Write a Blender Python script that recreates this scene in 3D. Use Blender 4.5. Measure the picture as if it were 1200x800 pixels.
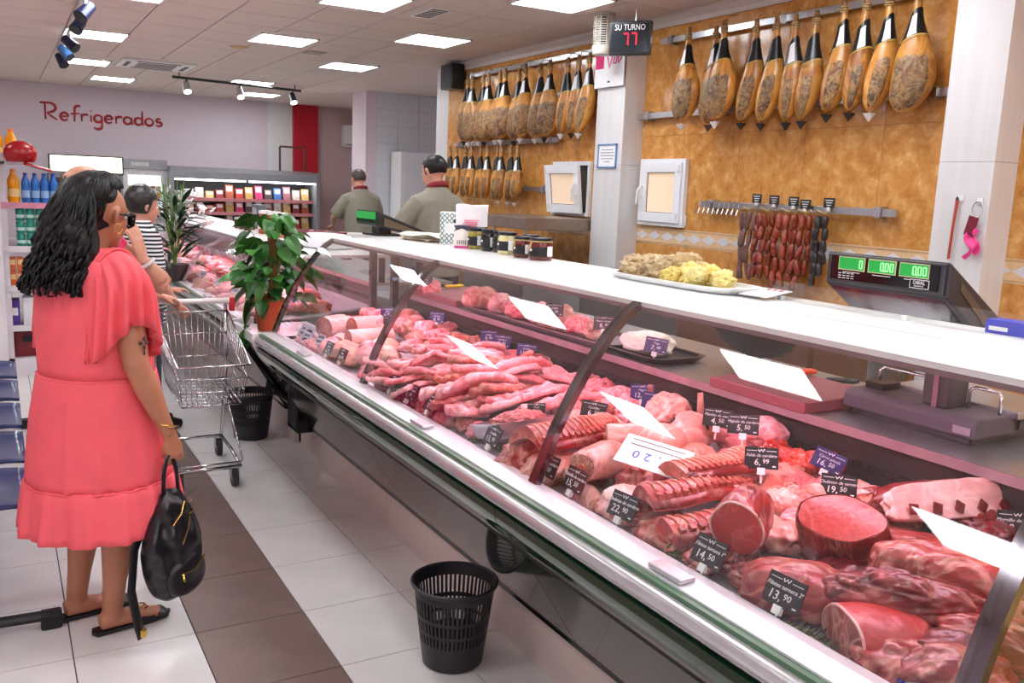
import bpy, bmesh, math, random
from math import sin, cos, pi, radians
from mathutils import Vector, Matrix, noise as mn

random.seed(7)
scn = bpy.context.scene
for o in list(bpy.data.objects):
    bpy.data.objects.remove(o)

# ------------------------------------------------------------------ camera
FPX, YAW, PITCH, ROLL, CAMZ = 1041.48, 0.52562, 0.16840, 0.03987, 1.62
fw = Vector((sin(YAW)*cos(PITCH), cos(YAW)*cos(PITCH), -sin(PITCH)))
rt = Vector((cos(YAW), -sin(YAW), 0)); up = rt.cross(fw)
r2 = rt*cos(ROLL) + up*sin(ROLL); u2 = -rt*sin(ROLL) + up*cos(ROLL)
cam = bpy.data.cameras.new('camera'); camo = bpy.data.objects.new('camera', cam)
scn.collection.objects.link(camo)
cam.sensor_width = 36.0; cam.lens = FPX/1200*36.0; cam.clip_start = 0.05
camo.matrix_world = Matrix(((r2.x, u2.x, -fw.x, 0), (r2.y, u2.y, -fw.y, 0), (r2.z, u2.z, -fw.z, CAMZ), (0, 0, 0, 1)))
scn.camera = camo

# ------------------------------------------------------------------ world, exposure
w = bpy.data.worlds.new('world'); scn.world = w; w.use_nodes = True
w.node_tree.nodes['Background'].inputs[0].default_value = (0.95, 0.97, 1.0, 1)
w.node_tree.nodes['Background'].inputs[1].default_value = 0.9
PANEL_STRENGTH = 13.0
CASE_STRENGTH = 24.0
vs = scn.view_settings
vs.view_transform = 'Standard'; vs.look = 'None'; vs.gamma = 1.0; vs.use_curve_mapping = False
vs.exposure = 0.55
scn.cycles.use_denoising = True
scn.cycles.max_bounces = 8; scn.cycles.transparent_max_bounces = 16
scn.cycles.caustics_reflective = False; scn.cycles.caustics_refractive = False

# ------------------------------------------------------------------ helpers
COL = scn.collection

def link(o, parent=None):
    COL.objects.link(o)
    if parent is not None:
        o.parent = parent
    return o

def tag(o, label=None, cat=None, group=None, kind=None):
    if label: o['label'] = label
    if cat: o['category'] = cat
    if group: o['group'] = group
    if kind: o['kind'] = kind
    return o

def thing(name, label, cat, loc=(0, 0, 0), rz=0.0, group=None, kind=None):
    o = bpy.data.objects.new(name, None)
    o.empty_display_size = 0.05
    o.location = loc; o.rotation_euler = (0, 0, rz)
    link(o)
    return tag(o, label, cat, group, kind)

def copy_tree(o, parent=None):
    c = o.copy(); link(c, parent)
    for ch in list(o.children):
        copy_tree(ch, c)
    return c

class MB:
    """collects polygons and links them as one mesh object"""
    def __init__(s):
        s.v = []; s.f = []
    def add(s, vs_, fs):
        n = len(s.v); s.v.extend(vs_); s.f.extend([tuple(i+n for i in f) for f in fs]); return s
    def box(s, c, d, rz=0.0, M=None):
        x, y, z = d[0]/2, d[1]/2, d[2]/2
        pts = [Vector((a*x, b*y, e*z)) for a in (-1, 1) for b in (-1, 1) for e in (-1, 1)]
        R = Matrix.Rotation(rz, 3, 'Z') if M is None else M
        pts = [R @ p + Vector(c) for p in pts]
        return s.add([tuple(p) for p in pts], [(0, 1, 3, 2), (4, 6, 7, 5), (0, 4, 5, 1), (2, 3, 7, 6), (0, 2, 6, 4), (1, 5, 7, 3)])
    def b2(s, x0, x1, y0, y1, z0, z1):
        return s.box(((x0+x1)/2, (y0+y1)/2, (z0+z1)/2), (abs(x1-x0), abs(y1-y0), abs(z1-z0)))
    def tube(s, pts, rad, n=8, caps=True, flat=1.0, upv=None):
        pts = [Vector(p) for p in pts]; m = len(pts)
        if not hasattr(rad, '__len__'): rad = [rad]*m
        T = []
        for i in range(m):
            a = pts[max(0, i-1)]; b = pts[min(m-1, i+1)]
            t = (b-a); T.append(t.normalized() if t.length > 1e-9 else Vector((0, 0, 1)))
        ref = Vector(upv) if upv else (Vector((0, 0, 1)) if abs(T[0].z) < 0.9 else Vector((1, 0, 0)))
        ring = []
        for i in range(m):
            ax = T[i].cross(ref)
            if ax.length < 1e-6: ax = T[i].orthogonal()
            ax.normalize(); bx = ax.cross(T[i]).normalized()
            if not upv: ref = bx
            r = rad[i]
            ra, rb = (r, r*flat) if not hasattr(r, '__len__') else r
            ring.append([tuple(pts[i] + ax*ra*cos(2*pi*k/n) + bx*rb*sin(2*pi*k/n)) for k in range(n)])
        vs_ = [p for r in ring for p in r]; fs = []
        for i in range(m-1):
            for k in range(n):
                fs.append((i*n+k, i*n+(k+1) % n, (i+1)*n+(k+1) % n, (i+1)*n+k))
        if caps:
            fs.append(tuple(reversed(range(n)))); fs.append(tuple((m-1)*n+k for k in range(n)))
        return s.add(vs_, fs)
    def cyl(s, p0, p1, r0, r1=None, n=12, caps=True):
        return s.tube([p0, p1], [r0, r0 if r1 is None else r1], n, caps)
    def lathe(s, prof, n=24, c=(0, 0, 0), caps=False, mod=None):
        vs_ = []; m = len(prof)
        for (r, z) in prof:
            for k in range(n):
                a = 2*pi*k/n; q = r if mod is None else r*mod(a, z)
                vs_.append((c[0]+q*cos(a), c[1]+q*sin(a), c[2]+z))
        fs = []
        for i in range(m-1):
            for k in range(n):
                fs.append((i*n+k, i*n+(k+1) % n, (i+1)*n+(k+1) % n, (i+1)*n+k))
        if caps:
            fs.append(tuple(reversed(range(n)))); fs.append(tuple((m-1)*n+k for k in range(n)))
        return s.add(vs_, fs)
    def sphere(s, c, r, nu=14, nv=9, M=None):
        rr = r if hasattr(r, '__len__') else (r, r, r)
        vs_ = []; fs = []
        for j in range(nv+1):
            t = pi*j/nv
            for k in range(nu):
                a = 2*pi*k/nu
                p = Vector((rr[0]*sin(t)*cos(a), rr[1]*sin(t)*sin(a), rr[2]*cos(t)))
                if M is not None: p = M @ p
                vs_.append((c[0]+p.x, c[1]+p.y, c[2]+p.z))
        for j in range(nv):
            for k in range(nu):
                fs.append((j*nu+k, (j+1)*nu+k, (j+1)*nu+(k+1) % nu, j*nu+(k+1) % nu))
        return s.add(vs_, fs)
    def grid(s, fn, nu, nv, closed_u=False):
        vs_ = [tuple(fn(i/(nu if closed_u else nu-1), j/(nv-1))) for j in range(nv) for i in range(nu)]
        fs = []
        for j in range(nv-1):
            for i in range(nu if closed_u else nu-1):
                i2 = (i+1) % nu
                fs.append((j*nu+i, j*nu+i2, (j+1)*nu+i2, (j+1)*nu+i))
        return s.add(vs_, fs)
    def prism(s, prof, a0, a1, axis='y'):
        """closed outline extruded along an axis; prof holds the two other coordinates in order"""
        def P(p, a):
            return {'y': (p[0], a, p[1]), 'x': (a, p[0], p[1]), 'z': (p[0], p[1], a)}[axis]
        n = len(prof)
        vs_ = [P(p, a0) for p in prof] + [P(p, a1) for p in prof]
        fs = [(i, (i+1) % n, n+(i+1) % n, n+i) for i in range(n)]
        fs += [tuple(reversed(range(n))), tuple(range(n, 2*n))]
        return s.add(vs_, fs)
    def sheet(s, prof, a0, a1, th, axis='y'):
        """open polyline given thickness and extruded"""
        out = []
        for i, p in enumerate(prof):
            a = prof[max(0, i-1)]; b = prof[min(len(prof)-1, i+1)]
            dx, dz = b[0]-a[0], b[1]-a[1]; l = math.hypot(dx, dz) or 1
            out.append((p[0]-dz/l*th, p[1]+dx/l*th))
        return s.prism(list(prof)+out[::-1], a0, a1, axis)
    def mesh(s, name, smooth=False):
        me = bpy.data.meshes.new(name); me.from_pydata(s.v, [], s.f)
        bm = bmesh.new(); bm.from_mesh(me); bmesh.ops.recalc_face_normals(bm, faces=bm.faces); bm.to_mesh(me); bm.free()
        if smooth:
            for p in me.polygons: p.use_smooth = True
        return me
    def build(s, name, mat, parent=None, smooth=False, loc=None, bevel=0.0):
        me = s.mesh(name, smooth); me.materials.append(mat)
        o = bpy.data.objects.new(name, me); link(o, parent)
        if loc is not None: o.location = loc
        if bevel:
            bv = o.modifiers.new('bevel', 'BEVEL'); bv.width = bevel; bv.segments = 2; bv.limit_method = 'ANGLE'
        if smooth == 'auto':
            me.set_sharp_from_angle(angle=radians(40))
        return o

def place(name, me, mat, parent=None, loc=(0, 0, 0), rot=(0, 0, 0), scale=(1, 1, 1)):
    o = bpy.data.objects.new(name, me)
    if mat is not None and not me.materials: me.materials.append(mat)
    link(o, parent); o.location = loc; o.rotation_euler = rot; o.scale = scale
    return o

TXT = {}
def text_mesh(s_, size, align='CENTER', shear=0.0, extrude=0.0004):
    key = (s_, size, align, shear)
    if key in TXT: return TXT[key]
    cu = bpy.data.curves.new('lettering', 'FONT'); cu.body = s_; cu.size = size
    cu.align_x = align; cu.align_y = 'CENTER'; cu.shear = shear; cu.extrude = extrude; cu.resolution_u = 2
    ob = bpy.data.objects.new('tmp', cu); COL.objects.link(ob)
    bpy.context.view_layer.update()
    dg = bpy.context.evaluated_depsgraph_get()
    me = bpy.data.meshes.new_from_object(ob.evaluated_get(dg))
    me.materials.clear()
    bpy.data.objects.remove(ob); bpy.data.curves.remove(cu)
    TXT[key] = me
    return me

# ------------------------------------------------------------------ materials
def newmat(name):
    m = bpy.data.materials.new(name); m.use_nodes = True
    nt = m.node_tree; b = nt.nodes['Principled BSDF']
    return m, nt, b

def lin(c):
    return tuple(((x/255)/12.92 if x/255 <= 0.04045 else ((x/255+0.055)/1.055)**2.4) for x in c)

MATS = {}
def pm(name, rgb, rough=0.5, metal=0.0, var=0.12, scale=14.0, bump=0.0, bscale=60.0, spec=0.5, emit=None, estr=0.0, sss=0.0, coat=0.0, rand=0.0, stretch=(1, 1, 1)):
    """plain procedural material: an sRGB colour with a noise variation"""
    if name in MATS: return MATS[name]
    m, nt, b = newmat(name); N = nt.nodes; L = nt.links
    c = lin(rgb)
    tc = N.new('ShaderNodeTexCoord'); mp = N.new('ShaderNodeMapping'); mp.inputs['Scale'].default_value = stretch
    L.new(tc.outputs['Object'], mp.inputs['Vector'])
    nz = N.new('ShaderNodeTexNoise'); nz.inputs['Scale'].default_value = scale; nz.inputs['Detail'].default_value = 4
    L.new(mp.outputs['Vector'], nz.inputs['Vector'])
    rp = N.new('ShaderNodeValToRGB')
    rp.color_ramp.elements[0].position = 0.3; rp.color_ramp.elements[1].position = 0.7
    rp.color_ramp.elements[0].color = tuple(x*(1-var) for x in c)+(1,)
    rp.color_ramp.elements[1].color = tuple(min(1, x*(1+var)) for x in c)+(1,)
    L.new(nz.outputs['Fac'], rp.inputs['Fac'])
    out = rp.outputs['Color']
    if rand:
        oi = N.new('ShaderNodeObjectInfo'); hs = N.new('ShaderNodeHueSaturation'); mr = N.new('ShaderNodeMapRange')
        mr.inputs['To Min'].default_value = 1-rand; mr.inputs['To Max'].default_value = 1+rand
        L.new(oi.outputs['Random'], mr.inputs['Value']); L.new(mr.outputs['Result'], hs.inputs['Value'])
        L.new(out, hs.inputs['Color']); out = hs.outputs['Color']
    L.new(out, b.inputs['Base Color'])
    b.inputs['Roughness'].default_value = rough; b.inputs['Metallic'].default_value = metal
    b.inputs['Specular IOR Level'].default_value = spec
    if coat: b.inputs['Coat Weight'].default_value = coat; b.inputs['Coat Roughness'].default_value = 0.08
    if sss:
        b.inputs['Subsurface Weight'].default_value = sss; b.inputs['Subsurface Radius'].default_value = (0.03, 0.012, 0.008); b.inputs['Subsurface Scale'].default_value = 0.4
    if emit is not None:
        b.inputs['Emission Color'].default_value = lin(emit)+(1,); b.inputs['Emission Strength'].default_value = estr
    if bump:
        nb = N.new('ShaderNodeTexNoise'); nb.inputs['Scale'].default_value = bscale; nb.inputs['Detail'].default_value = 3
        L.new(mp.outputs['Vector'], nb.inputs['Vector'])
        bp = N.new('ShaderNodeBump'); bp.inputs['Strength'].default_value = bump; bp.inputs['Distance'].default_value = 0.01
        L.new(nb.outputs['Fac'], bp.inputs['Height']); L.new(bp.outputs['Normal'], b.inputs['Normal'])
    MATS[name] = m
    return m

def glassmat(name, tint=(1, 1, 1), ior=1.5, alpha=1.0, rough=0.0):
    """thin clear pane: see-through with Fresnel reflection"""
    m = bpy.data.materials.new(name); m.use_nodes = True; nt = m.node_tree; N = nt.nodes; L = nt.links
    N.clear()
    o = N.new('ShaderNodeOutputMaterial'); mx = N.new('ShaderNodeMixShader'); t = N.new('ShaderNodeBsdfTransparent'); g = N.new('ShaderNodeBsdfGlossy')
    fr = N.new('ShaderNodeFresnel'); ge = N.new('ShaderNodeNewGeometry'); io = N.new('ShaderNodeMapRange')
    io.inputs['To Min'].default_value = ior; io.inputs['To Max'].default_value = 1.0/ior      # both faces of a pane reflect alike
    L.new(ge.outputs['Backfacing'], io.inputs['Value']); L.new(io.outputs['Result'], fr.inputs['IOR'])
    nz = N.new('ShaderNodeTexNoise'); nz.inputs['Scale'].default_value = 3.0
    mr = N.new('ShaderNodeMapRange'); mr.inputs['To Min'].default_value = rough; mr.inputs['To Max'].default_value = rough+0.004
    L.new(nz.outputs['Fac'], mr.inputs['Value']); L.new(mr.outputs['Result'], g.inputs['Roughness'])
    t.inputs['Color'].default_value = tuple(tint)+(1,)
    L.new(fr.outputs['Fac'], mx.inputs['Fac']); L.new(t.outputs[0], mx.inputs[1]); L.new(g.outputs[0], mx.inputs[2]); L.new(mx.outputs[0], o.inputs['Surface'])
    MATS[name] = m
    return m

def emitmat(name, rgb, strength):
    m = bpy.data.materials.new(name); m.use_nodes = True; nt = m.node_tree; N = nt.nodes; L = nt.links
    N.clear(); o = N.new('ShaderNodeOutputMaterial'); e = N.new('ShaderNodeEmission')
    e.inputs['Color'].default_value = lin(rgb)+(1,); e.inputs['Strength'].default_value = strength
    L.new(e.outputs[0], o.inputs['Surface']); MATS[name] = m
    return m

def meatmat(name, lean, dark, fat, fatamt=0.35, scale=9.0, stretch=(1, 1, 1), rough=0.33, band=0.0, bscale=30.0, bump=0.35, fine=0.5):
    """flesh: lean and dark muscle blotches with streaks of fat"""
    m, nt, b = newmat(name); N = nt.nodes; L = nt.links
    tc = N.new('ShaderNodeTexCoord'); oi = N.new('ShaderNodeObjectInfo')
    mp = N.new('ShaderNodeMapping'); mp.inputs['Scale'].default_value = stretch
    ad = N.new('ShaderNodeVectorMath'); ad.operation = 'ADD'
    sc = N.new('ShaderNodeVectorMath'); sc.operation = 'SCALE'; sc.inputs[0].default_value = (7.1, 3.3, 5.7)
    L.new(oi.outputs['Random'], sc.inputs['Scale'])
    L.new(tc.outputs['Object'], ad.inputs[0]); L.new(sc.outputs['Vector'], ad.inputs[1]); L.new(ad.outputs['Vector'], mp.inputs['Vector'])
    n1 = N.new('ShaderNodeTexNoise'); n1.inputs['Scale'].default_value = scale; n1.inputs['Detail'].default_value = 5; n1.inputs['Distortion'].default_value = 1.2
    L.new(mp.outputs['Vector'], n1.inputs['Vector'])
    r1 = N.new('ShaderNodeValToRGB'); r1.color_ramp.elements[0].position = 0.35; r1.color_ramp.elements[1].position = 0.65
    r1.color_ramp.elements[0].color = lin(dark)+(1,); r1.color_ramp.elements[1].color = lin(lean)+(1,)
    L.new(n1.outputs['Fac'], r1.inputs['Fac'])
    # fat: thin ridges of a second noise
    n2 = N.new('ShaderNodeTexNoise'); n2.inputs['Scale'].default_value = scale*0.8; n2.inputs['Detail'].default_value = 6; n2.inputs['Distortion'].default_value = 2.0; n2.inputs['Roughness'].default_value = fine
    L.new(mp.outputs['Vector'], n2.inputs['Vector'])
    r2_ = N.new('ShaderNodeValToRGB'); cr = r2_.color_ramp
    cr.elements[0].position = 0.5-0.10*fatamt-0.03; cr.elements[0].color = (0, 0, 0, 1)
    cr.elements[1].position = 0.5+0.10*fatamt+0.03; cr.elements[1].color = (0, 0, 0, 1)
    e = cr.elements.new(0.5); e.color = (1, 1, 1, 1)
    L.new(n2.outputs['Fac'], r2_.inputs['Fac'])
    n3 = N.new('ShaderNodeTexNoise'); n3.inputs['Scale'].default_value = scale*0.35
    L.new(mp.outputs['Vector'], n3.inputs['Vector'])
    mr = N.new('ShaderNodeMapRange'); mr.inputs['From Min'].default_value = 0.62-0.5*fatamt; mr.inputs['From Max'].default_value = 0.75-0.35*fatamt
    L.new(n3.outputs['Fac'], mr.inputs['Value'])
    mu = N.new('ShaderNodeMath'); mu.operation = 'MAXIMUM'; mu.use_clamp = True
    ms = N.new('ShaderNodeMath'); ms.operation = 'MULTIPLY'; ms.inputs[1].default_value = min(1, fatamt*1.2)
    L.new(mr.outputs['Result'], ms.inputs[0])
    L.new(r2_.outputs['Color'], mu.inputs[0]); L.new(ms.outputs[0], mu.inputs[1])
    fx = N.new('ShaderNodeMath'); fx.operation = 'MULTIPLY'; fx.inputs[1].default_value = 0.35+0.55*min(1, fatamt)
    L.new(mu.outputs[0], fx.inputs[0])
    mx = N.new('ShaderNodeMix'); mx.data_type = 'RGBA'
    L.new(fx.outputs[0], mx.inputs['Factor']); L.new(r1.outputs['Color'], mx.inputs[6]); mx.inputs[7].default_value = lin(fat)+(1,)
    out = mx.outputs[2]
    if band:
        wv = N.new('ShaderNodeTexWave'); wv.bands_direction = 'X'; wv.inputs['Scale'].default_value = band; wv.inputs['Distortion'].default_value = 1.5; wv.inputs['Detail'].default_value = 2
        L.new(tc.outputs['Object'], wv.inputs['Vector'])
        rw = N.new('ShaderNodeMapRange'); rw.inputs['From Min'].default_value = 0.55; rw.inputs['From Max'].default_value = 0.95; rw.inputs['To Max'].default_value = 0.75
        L.new(wv.outputs['Fac'], rw.inputs['Value'])
        m3 = N.new('ShaderNodeMix'); m3.data_type = 'RGBA'
        L.new(rw.outputs['Result'], m3.inputs['Factor']); L.new(out, m3.inputs[6]); m3.inputs[7].default_value = lin(fat)+(1,)
        out = m3.outputs[2]
    hs = N.new('ShaderNodeHueSaturation'); mv = N.new('ShaderNodeMapRange'); mv.inputs['To Min'].default_value = 0.85; mv.inputs['To Max'].default_value = 1.12
    L.new(oi.outputs['Random'], mv.inputs['Value']); L.new(mv.outputs['Result'], hs.inputs['Value']); L.new(out, hs.inputs['Color'])
    L.new(hs.outputs['Color'], b.inputs['Base Color'])
    b.inputs['Roughness'].default_value = rough; b.inputs['Specular IOR Level'].default_value = 0.55
    bp = N.new('ShaderNodeBump'); bp.inputs['Strength'].default_value = bump; bp.inputs['Distance'].default_value = 0.008
    nb = N.new('ShaderNodeTexNoise'); nb.inputs['Scale'].default_value = bscale; nb.inputs['Detail'].default_value = 4
    L.new(mp.outputs['Vector'], nb.inputs['Vector']); L.new(nb.outputs['Fac'], bp.inputs['Height']); L.new(bp.outputs['Normal'], b.inputs['Normal'])
    MATS[name] = m
    return m

white_metal = pm('white_metal', (236, 238, 240), 0.35, var=0.03)
steel = pm('stainless_steel', (190, 192, 196), 0.28, 0.9, var=0.08, scale=6, stretch=(1, 12, 1))
alu = pm('brushed_aluminium', (205, 205, 208), 0.3, 0.85, var=0.06, stretch=(1, 8, 1))
chrome = pm('chrome', (215, 217, 220), 0.15, 1.0, var=0.03)
black_pl = pm('black_plastic', (24, 24, 27), 0.35, var=0.2)
black_mat = pm('black_matt', (20, 20, 22), 0.6, var=0.2)
dark_steel = pm('dark_steel', (52, 48, 50), 0.35, 0.3, var=0.15, stretch=(1, 10, 1))
white_pl = pm('white_plastic', (240, 240, 238), 0.4, var=0.02)
paper = pm('white_paper', (244, 244, 246), 0.7, var=0.02)
ink_w = pm('white_chalk_ink', (240, 240, 240), 0.7, var=0.03)
ink_k = pm('black_ink', (22, 22, 24), 0.7, var=0.1)
ink_r = pm('red_ink', (196, 28, 40), 0.6, var=0.1)
ink_b = pm('blue_ink', (60, 95, 200), 0.6, var=0.1)
ink_p = pm('pink_ink', (214, 40, 110), 0.6, var=0.1)
pane = glassmat('clear_pane', (0.985, 0.99, 0.988), 1.5)
panel_light = emitmat('panel_light', (246, 250, 255), PANEL_STRENGTH)
case_light = emitmat('case_light', (255, 204, 226), CASE_STRENGTH)
# ================================================================== the setting
XW, YB, ZC = 4.6, 16.5, 3.0
tile_white = pm('floor_tile_white', (226, 222, 220), 0.22, var=0.05, scale=5, spec=0.5)
tile_brown = pm('floor_tile_brown', (126, 105, 100), 0.25, var=0.08, scale=5, spec=0.5)
grout = pm('grout_dark', (74, 64, 62), 0.8)
floor = MB().b2(-2.8, 6.6, -4.5, 17, -0.06, -0.006).build('floor', grout)
tag(floor, 'tiled supermarket floor, white tiles with a brown stripe along the aisle', None, kind='structure')
TX, TY = 0.3956, 0.4394
def tile_box(w_, d_, h_):
    g = 0.0022
    return MB().b2(g, w_-g, g, d_-g, -h_, 0).mesh('tile')
tm = tile_box(TX, TY, 0.006); tmb = tm.copy(); tm.materials.append(tile_white); tmb.materials.append(tile_brown)
for i in range(-3, 4):
    for j in range(-7, 21):
        me = tmb if i == 1 else tm
        place('tile', me, None, floor, (0.1477+TX*i, 3.569+TY*j, 0.0))
        
# floor beyond the individually laid tiles
MB().b2(-2.8, 0.1477-3*TX-0.002, -4.5, 17, -0.006, -0.0008).build('tile_field', tile_white, floor)
MB().b2(0.1477-3*TX, 0.1477+4*TX, -4.5, 3.569-7*TY-0.002, -0.006, -0.0008).build('tile_field', tile_white, floor)
MB().b2(0.1477-3*TX, 0.1477+4*TX, 3.569+21*TY+0.002, 17, -0.006, -0.0008).build('tile_field', tile_white, floor)
MB().b2(0.1477+4*TX+0.002, 6.6, -4.5, 17, -0.006, -0.0008).build('tile_field', tile_white, floor)

# ceiling
ceil_mat = pm('ceiling_tile', (226, 210, 200), 0.85, var=0.03, scale=40, bump=0.05, bscale=200)
tgrid = pm('ceiling_grid', (205, 192, 184), 0.6, var=0.03)
ceiling = MB().b2(-2.8, 6.6, -4.5, 16.6, ZC+0.012, ZC+0.06).build('ceiling', tgrid)
tag(ceiling, 'suspended ceiling of beige tiles in a pale grid', None, kind='structure')
CX, CY = 0.57, 0.6
cm = MB().b2(0.006, CX-0.006, 0.006, CY-0.006, 0.0, 0.012).mesh('tile'); cm.materials.append(ceil_mat)
for i in range(-1, 8):
    for j in range(-4, 19):
        x = 0.08+CX*i; y = 5.5+CY*j
        if x+CX > XW+0.2 and y < 9.2: continue
        if y+CY > 16.55: continue
        place('tile', cm, None, ceiling, (x, y, ZC))
MB().b2(-2.8, 0.08-CX, -4.5, 16.5, ZC, ZC+0.012).build('tile_field', ceil_mat, ceiling)
MB().b2(0.08-CX, 6.6, -4.5, 3.09, ZC, ZC+0.012).build('tile_field', ceil_mat, ceiling)
MB().b2(0.08+8*CX, 6.6, 9.7, 16.5, ZC, ZC+0.012).build('tile_field', ceil_mat, ceiling)

# light panels
def panel(x, y, label, w_=0.57, d_=0.6):
    t = thing('ceiling_light', label, 'ceiling light', (x, y, ZC), 0, 'square ceiling light panels')
    fr = MB()
    for (a, b_, c, d) in ((-w_/2, w_/2, -d_/2, -d_/2+0.018), (-w_/2, w_/2, d_/2-0.018, d_/2), (-w_/2, -w_/2+0.018, -d_/2, d_/2), (w_/2-0.018, w_/2, -d_/2, d_/2)):
        fr.b2(a, b_, c, d, -0.014, 0.0)
    fr.build('frame', white_pl, t)
    MB().b2(-w_/2+0.018, w_/2-0.018, -d_/2+0.018, d_/2-0.018, -0.008, -0.001).build('diffuser', panel_light, t)
LBL = 'glowing white square light panel set in the suspended ceiling'
for (x, y) in [(2.53, 9.12), (3.67, 8.07), (3.71, 10.55), (0.94, 10.2), (1.03, 12.7), (1.55, 14.62), (3.25, 13.4), (3.8, 15.1), (2.5, 6.75), (3.66, 5.78)]:
    panel(x, y, LBL)
LB2 = 'glowing white square ceiling panel nearer the shop entrance'
for (x, y) in [(0.94, 7.66), (0.80, 5.40), (0.80, 3.15), (0.80, 0.8), (0.80, -1.6), (2.5, 4.4), (2.5, 2.2), (2.5, 0.0), (2.5, -2.2), (3.66, 3.4), (3.66, 1.2), (3.66, -1.0), (-1.0, 8.1), (-1.0, 5.3), (-1.0, 2.5), (-1.0, -0.3), (-1.0, -3.1)]:
    panel(x, y, LB2)

# walls
pink_wall = pm('pale_pink_wall', (236, 222, 230), 0.7, var=0.02)
rose_wall = pm('rose_wall', (205, 178, 176), 0.7, var=0.03)
red_wall = pm('red_wall_panel', (196, 24, 44), 0.5, var=0.06)
wb = MB().b2(-2.8, 4.30, YB, YB+0.12, 0, ZC+0.05).build('wall_back', pink_wall); tag(wb, 'pale pink back wall behind the fridges', None, kind='structure')
wb2 = MB().b2(5.20, 6.6, YB-0.02, YB+0.12, 0, ZC+0.05).build('wall_far', rose_wall); tag(wb2, 'dusky rose wall beside the red panel', None, kind='structure')
MB().b2(4.30, 4.75, YB, YB+0.12, 0, ZC+0.05).build('wall_strip', white_pl, wb)
MB().b2(4.75, 5.20, YB-0.10, YB+0.12, 0, ZC+0.05).build('red_panel', red_wall, wb)
wl = MB().b2(-2.92, -2.8, -4.5, 16.6, 0, ZC+0.05).build('wall_left', pink_wall); tag(wl, 'plain pale wall along the shop side', None, kind='structure')
wf = MB().b2(-2.8, 6.6, -4.62, -4.5, 0, ZC+0.05).build('wall_front', pink_wall); tag(wf, 'plain pale wall at the shop entrance', None, kind='structure')

# orange tiled wall
m_, nt, b = newmat('orange_tile'); MATS['orange_tile'] = m_; orange_tile = m_
N = nt.nodes; L = nt.links
tc = N.new('ShaderNodeTexCoord'); oi = N.new('ShaderNodeObjectInfo')
sc = N.new('ShaderNodeVectorMath'); sc.operation = 'SCALE'; sc.inputs[0].default_value = (0, 9.1, 4.3); L.new(oi.outputs['Random'], sc.inputs['Scale'])
ad = N.new('ShaderNodeVectorMath'); L.new(tc.outputs['Object'], ad.inputs[0]); L.new(sc.outputs[0], ad.inputs[1])
n1 = N.new('ShaderNodeTexNoise'); n1.inputs['Scale'].default_value = 9; n1.inputs['Detail'].default_value = 9; n1.inputs['Roughness'].default_value = 0.72; n1.inputs['Distortion'].default_value = 0.25
L.new(ad.outputs[0], n1.inputs['Vector'])
rp = N.new('ShaderNodeValToRGB'); cr = rp.color_ramp
cr.elements[0].position = 0.30; cr.elements[0].color = lin((182, 112, 48))+(1,)
cr.elements[1].position = 0.74; cr.elements[1].color = lin((242, 202, 142))+(1,)
e = cr.elements.new(0.47); e.color = lin((208, 144, 72))+(1,)
e = cr.elements.new(0.58); e.color = lin((222, 164, 94))+(1,)
L.new(n1.outputs['Fac'], rp.inputs['Fac']); L.new(rp.outputs['Color'], b.inputs['Base Color'])
b.inputs['Roughness'].default_value = 0.16
wr = MB().b2(XW+0.012, XW+0.14, -4.5, 9.62, 0, ZC+0.05).build('wall_right', pm('tile_joint', (176, 108, 44), 0.8))
tag(wr, 'orange marbled tile wall behind the butchers', None, kind='structure')
def wtile(d_, h_, th=0.012):
    g = 0.0012
    return MB().b2(0, th, g, d_-g, g, h_-g).mesh('wall_tile')
rows = [(0.0, 0.62), (0.62, 0.62), (1.37, 0.72), (2.09, 0.72), (2.81, 0.19)]
for (z0, h_) in rows:
    me = wtile(0.6, h_); me.materials.append(orange_tile)
    y = 9.62-0.6
    while y > 0.6:
        place('wall_tile', me, None, wr, (XW, y, z0)); y -= 0.6
MB().b2(XW, XW+0.012, -4.5, y+0.6, 0, ZC).build('tile_field', orange_tile, wr)
# diamond border
bord = pm('border_peach', (232, 196, 150), 0.3, var=0.1, scale=30)
dia_mat = pm('diamond_grey', (226, 222, 226), 0.3, var=0.05)
bl = pm('border_line', (205, 165, 125), 0.3, var=0.1)
MB().b2(XW-0.001, XW+0.012, 0.6, 9.62, 1.24, 1.37).build('border_strip', bord, wr)
lines = MB()
for z in (1.252, 1.358): lines.b2(XW-0.003, XW, 0.6, 9.62, z-0.005, z+0.005)
lines.build('border_line', bl, wr)
dm = MB().prism([(-0.078, 0), (0, -0.036), (0.078, 0), (0, 0.036)], -0.004, 0, 'x').mesh('diamond_tile'); dm.materials.append(dia_mat)
for k in range(44):
    place('diamond_tile', dm, None, wr, (XW, 2.5+0.16*k, 1.305))
# top moulding
tr = MB().prism([(XW-0.06, ZC), (XW, ZC), (XW, ZC-0.085), (XW-0.02, ZC-0.085), (XW-0.02, ZC-0.05), (XW-0.06, ZC-0.02)], 0.0, 9.62).build('trim_1', pm('moulding', (224, 216, 210), 0.5, var=0.03))
tag(tr, 'pale moulding between ceiling and orange wall', None, kind='structure')

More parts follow.
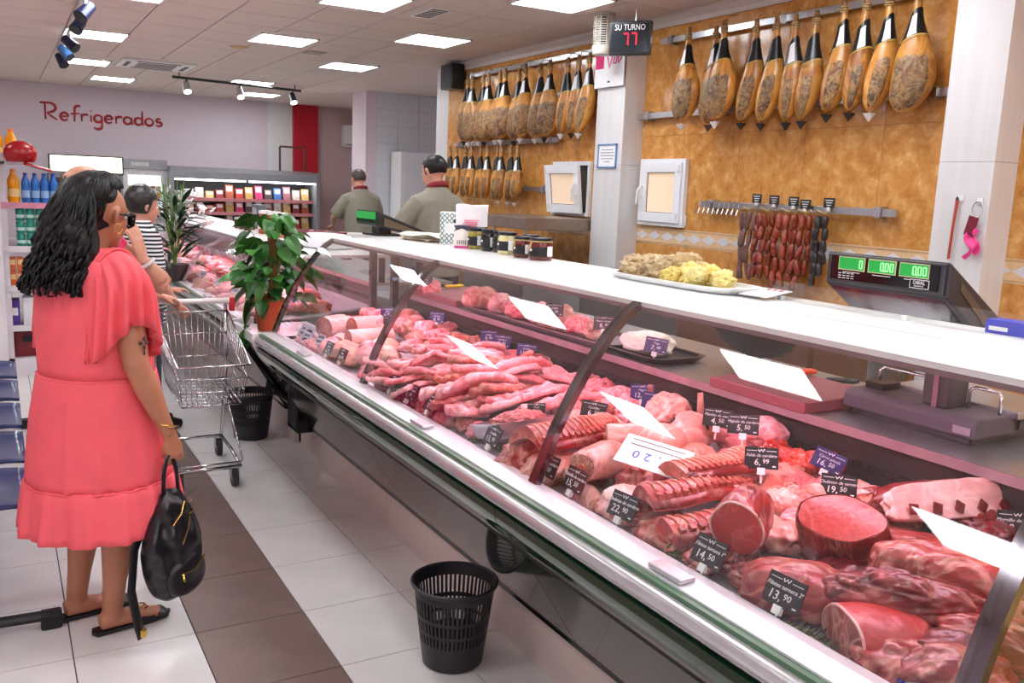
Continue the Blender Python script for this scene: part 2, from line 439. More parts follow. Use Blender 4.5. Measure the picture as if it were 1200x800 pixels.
# pillars of the right wall
col_mat = pm('pillar_panel', (222, 220, 220), 0.25, var=0.04, scale=3, stretch=(6, 6, 0.4))
def pillar(name, y0, y1, x0, x1, label):
    t = thing(name, label, None, (0, 0, 0), 0, None, 'structure')
    z = 0.0
    while z < ZC-0.01:
        z1 = min(ZC, z+0.93)
        MB().b2(x0, x1, y0, y1, z+0.001, z1-0.001).build('panel', col_mat, t); z = z1
    return t
pillar('wall_pillar', 2.78, 3.09, 4.4, 4.62, 'white pillar with the red stick and pink tag')
pillar('wall_pillar', 5.94, 6.32, 4.4, 4.62, 'white pillar between the two small windows')
pillar('wall_pillar', 9.62, 9.98, 4.62, 4.80, 'white pillar with papers at the end of the orange wall')
# far right: white tiled room
wt_mat = pm('white_wall_tile', (228, 234, 240), 0.2, var=0.02)
wjoint = pm('white_joint', (205, 208, 212), 0.7)
wt = MB().b2(5.02, 6.6, 13.02, 13.14, 0, ZC).build('wall_tiled', wjoint); tag(wt, 'white tiled partition wall at the end of the counter', None, kind='structure')
me = MB().b2(0.002, 0.348, 0, 0.02, 0.002, 0.248).mesh('wall_tile'); me.materials.append(wt_mat)
for i in range(4):
    for j in range(12): place('wall_tile', me, None, wt, (5.02+0.35*i, 13.0, 0.25*j))
fp = MB().b2(4.86, 5.02, 13.0, 13.6, 0, ZC).build('far_pillar', pink_wall); tag(fp, 'plain white pillar end beside the tiled partition', None, kind='structure')
ws = MB().b2(6.5, 6.62, 9.6, 16.6, 0, ZC+0.05).build('wall_side', rose_wall); tag(ws, 'side wall of the back room', None, kind='structure')
wn = MB().b2(4.8, 6.6, 9.98, 10.1, 0, ZC+0.05).build('wall_return', pink_wall); tag(wn, 'short return wall behind the papered pillar', None, kind='structure')

# white storage door at the tiled wall
dr = thing('door_1', 'plain white door in the tiled room behind the butcher', None, (5.25, 12.55, 0), 0, None, 'structure')
MB().b2(0, 0.07, 0, 0.4, 0, 2.12).build('door_frame', white_pl, dr)
MB().b2(0.07, 0.62, 0.0, 0.35, 0, 2.12).build('door_leaf', pm('door_white', (232, 236, 242), 0.35, var=0.02), dr)
MB().b2(0.50, 0.52, -0.03, 0, 1.0, 1.12).build('door_handle', steel, dr)

# bright little window far back
wd = thing('window_1', 'small bright window looking onto green leaves', None, (6.0, YB-0.03, 2.09), 0, None, 'structure')
fr = MB()
for (a, c, b_, d) in ((-0.12, 0.12, -0.18, -0.155), (-0.12, 0.12, 0.155, 0.18), (-0.12, -0.095, -0.18, 0.18), (0.095, 0.12, -0.18, 0.18)):
    fr.b2(a, c, -0.02, 0.01, b_, d)
fr.build('window_frame', white_pl, wd)
m_, nt, b = newmat('leafy_daylight'); N = nt.nodes; L = nt.links
nz = N.new('ShaderNodeTexNoise'); nz.inputs['Scale'].default_value = 14; rp = N.new('ShaderNodeValToRGB')
rp.color_ramp.elements[0].color = lin((120, 170, 60))+(1,); rp.color_ramp.elements[1].color = lin((235, 250, 200))+(1,); rp.color_ramp.elements[0].position = 0.4; rp.color_ramp.elements[1].position = 0.62
L.new(nz.outputs['Fac'], rp.inputs['Fac']); L.new(rp.outputs['Color'], b.inputs['Emission Color']); b.inputs['Emission Strength'].default_value = 1.4
b.inputs['Base Color'].default_value = (0.2, 0.3, 0.1, 1)
MB().b2(-0.095, 0.095, -0.005, 0.0, -0.155, 0.155).build('pane', m_, wd)

# two small hatch windows in the orange wall
frame_w = pm('window_frame_white', (240, 242, 246), 0.3, var=0.02)
frost = pm('frosted_daylight', (236, 212, 184), 0.4, var=0.08, scale=4, emit=(255, 222, 184), estr=0.22)
def hatch(name, y0, y1, z0, z1, ajar, label):
    t = thing(name, label, None, (XW, (y0+y1)/2, z0), 0, None, 'structure')
    w_ = (y1-y0)/2; h_ = z1-z0
    def ring(x0, x1, iw, ow, o0, o1, name_, parent, mat=frame_w):
        m = MB()
        m.b2(x0, x1, -ow, ow, o0, o0+iw); m.b2(x0, x1, -ow, ow, o1-iw, o1)
        m.b2(x0, x1, -ow, -ow+iw, o0+iw, o1-iw); m.b2(x0, x1, ow-iw, ow, o0+iw, o1-iw)
        return m.build(name_, mat, parent, bevel=0.003)
    ring(-0.035, 0.0, 0.035, w_, 0, h_, 'outer_frame', t)
    MB().b2(-0.004, 0.0, -w_+0.03, w_-0.03, 0.03, h_-0.03).build('backing', pm('window_dark', (60, 62, 60), 0.4), t)
    s = ring(-0.05, -0.015, 0.075, w_-0.032, 0.03, h_-0.03, 'sash', t)
    MB().b2(-0.030, -0.026, -w_+0.10, w_-0.10, 0.1, h_-0.1).build('pane', frost, s)
    ga = MB()
    for (a, b_, c, d) in ((-w_+0.103, w_-0.103, 0.101, 0.109), (-w_+0.103, w_-0.103, h_-0.109, h_-0.101), (-w_+0.103, -w_+0.111, 0.1, h_-0.1), (w_-0.111, w_-0.103, 0.1, h_-0.1)):
        ga.b2(-0.034, -0.028, a, b_, c, d)
    ga.build('gasket', black_mat, s)
    if ajar:
        s.rotation_euler = (0, 0, 0); s.location = (-0.045, 0.0, 0.0)
        s.rotation_euler = (0, radians(-7), 0)
    hd = MB(); hy = (w_-0.06) if not ajar else (-w_+0.075)
    hd.b2(-0.075, -0.05, hy-0.012, hy+0.012, h_/2-0.05, h_/2+0.05)
    hd.tube([(-0.08, hy, h_/2+0.03), (-0.095, hy, h_/2+0.01), (-0.095, hy+0.01, h_/2-0.1)], 0.010, 8)
    hd.build('handle', white_pl, s, smooth=False)
    hg = MB(); gy = -hy
    for z in (0.06, h_-0.1): hg.cyl((-0.055, gy*1.02, z), (-0.055, gy*1.02, z+0.05), 0.008, n=8)
    hg.build('hinge', white_pl, s)
    return t
hatch('window_2', 5.34, 5.90, 1.385, 1.91, False, 'small white hatch window beside the light switch')
hatch('window_3', 6.62, 7.24, 1.41, 1.90, True, 'small white hatch window tilted ajar behind the pillar')

# red painted sign on the back wall
sg = thing('wall_lettering', 'red brush lettering reading Refrigerados on the pale back wall', 'lettering', (1.61, YB-0.012, 2.525))
def brush(strokes, mat, parent, name='letter', r=0.020):
    for st in strokes:
        m = MB(); m.tube([(x, 0, z) for x, z in st], [r*(0.75+0.5*sin(pi*i/max(1, len(st)-1))) for i in range(len(st))], 6, flat=0.35, upv=(0, 1, 0))
        m.build(name, mat, parent)
def arc(cx, cz, rx, rz, a0, a1, n=10):
    return [(cx+rx*cos(radians(a0+(a1-a0)*i/n)), cz+rz*sin(radians(a0+(a1-a0)*i/n))) for i in range(n+1)]
def join(*ss):
    return [p for s_ in ss for p in s_]
H = 0.10  # x-height
GL = {
 'R': ([[(-0.03, 0.21), (0.06, 0.215)], [(0.03, 0.21), (0.03, -0.0)], join([(-0.02, 0.215)], arc(0.07, 0.155, 0.075, 0.06, 90, -80), [(0.05, 0.09), (0.10, 0.04), (0.16, 0.0)])], 0.19),
 'e': ([join([(0.0, 0.05), (0.09, 0.055)], arc(0.05, 0.05, 0.045, 0.05, 10, 320))], 0.12),
 'f': ([join(arc(0.09, 0.15, 0.045, 0.05, 60, 170), [(0.045, 0.1), (0.04, -0.01)]), [(0.0, 0.09), (0.10, 0.10)]], 0.11),
 'r': ([[(0.01, 0.1), (0.015, 0.0)], join([(0.015, 0.05)], arc(0.06, 0.05, 0.045, 0.045, 150, 50))], 0.10),
 'i': ([[(0.02, 0.09), (0.02, 0.0)], [(0.02, 0.135), (0.025, 0.15)]], 0.05),
 'g': ([join(arc(0.05, 0.05, 0.045, 0.048, 30, 390)), join([(0.095, 0.09), (0.095, -0.04)], arc(0.045, -0.045, 0.05, 0.045, 0, -150))], 0.125),
 'a': ([join(arc(0.05, 0.05, 0.045, 0.048, 30, 380)), [(0.098, 0.095), (0.095, 0.02), (0.115, 0.0)]], 0.13),
 'd': ([join(arc(0.05, 0.05, 0.045, 0.048, 30, 380)), [(0.098, 0.19), (0.095, 0.02), (0.115, 0.0)]], 0.13),
 'o': ([join(arc(0.05, 0.05, 0.048, 0.05, 60, 420))], 0.12),
 's': ([join(arc(0.05, 0.078, 0.032, 0.024, 50, 250), arc(0.045, 0.03, 0.038, 0.028, 80, -150))], 0.1)}
x = 0.0; word = 'Refrigerados'; tot = sum(GL[c][1] for c in word); S_ = 1.82/tot
letter_red = pm('lettering_red', (176, 34, 42), 0.5, var=0.25, scale=20)
for c in word:
    st, adv = GL[c]
    brush([[(-0.91+(x+px)*S_, (pz-0.06)*S_*0.93-0.00) for px, pz in s_] for s_ in st], letter_red, sg, r=0.017)
    x += adv
# ================================================================== the display counters
green_glass = pm('dark_green_panel', (14, 52, 30), 0.06, var=0.06, scale=2, spec=0.5, coat=0.5)
grey_panel = pm('grey_green_gloss_panel', (44, 56, 48), 0.06, var=0.04, scale=2, spec=0.5, coat=0.6)
black_gloss = pm('black_gloss', (14, 15, 17), 0.12, var=0.1)
plinth_mat = pm('plinth_tile', (206, 190, 182), 0.35, var=0.04, scale=4)
case_in = pm('case_inner_dark', (60, 54, 58), 0.3, 0.5, var=0.1, stretch=(1, 14, 1))
deck_mat = pm('deck_steel', (206, 202, 208), 0.3, 0.4, var=0.05)
wt_top = pm('white_worktop', (250, 250, 250), 0.25, var=0.015)
tube_pl = pm('silver_bumper', (196, 196, 198), 0.25, 0.7, var=0.04)
rail_wh = pm('pale_rail', (226, 226, 230), 0.3, 0.2, var=0.03)
rib_metal = pm('smoked_rib_metal', (120, 112, 118), 0.12, 0.95, var=0.05)
rail_gr = pm('green_seal', (74, 112, 84), 0.3, var=0.1)

ARC = [(1.256, 0.800), (1.270, 0.836), (1.286, 0.873), (1.302, 0.912), (1.318, 0.952), (1.337, 0.990), (1.357, 1.028), (1.382, 1.073), (1.409, 1.117), (1.435, 1.156), (1.463, 1.193), (1.490, 1.228), (1.518, 1.258), (1.552, 1.290), (1.595, 1.318)]

def counter(name, label, Y0, Y1, posts, arcp, top, deck_seg, ledge=True, near=True):
    t = thing(name, label, 'display counter', (0, 0, 0))
    L_ = Y1-Y0
    # plinth of tiles
    n = max(1, round(L_/0.9)); d = L_/n
    for k in range(n):
        MB().b2(1.545, 1.575, Y0+k*d+0.0015, Y0+(k+1)*d-0.0015, 0.0, 0.235).build('plinth_tile', plinth_mat, t)
    MB().b2(1.575, 2.62, Y0+0.02, Y1-0.02, 0.0, 0.74).build('cabinet_body', dark_steel, t)
    n = max(1, round(L_/1.37)); d = L_/n
    for k in range(n):
        a, b_ = Y0+k*d+0.002, Y0+(k+1)*d-0.002
        MB().sheet([(1.505, 0.238), (1.283, 0.588)], a, b_, 0.012).build('lower_panel', grey_panel, t)
        MB().sheet([(1.278, 0.602), (1.245, 0.63), (1.215, 0.66), (1.192, 0.70), (1.186, 0.735)], a, b_, 0.012).build('upper_panel', green_glass, t, smooth='auto')
    MB().b2(1.490, 1.52, Y0, Y1, 0.226, 0.242).build('panel_foot_strip', black_gloss, t)
    MB().b2(1.270, 1.284, Y0, Y1, 0.593, 0.603).build('trim_strip', alu, t)
    # bumper tube and rails
    MB().tube([(1.192, Y0-0.005, 0.766), (1.192, Y1+0.005, 0.766)], 0.027, 16).build('bumper', tube_pl, t, smooth='auto')
    MB().b2(1.188, 1.206, Y0, Y1, 0.792, 0.803).build('seal_strip', rail_gr, t)
    MB().prism([(1.204, 0.780), (1.300, 0.780), (1.300, 0.806), (1.262, 0.813), (1.206, 0.808)], Y0, Y1).build('rail', rail_wh, t)
    for k in range(len(posts)-1):
        yc = (posts[k]+posts[k+1])/2
        MB().box((1.232, yc, 0.817), (0.045, 0.11, 0.012)).build('glass_latch', alu, t, bevel=0.004)
    for s_, y in ((-1, Y0), (1, Y1)):
        MB().prism([(1.16, 0.735), (1.15, 0.775), (1.17, 0.805), (1.30, 0.812), (1.30, 0.70), (1.20, 0.66)], y-0.012, y+0.012).build('end_cap', white_pl, t, bevel=0.004)
        MB().prism([(1.54, 0.24), (1.27, 0.59), (1.19, 0.70), (1.20, 0.78), (2.3, 0.78), (2.3, 0.24)], y-0.010 if s_ > 0 else y-0.004, y+0.004 if s_ > 0 else y+0.010).build('end_panel', black_gloss, t)
    # deck with its perforated rear grille
    for k in range(deck_seg):
        a = Y0+0.02+(L_-0.04)*k/deck_seg; b_ = Y0+0.02+(L_-0.04)*(k+1)/deck_seg
        MB().sheet([(1.285, 0.770), (1.34, 0.752), (2.02, 0.835), (2.055, 0.845)], a+0.0015, b_-0.0015, 0.012).build('deck_tray', deck_mat, t)
        MB().b2(2.045, 2.060, a, b_, 0.845, 0.925).build('rear_panel', case_in, t)
    gr = MB()
    y = Y0+0.05
    while y < Y1-0.05:
        for z in (0.895, 0.908): gr.b2(2.040, 2.046, y, y+0.017, z, z+0.006)
        y += 0.026
    g = gr.build('grille_slots', black_mat, t); g['kind'] = 'stuff'
    xt, zt = top
    if ledge:
        MB().b2(2.052, 2.066, Y0, Y1, 0.925, 0.985).build('riser', case_in, t)
        MB().prism([(2.04, 0.985), (2.04, 1.002), (2.62, 1.002), (2.62, 0.985)], Y0, Y1).build('ledge', steel, t)
        MB().b2(2.034, 2.046, Y0, Y1, 0.980, 1.006).build('ledge_lip', pm('ledge_lip', (176, 150, 160), 0.3, 0.5), t)
    # glass panes with metal arcs
    for k in range(len(posts)-1):
        MB().sheet(arcp, posts[k]+0.004, posts[k+1]-0.004, 0.006).build('glass_pane', pane, t, smooth='auto')
    for k, y in enumerate(posts):
        w_ = 0.019
        MB().sheet([(p[0]+0.002, p[1]) for p in arcp], y-w_, y+w_, -0.020).build('glass_rib', rib_metal if near else alu, t, smooth='auto')
    # worktop in two boards with a dark joint
    xm = xt+0.26
    MB().prism([(xt-0.012, zt-0.018), (xt-0.015, zt-0.004), (xt-0.008, zt), (xm-0.0025, zt), (xm-0.0025, zt-0.018)], Y0-0.01, Y1+0.01).build('worktop_board', wt_top, t)
    MB().prism([(xm+0.0025, zt-0.018), (xm+0.0025, zt), (2.165, zt), (2.17, zt-0.018)], Y0-0.01, Y1+0.01).build('worktop_board', wt_top, t)
    MB().b2(xm-0.02, xm+0.02, Y0, Y1, zt-0.03, zt-0.012).build('worktop_joint', black_mat, t)
    MB().b2(xt-0.012, xt+0.02, Y0, Y1, zt-0.030, zt-0.018).build('worktop_edge', pm('edge_mauve', (120, 92, 98), 0.4), t)
    # lamp tubes below the worktop
    for k in range(len(posts)-1):
        a, b_ = posts[k]+0.06, posts[k+1]-0.06
        lt = MB().b2(xt+0.025, xt+0.10, a, b_, zt-0.0205, zt-0.0182).build('lamp_housing', white_metal, t)
        MB().b2(xt+0.032, xt+0.085, a+0.02, b_-0.02, zt-0.0265, zt-0.0205).build('lamp_tube', case_light, lt)
    for y in (posts[0], posts[-1]):
        MB().b2(2.10, 2.14, y-0.015 if y > Y0+0.1 else y, y+0.015, 1.0, zt-0.018).build('worktop_post', dark_steel, t)
    return t

Y0A, Y1A = 0.738, 4.785
POSTS = [0.752, 2.037, 3.405, 4.775]
ctA = counter('meat_counter', 'long curved-glass meat counter with white worktop and pillar ribs', Y0A, Y1A, POSTS, ARC, (1.61, 1.322), 6)
# end pane of the near case
ep = MB(); prof = [(1.262, 0.815)]+[(p[0]+0.01, p[1]) for p in ARC[1:]]+[(2.04, 1.30), (2.04, 0.86), (1.34, 0.78)]
ep.prism(prof, 4.783, 4.788); ep.build('end_pane', pane, ctA)
ep = MB(); ep.prism(prof, 0.741, 0.746); ep.build('end_pane', pane, ctA)

# farther counter
ARC2 = [(1.23, 0.800), (1.26, 0.87), (1.30, 0.95), (1.36, 1.03), (1.44, 1.10), (1.54, 1.15), (1.62, 1.17)]
ctB = counter('meat_counter', 'farther glass meat counter beyond the potted plant', 5.34, 11.4, [5.35, 7.36, 9.37, 11.39], ARC2, (1.63, 1.18), 5, near=False)
# ledge joining the two
jn = thing('counter_joint', 'pale ledge and dark wedge joining the two counters', 'counter', (0, 0, 0))
MB().b2(1.18, 1.62, 4.81, 5.315, 0.74, 0.775).build('ledge', rail_wh, jn, bevel=0.004)
MB().prism([(1.50, 0.30), (1.20, 0.72), (1.62, 0.72), (1.62, 0.30)], 4.81, 5.315).build('wedge', black_gloss, jn)
MB().b2(1.58, 2.60, 4.81, 5.315, 0.0, 0.74).build('body', plinth_mat, jn)
MB().b2(1.17, 1.20, 4.812, 5.315, 0.74, 0.79).build('edge_strip', white_metal, jn)
MB().b2(1.87, 2.20, 4.80, 5.315, 1.300, 1.322).build('corner_shelf', wt_top, jn)
for y in (4.9, 5.25): MB().b2(2.0, 2.04, y-0.02, y+0.02, 0.74, 1.300).build('shelf_post', dark_steel, jn)
# ================================================================== hams on the orange wall
ham_skin = meatmat('ham_skin', (206, 132, 44), (150, 84, 34), (226, 172, 84), 0.45, 7.0, (1, 1, 0.5), 0.30, bscale=24, bump=0.3)
ham_face = meatmat('ham_mould_face', (150, 104, 58), (78, 50, 38), (196, 172, 120), 0.30, 16.0, (1, 1, 1), 0.5, bscale=40, bump=0.6)
ham_shank = meatmat('ham_shank', (150, 92, 44), (96, 58, 34), (196, 150, 90), 0.4, 16.0, rough=0.45)
sleeve_mat = pm('black_ham_sleeve', (18, 18, 20), 0.3, var=0.2)
gold = pm('gold_print', (200, 168, 84), 0.4, var=0.1)
rope_mat = pm('hemp_rope', (190, 160, 110), 0.9, var=0.2)
cup_w = pm('cup_white', (238, 236, 234), 0.4, var=0.03)
cup_k = pm('cup_dark', (40, 30, 28), 0.4, var=0.1)
cup_b = pm('cup_brown', (96, 52, 36), 0.4, var=0.1)

def ham_rings(kind):
    # (z, centre x, half width x, half depth y)
    if kind == 0:
        return [(-0.02, 0, .014, .013), (-0.06, 0, .020, .018), (-0.12, .002, .021, .019), (-0.18, .002, .027, .024), (-0.24, .002, .042, .035), (-0.30, .004, .064, .046), (-0.36, .008, .088, .056), (-0.43, .010, .106, .066), (-0.50, .008, .113, .070), (-0.57, -.002, .106, .066), (-0.62, -.012, .088, .055), (-0.66, -.022, .058, .040), (-0.685, -.028, .022, .018)]
    if kind == 1:
        return [(-0.02, 0, .014, .013), (-0.07, .002, .020, .018), (-0.13, .004, .022, .020), (-0.20, .006, .030, .028), (-0.27, .008, .046, .040), (-0.33, .008, .064, .050), (-0.40, .004, .078, .060), (-0.47, -.006, .084, .066), (-0.54, -.018, .080, .062), (-0.60, -.032, .066, .052), (-0.65, -.044, .044, .038), (-0.68, -.052, .016, .016)]
    return [(-0.02, 0, .014, .013), (-0.07, -.002, .020, .018), (-0.14, -.002, .023, .021), (-0.22, 0, .034, .030), (-0.29, .004, .050, .042), (-0.36, .006, .066, .052), (-0.43, .004, .076, .060), (-0.50, -.002, .078, .064), (-0.56, -.010, .070, .058), (-0.61, -.018, .054, .046), (-0.65, -.022, .034, .030), (-0.672, -.024, .014, .014)]

def ham_surface(kind, a, s_, off=0.0):
    R = ham_rings(kind); i = min(len(R)-2, int(s_*(len(R)-1))); f = s_*(len(R)-1)-i
    z, cx, rx, ry = [R[i][k]*(1-f)+R[i+1][k]*f for k in range(4)]
    n_ = 1+0.07*mn.noise((cos(a)*2+kind*5, sin(a)*2, z*9))
    return (cx+(rx*n_+off)*cos(a), (ry*n_+off)*sin(a), z)

HAM = {}
def ham_meshes(kind):
    if kind in HAM: return HAM[kind]
    d = {}
    m = MB(); m.grid(lambda u, v: ham_surface(kind, 2*pi*u, 0.12+0.88*v), 18, 22, True)
    n0 = len(m.v); m.f.append(tuple(range(n0-18, n0)))
    d['body'] = m.mesh('body', True); d['body'].materials.append(ham_skin)
    m = MB(); m.grid(lambda u, v: ham_surface(kind, 2*pi*u, 0.16*v), 10, 6, True); m.f.append(tuple(range(10)))
    d['shank'] = m.mesh('shank', True); d['shank'].materials.append(ham_shank)
    a0, a1 = (-2.75, -0.55) if kind == 0 else ((-2.4, -1.1) if kind == 1 else (-2.3, -1.3))
    m = MB(); m.grid(lambda u, v: ham_surface(kind, a0+(a1-a0)*u, 0.50+0.47*v, 0.004+0.004*mn.noise((u*6, v*6, kind))-0.010*(abs(2*u-1)**6+abs(2*v-1)**6)), 14, 14)
    d['meat_face'] = m.mesh('meat_face', True); d['meat_face'].materials.append(ham_face)
    m = MB(); m.grid(lambda u, v: ham_surface(kind, 2*pi*u, 0.235+0.20*v-0.04*cos(2*pi*u+0.8), 0.004), 18, 5, True)
    d['label_sleeve'] = m.mesh('label_sleeve', True); d['label_sleeve'].materials.append(sleeve_mat)
    m = MB(); m.grid(lambda u, v: ham_surface(kind, -2.15+0.75*u, 0.27+0.15*v-0.04*cos(-2.15+0.75*u+0.8), 0.0055), 5, 4)
    d['paper_tag'] = m.mesh('paper_tag', True); d['paper_tag'].materials.append(paper)
    m = MB(); m.grid(lambda u, v: ham_surface(kind, 2*pi*u, 0.425+0.012*v-0.04*cos(2*pi*u+0.8), 0.0052), 18, 2, True)
    d['gold_print'] = m.mesh('gold_print', True); d['gold_print'].materials.append(gold)
    m = MB()
    for k in range(3):
        m.tube([(0.024*cos(t), 0.024*sin(t), -0.07-0.014*k) for t in [2*pi*q/10 for q in range(11)]], 0.005, 5)
    m.tube([(0.0, 0.02, -0.06), (0.005, 0.03, 0.01), (0.0, 0.13, 0.03)], 0.004, 5)
    d['rope'] = m.mesh('rope', True); d['rope'].materials.append(rope_mat)
    R = ham_rings(kind)[-1]
    for nm, mt in (('w', cup_w), ('k', cup_k), ('b', cup_b)):
        m = MB(); m.lathe([(0.034, -0.012), (0.036, -0.012), (0.004, -0.058), (0.0, -0.058)], 10, (R[1], 0, R[0])); m.tube([(R[1], 0, R[0]+0.01), (R[1], 0, R[0]-0.03)], 0.003, 5)
        d['cup'+nm] = m.mesh('drip_cup'); d['cup'+nm].materials.append(mt)
    HAM[kind] = d
    return d

def ham(y, z, kind, rz, cup, tagged, label, group, s_=1.0, x=4.43, tilt=0.0):
    t = thing('cured_ham', label, 'ham', (x, y, z), rz, group); t.scale = (s_, s_, s_); t.rotation_euler = (0, tilt, rz)
    d = ham_meshes(kind)
    for nm in ('body', 'shank', 'meat_face', 'rope'): place(nm, d[nm], None, t)
    sl = place('label_sleeve', d['label_sleeve'], None, t)
    place('gold_print', d['gold_print'], None, sl)
    if tagged: place('paper_tag', d['paper_tag'], None, sl)
    if cup: place('drip_cup', d['cup'+cup], None, t)

# local -y is the meat face: turn it towards the shop
FACE = radians(-90)
R_ = [(5.17, 2.84, 0, 'w', 1), (4.96, 2.83, 0, 'b', 1), (4.80, 2.84, 0, 'w', 0), (4.57, 2.82, 1, 'k', 0), (4.39, 2.81, 1, 'k', 0), (4.23, 2.80, 2, 'k', 1), (4.06, 2.80, 2, 'k', 0), (3.86, 2.84, 1, 'k', 1), (3.69, 2.83, 2, 'k', 1), (3.54, 2.83, 1, 'w', 1), (3.36, 2.84, 0, None, 1)]
LR = ['mould-brown cured ham with a white drip cup, first on the rail from the ticket display', 'mould-brown cured ham with a brown drip cup, second from the ticket display',
      'mould-brown cured ham, third on the rail from the ticket display', 'reddish cured ham with a dark drip cup, fourth from the ticket display',
      'slim orange cured ham, fifth on the rail from the ticket display', 'slim orange cured ham with a white slip, sixth from the ticket display',
      'reddish slim cured ham, seventh on the rail from the ticket display', 'orange cured ham with a white slip, fourth from the white pillar',
      'slim orange cured ham, third on the rail from the pillar with the red stick', 'orange cured ham above a white drip cup, second from the pillar with the red stick',
      'large mottled cured ham hanging right beside the pillar with the red stick']
for k, (y, z, kd, cp, tg) in enumerate(R_):
    rz = FACE + (0.25 if kd == 0 else 0.75) + random.uniform(-0.15, 0.15)
    if k == 10: rz = FACE+0.45
    ham(y, z, kd, rz, cp, tg, LR[k], 'hams on the rail beside the ticket display', 1.0 if k < 10 else 1.04, x=4.43-(0.07 if k in (0, 2) else 0.0), tilt=random.uniform(-0.03, 0.03))
ys = [8.84, 8.66, 8.48, 8.30, 8.12, 7.95, 7.74, 7.56, 7.34, 7.12]
for k, y in enumerate(ys):
    ham(y, 2.82+random.uniform(-0.015, 0.015), 0, FACE+0.7+random.uniform(-0.12, 0.12), 'w' if k % 3 else 'k', k % 2, 'wide mottled cured ham in the upper row, packed between its neighbours' if 0 < k < 9 else ('mottled cured ham in the upper row next to the small black speaker' if k == 0 else 'wide grey-mottled cured ham ending the packed upper row'), 'wide hams packed in the upper row', 1.02, x=4.45-0.035*(k % 2), tilt=0.0)
LT = ['slim cured ham with a white cup, first of the separate three beside the poster pillar', 'slim cured ham over a dark cup, middle of the separate three beside the poster pillar', 'slim cured ham nearest the poster pillar of the separate three']
for k, y in enumerate([6.84, 6.67, 6.51]):
    ham(y, 2.815, 2 if k < 2 else 1, FACE+0.6, 'wkw'[k], k > 0, LT[k], 'three hams beside the poster pillar', 1.0, tilt=0.03)
ys = [9.22, 9.02, 8.84, 8.66, 8.49, 8.30, 8.12, 8.00, 7.84, 7.67]
for k, y in enumerate(ys):
    ham(y, 2.10-0.003*k, 2, FACE+0.7+random.uniform(-0.1, 0.1), 'w' if k > 6 else None, k % 2, 'small golden cured ham in the lower row, between its neighbours' if 0 < k < 9 else ('small golden cured ham of the lower row nearest the papered pillar' if k == 0 else 'small golden cured ham ending the lower row towards the tilted window'), 'golden hams in the lower row', 0.84, x=4.45-0.02*(k % 2), tilt=0.0)

# rails
def rail(y0, y1, z, label, x=4.545, hooks=0):
    t = thing('hanging_rail', label, 'rail', (0, 0, 0))
    MB().b2(x-0.012, x+0.012, y0, y1, z-0.022, z+0.022).build('bar', steel, t, bevel=0.002)
    n = max(2, int((y1-y0)/0.9)+1)
    for k in range(n):
        y = y0+0.12+(y1-y0-0.24)*k/(n-1)
        b_ = MB().b2(x-0.018, XW-0.001, y-0.016, y+0.016, z-0.035, z+0.035).build('bracket', steel, t)
        MB().box((x-0.02, y, z), (0.008, 0.05, 0.05)).build('clamp', chrome, b_)
    for k in range(hooks):
        y = y1-0.03-0.05*k
        MB().tube([(x-0.014, y, z+0.03), (x-0.03, y, z+0.02), (x-0.035, y, z-0.03), (x-0.05, y, z-0.07), (x-0.065, y, z-0.06), (x-0.067, y, z-0.045)], 0.004, 6).build('hook', chrome, t)
rail(3.15, 5.70, 2.80, 'steel rail holding the hams beside the pillar with the red stick')
rail(3.15, 5.93, 2.245, 'steel rail with brackets running behind the ham bodies')
rail(6.36, 9.05, 2.83, 'steel rail holding the packed upper row of hams')
rail(6.36, 8.3, 2.50, 'bright steel rail behind the upper row of hams')
rail(7.12, 9.3, 2.10, 'steel rail holding the lower row of golden hams')
rail(7.23, 7.95, 1.64, 'short steel rail below the lower row of hams')
rail(3.43, 5.12, 1.575, 'steel sausage rail with hooks under the hams', hooks=9)

# sausages
def link_mesh(r, l):
    m = MB(); m.tube([(0, 0, l/2*1.0), (0.001, 0, l*0.44), (0.002, 0, l*0.25), (0.003, 0, 0), (0.002, 0, -l*0.25), (0.001, 0, -l*0.44), (0, 0, -l/2)], [r*0.2, r*0.72, r, r*1.04, r, r*0.72, r*0.2], 8)
    return m.mesh('sausage', True)
saus = {'dry': meatmat('sausage_dry', (122, 70, 58), (84, 44, 40), (180, 150, 140), 0.35, 40, rough=0.4, bump=0.5, bscale=90),
        'red': meatmat('sausage_red', (150, 44, 28), (104, 26, 18), (196, 110, 70), 0.25, 30, rough=0.25, bump=0.4, bscale=80),
        'deep': meatmat('sausage_deep', (166, 56, 34), (112, 30, 22), (206, 120, 80), 0.25, 30, rough=0.25, bump=0.4, bscale=80),
        'black': meatmat('sausage_black', (44, 30, 32), (24, 18, 20), (80, 62, 60), 0.2, 30, rough=0.3, bump=0.4, bscale=80)}
def bunch(y, zlen, n_str, r, l, mat, label, wob=0.018, loops=False):
    t = thing('sausage_string', label, 'sausages', (4.47, y, 1.55), 0, 'sausages hanging on the rail')
    me = link_mesh(r, l); me.materials.append(saus[mat]); rn = random.Random(int(y*100))
    for k in range(n_str):
        yy = (k-(n_str-1)/2)*r*1.9; z = -0.01; ln = zlen*rn.uniform(0.82, 1.0); xx = rn.uniform(-0.02, 0.02)
        while z > -ln:
            place('sausage', me, None, t, (xx+rn.uniform(-0.012, 0.012)-0.02*(k % 2), yy+rn.uniform(-wob, wob)*0.6, z-l/2), (rn.uniform(-0.22, 0.22), rn.uniform(-0.25, 0.25), rn.uniform(0, 3)))
            z -= l*0.86
    tie = MB(); tie.tube([(0.0, -0.05, 0.02), (0.02, 0, 0.0), (0.0, 0.05, 0.02)], 0.006, 6); tie.build('string_tie', rope_mat, t)
bunch(4.55, 0.44, 5, 0.016, 0.13, 'dry', 'bunch of thin dry brown sausages at the end of the hooks')
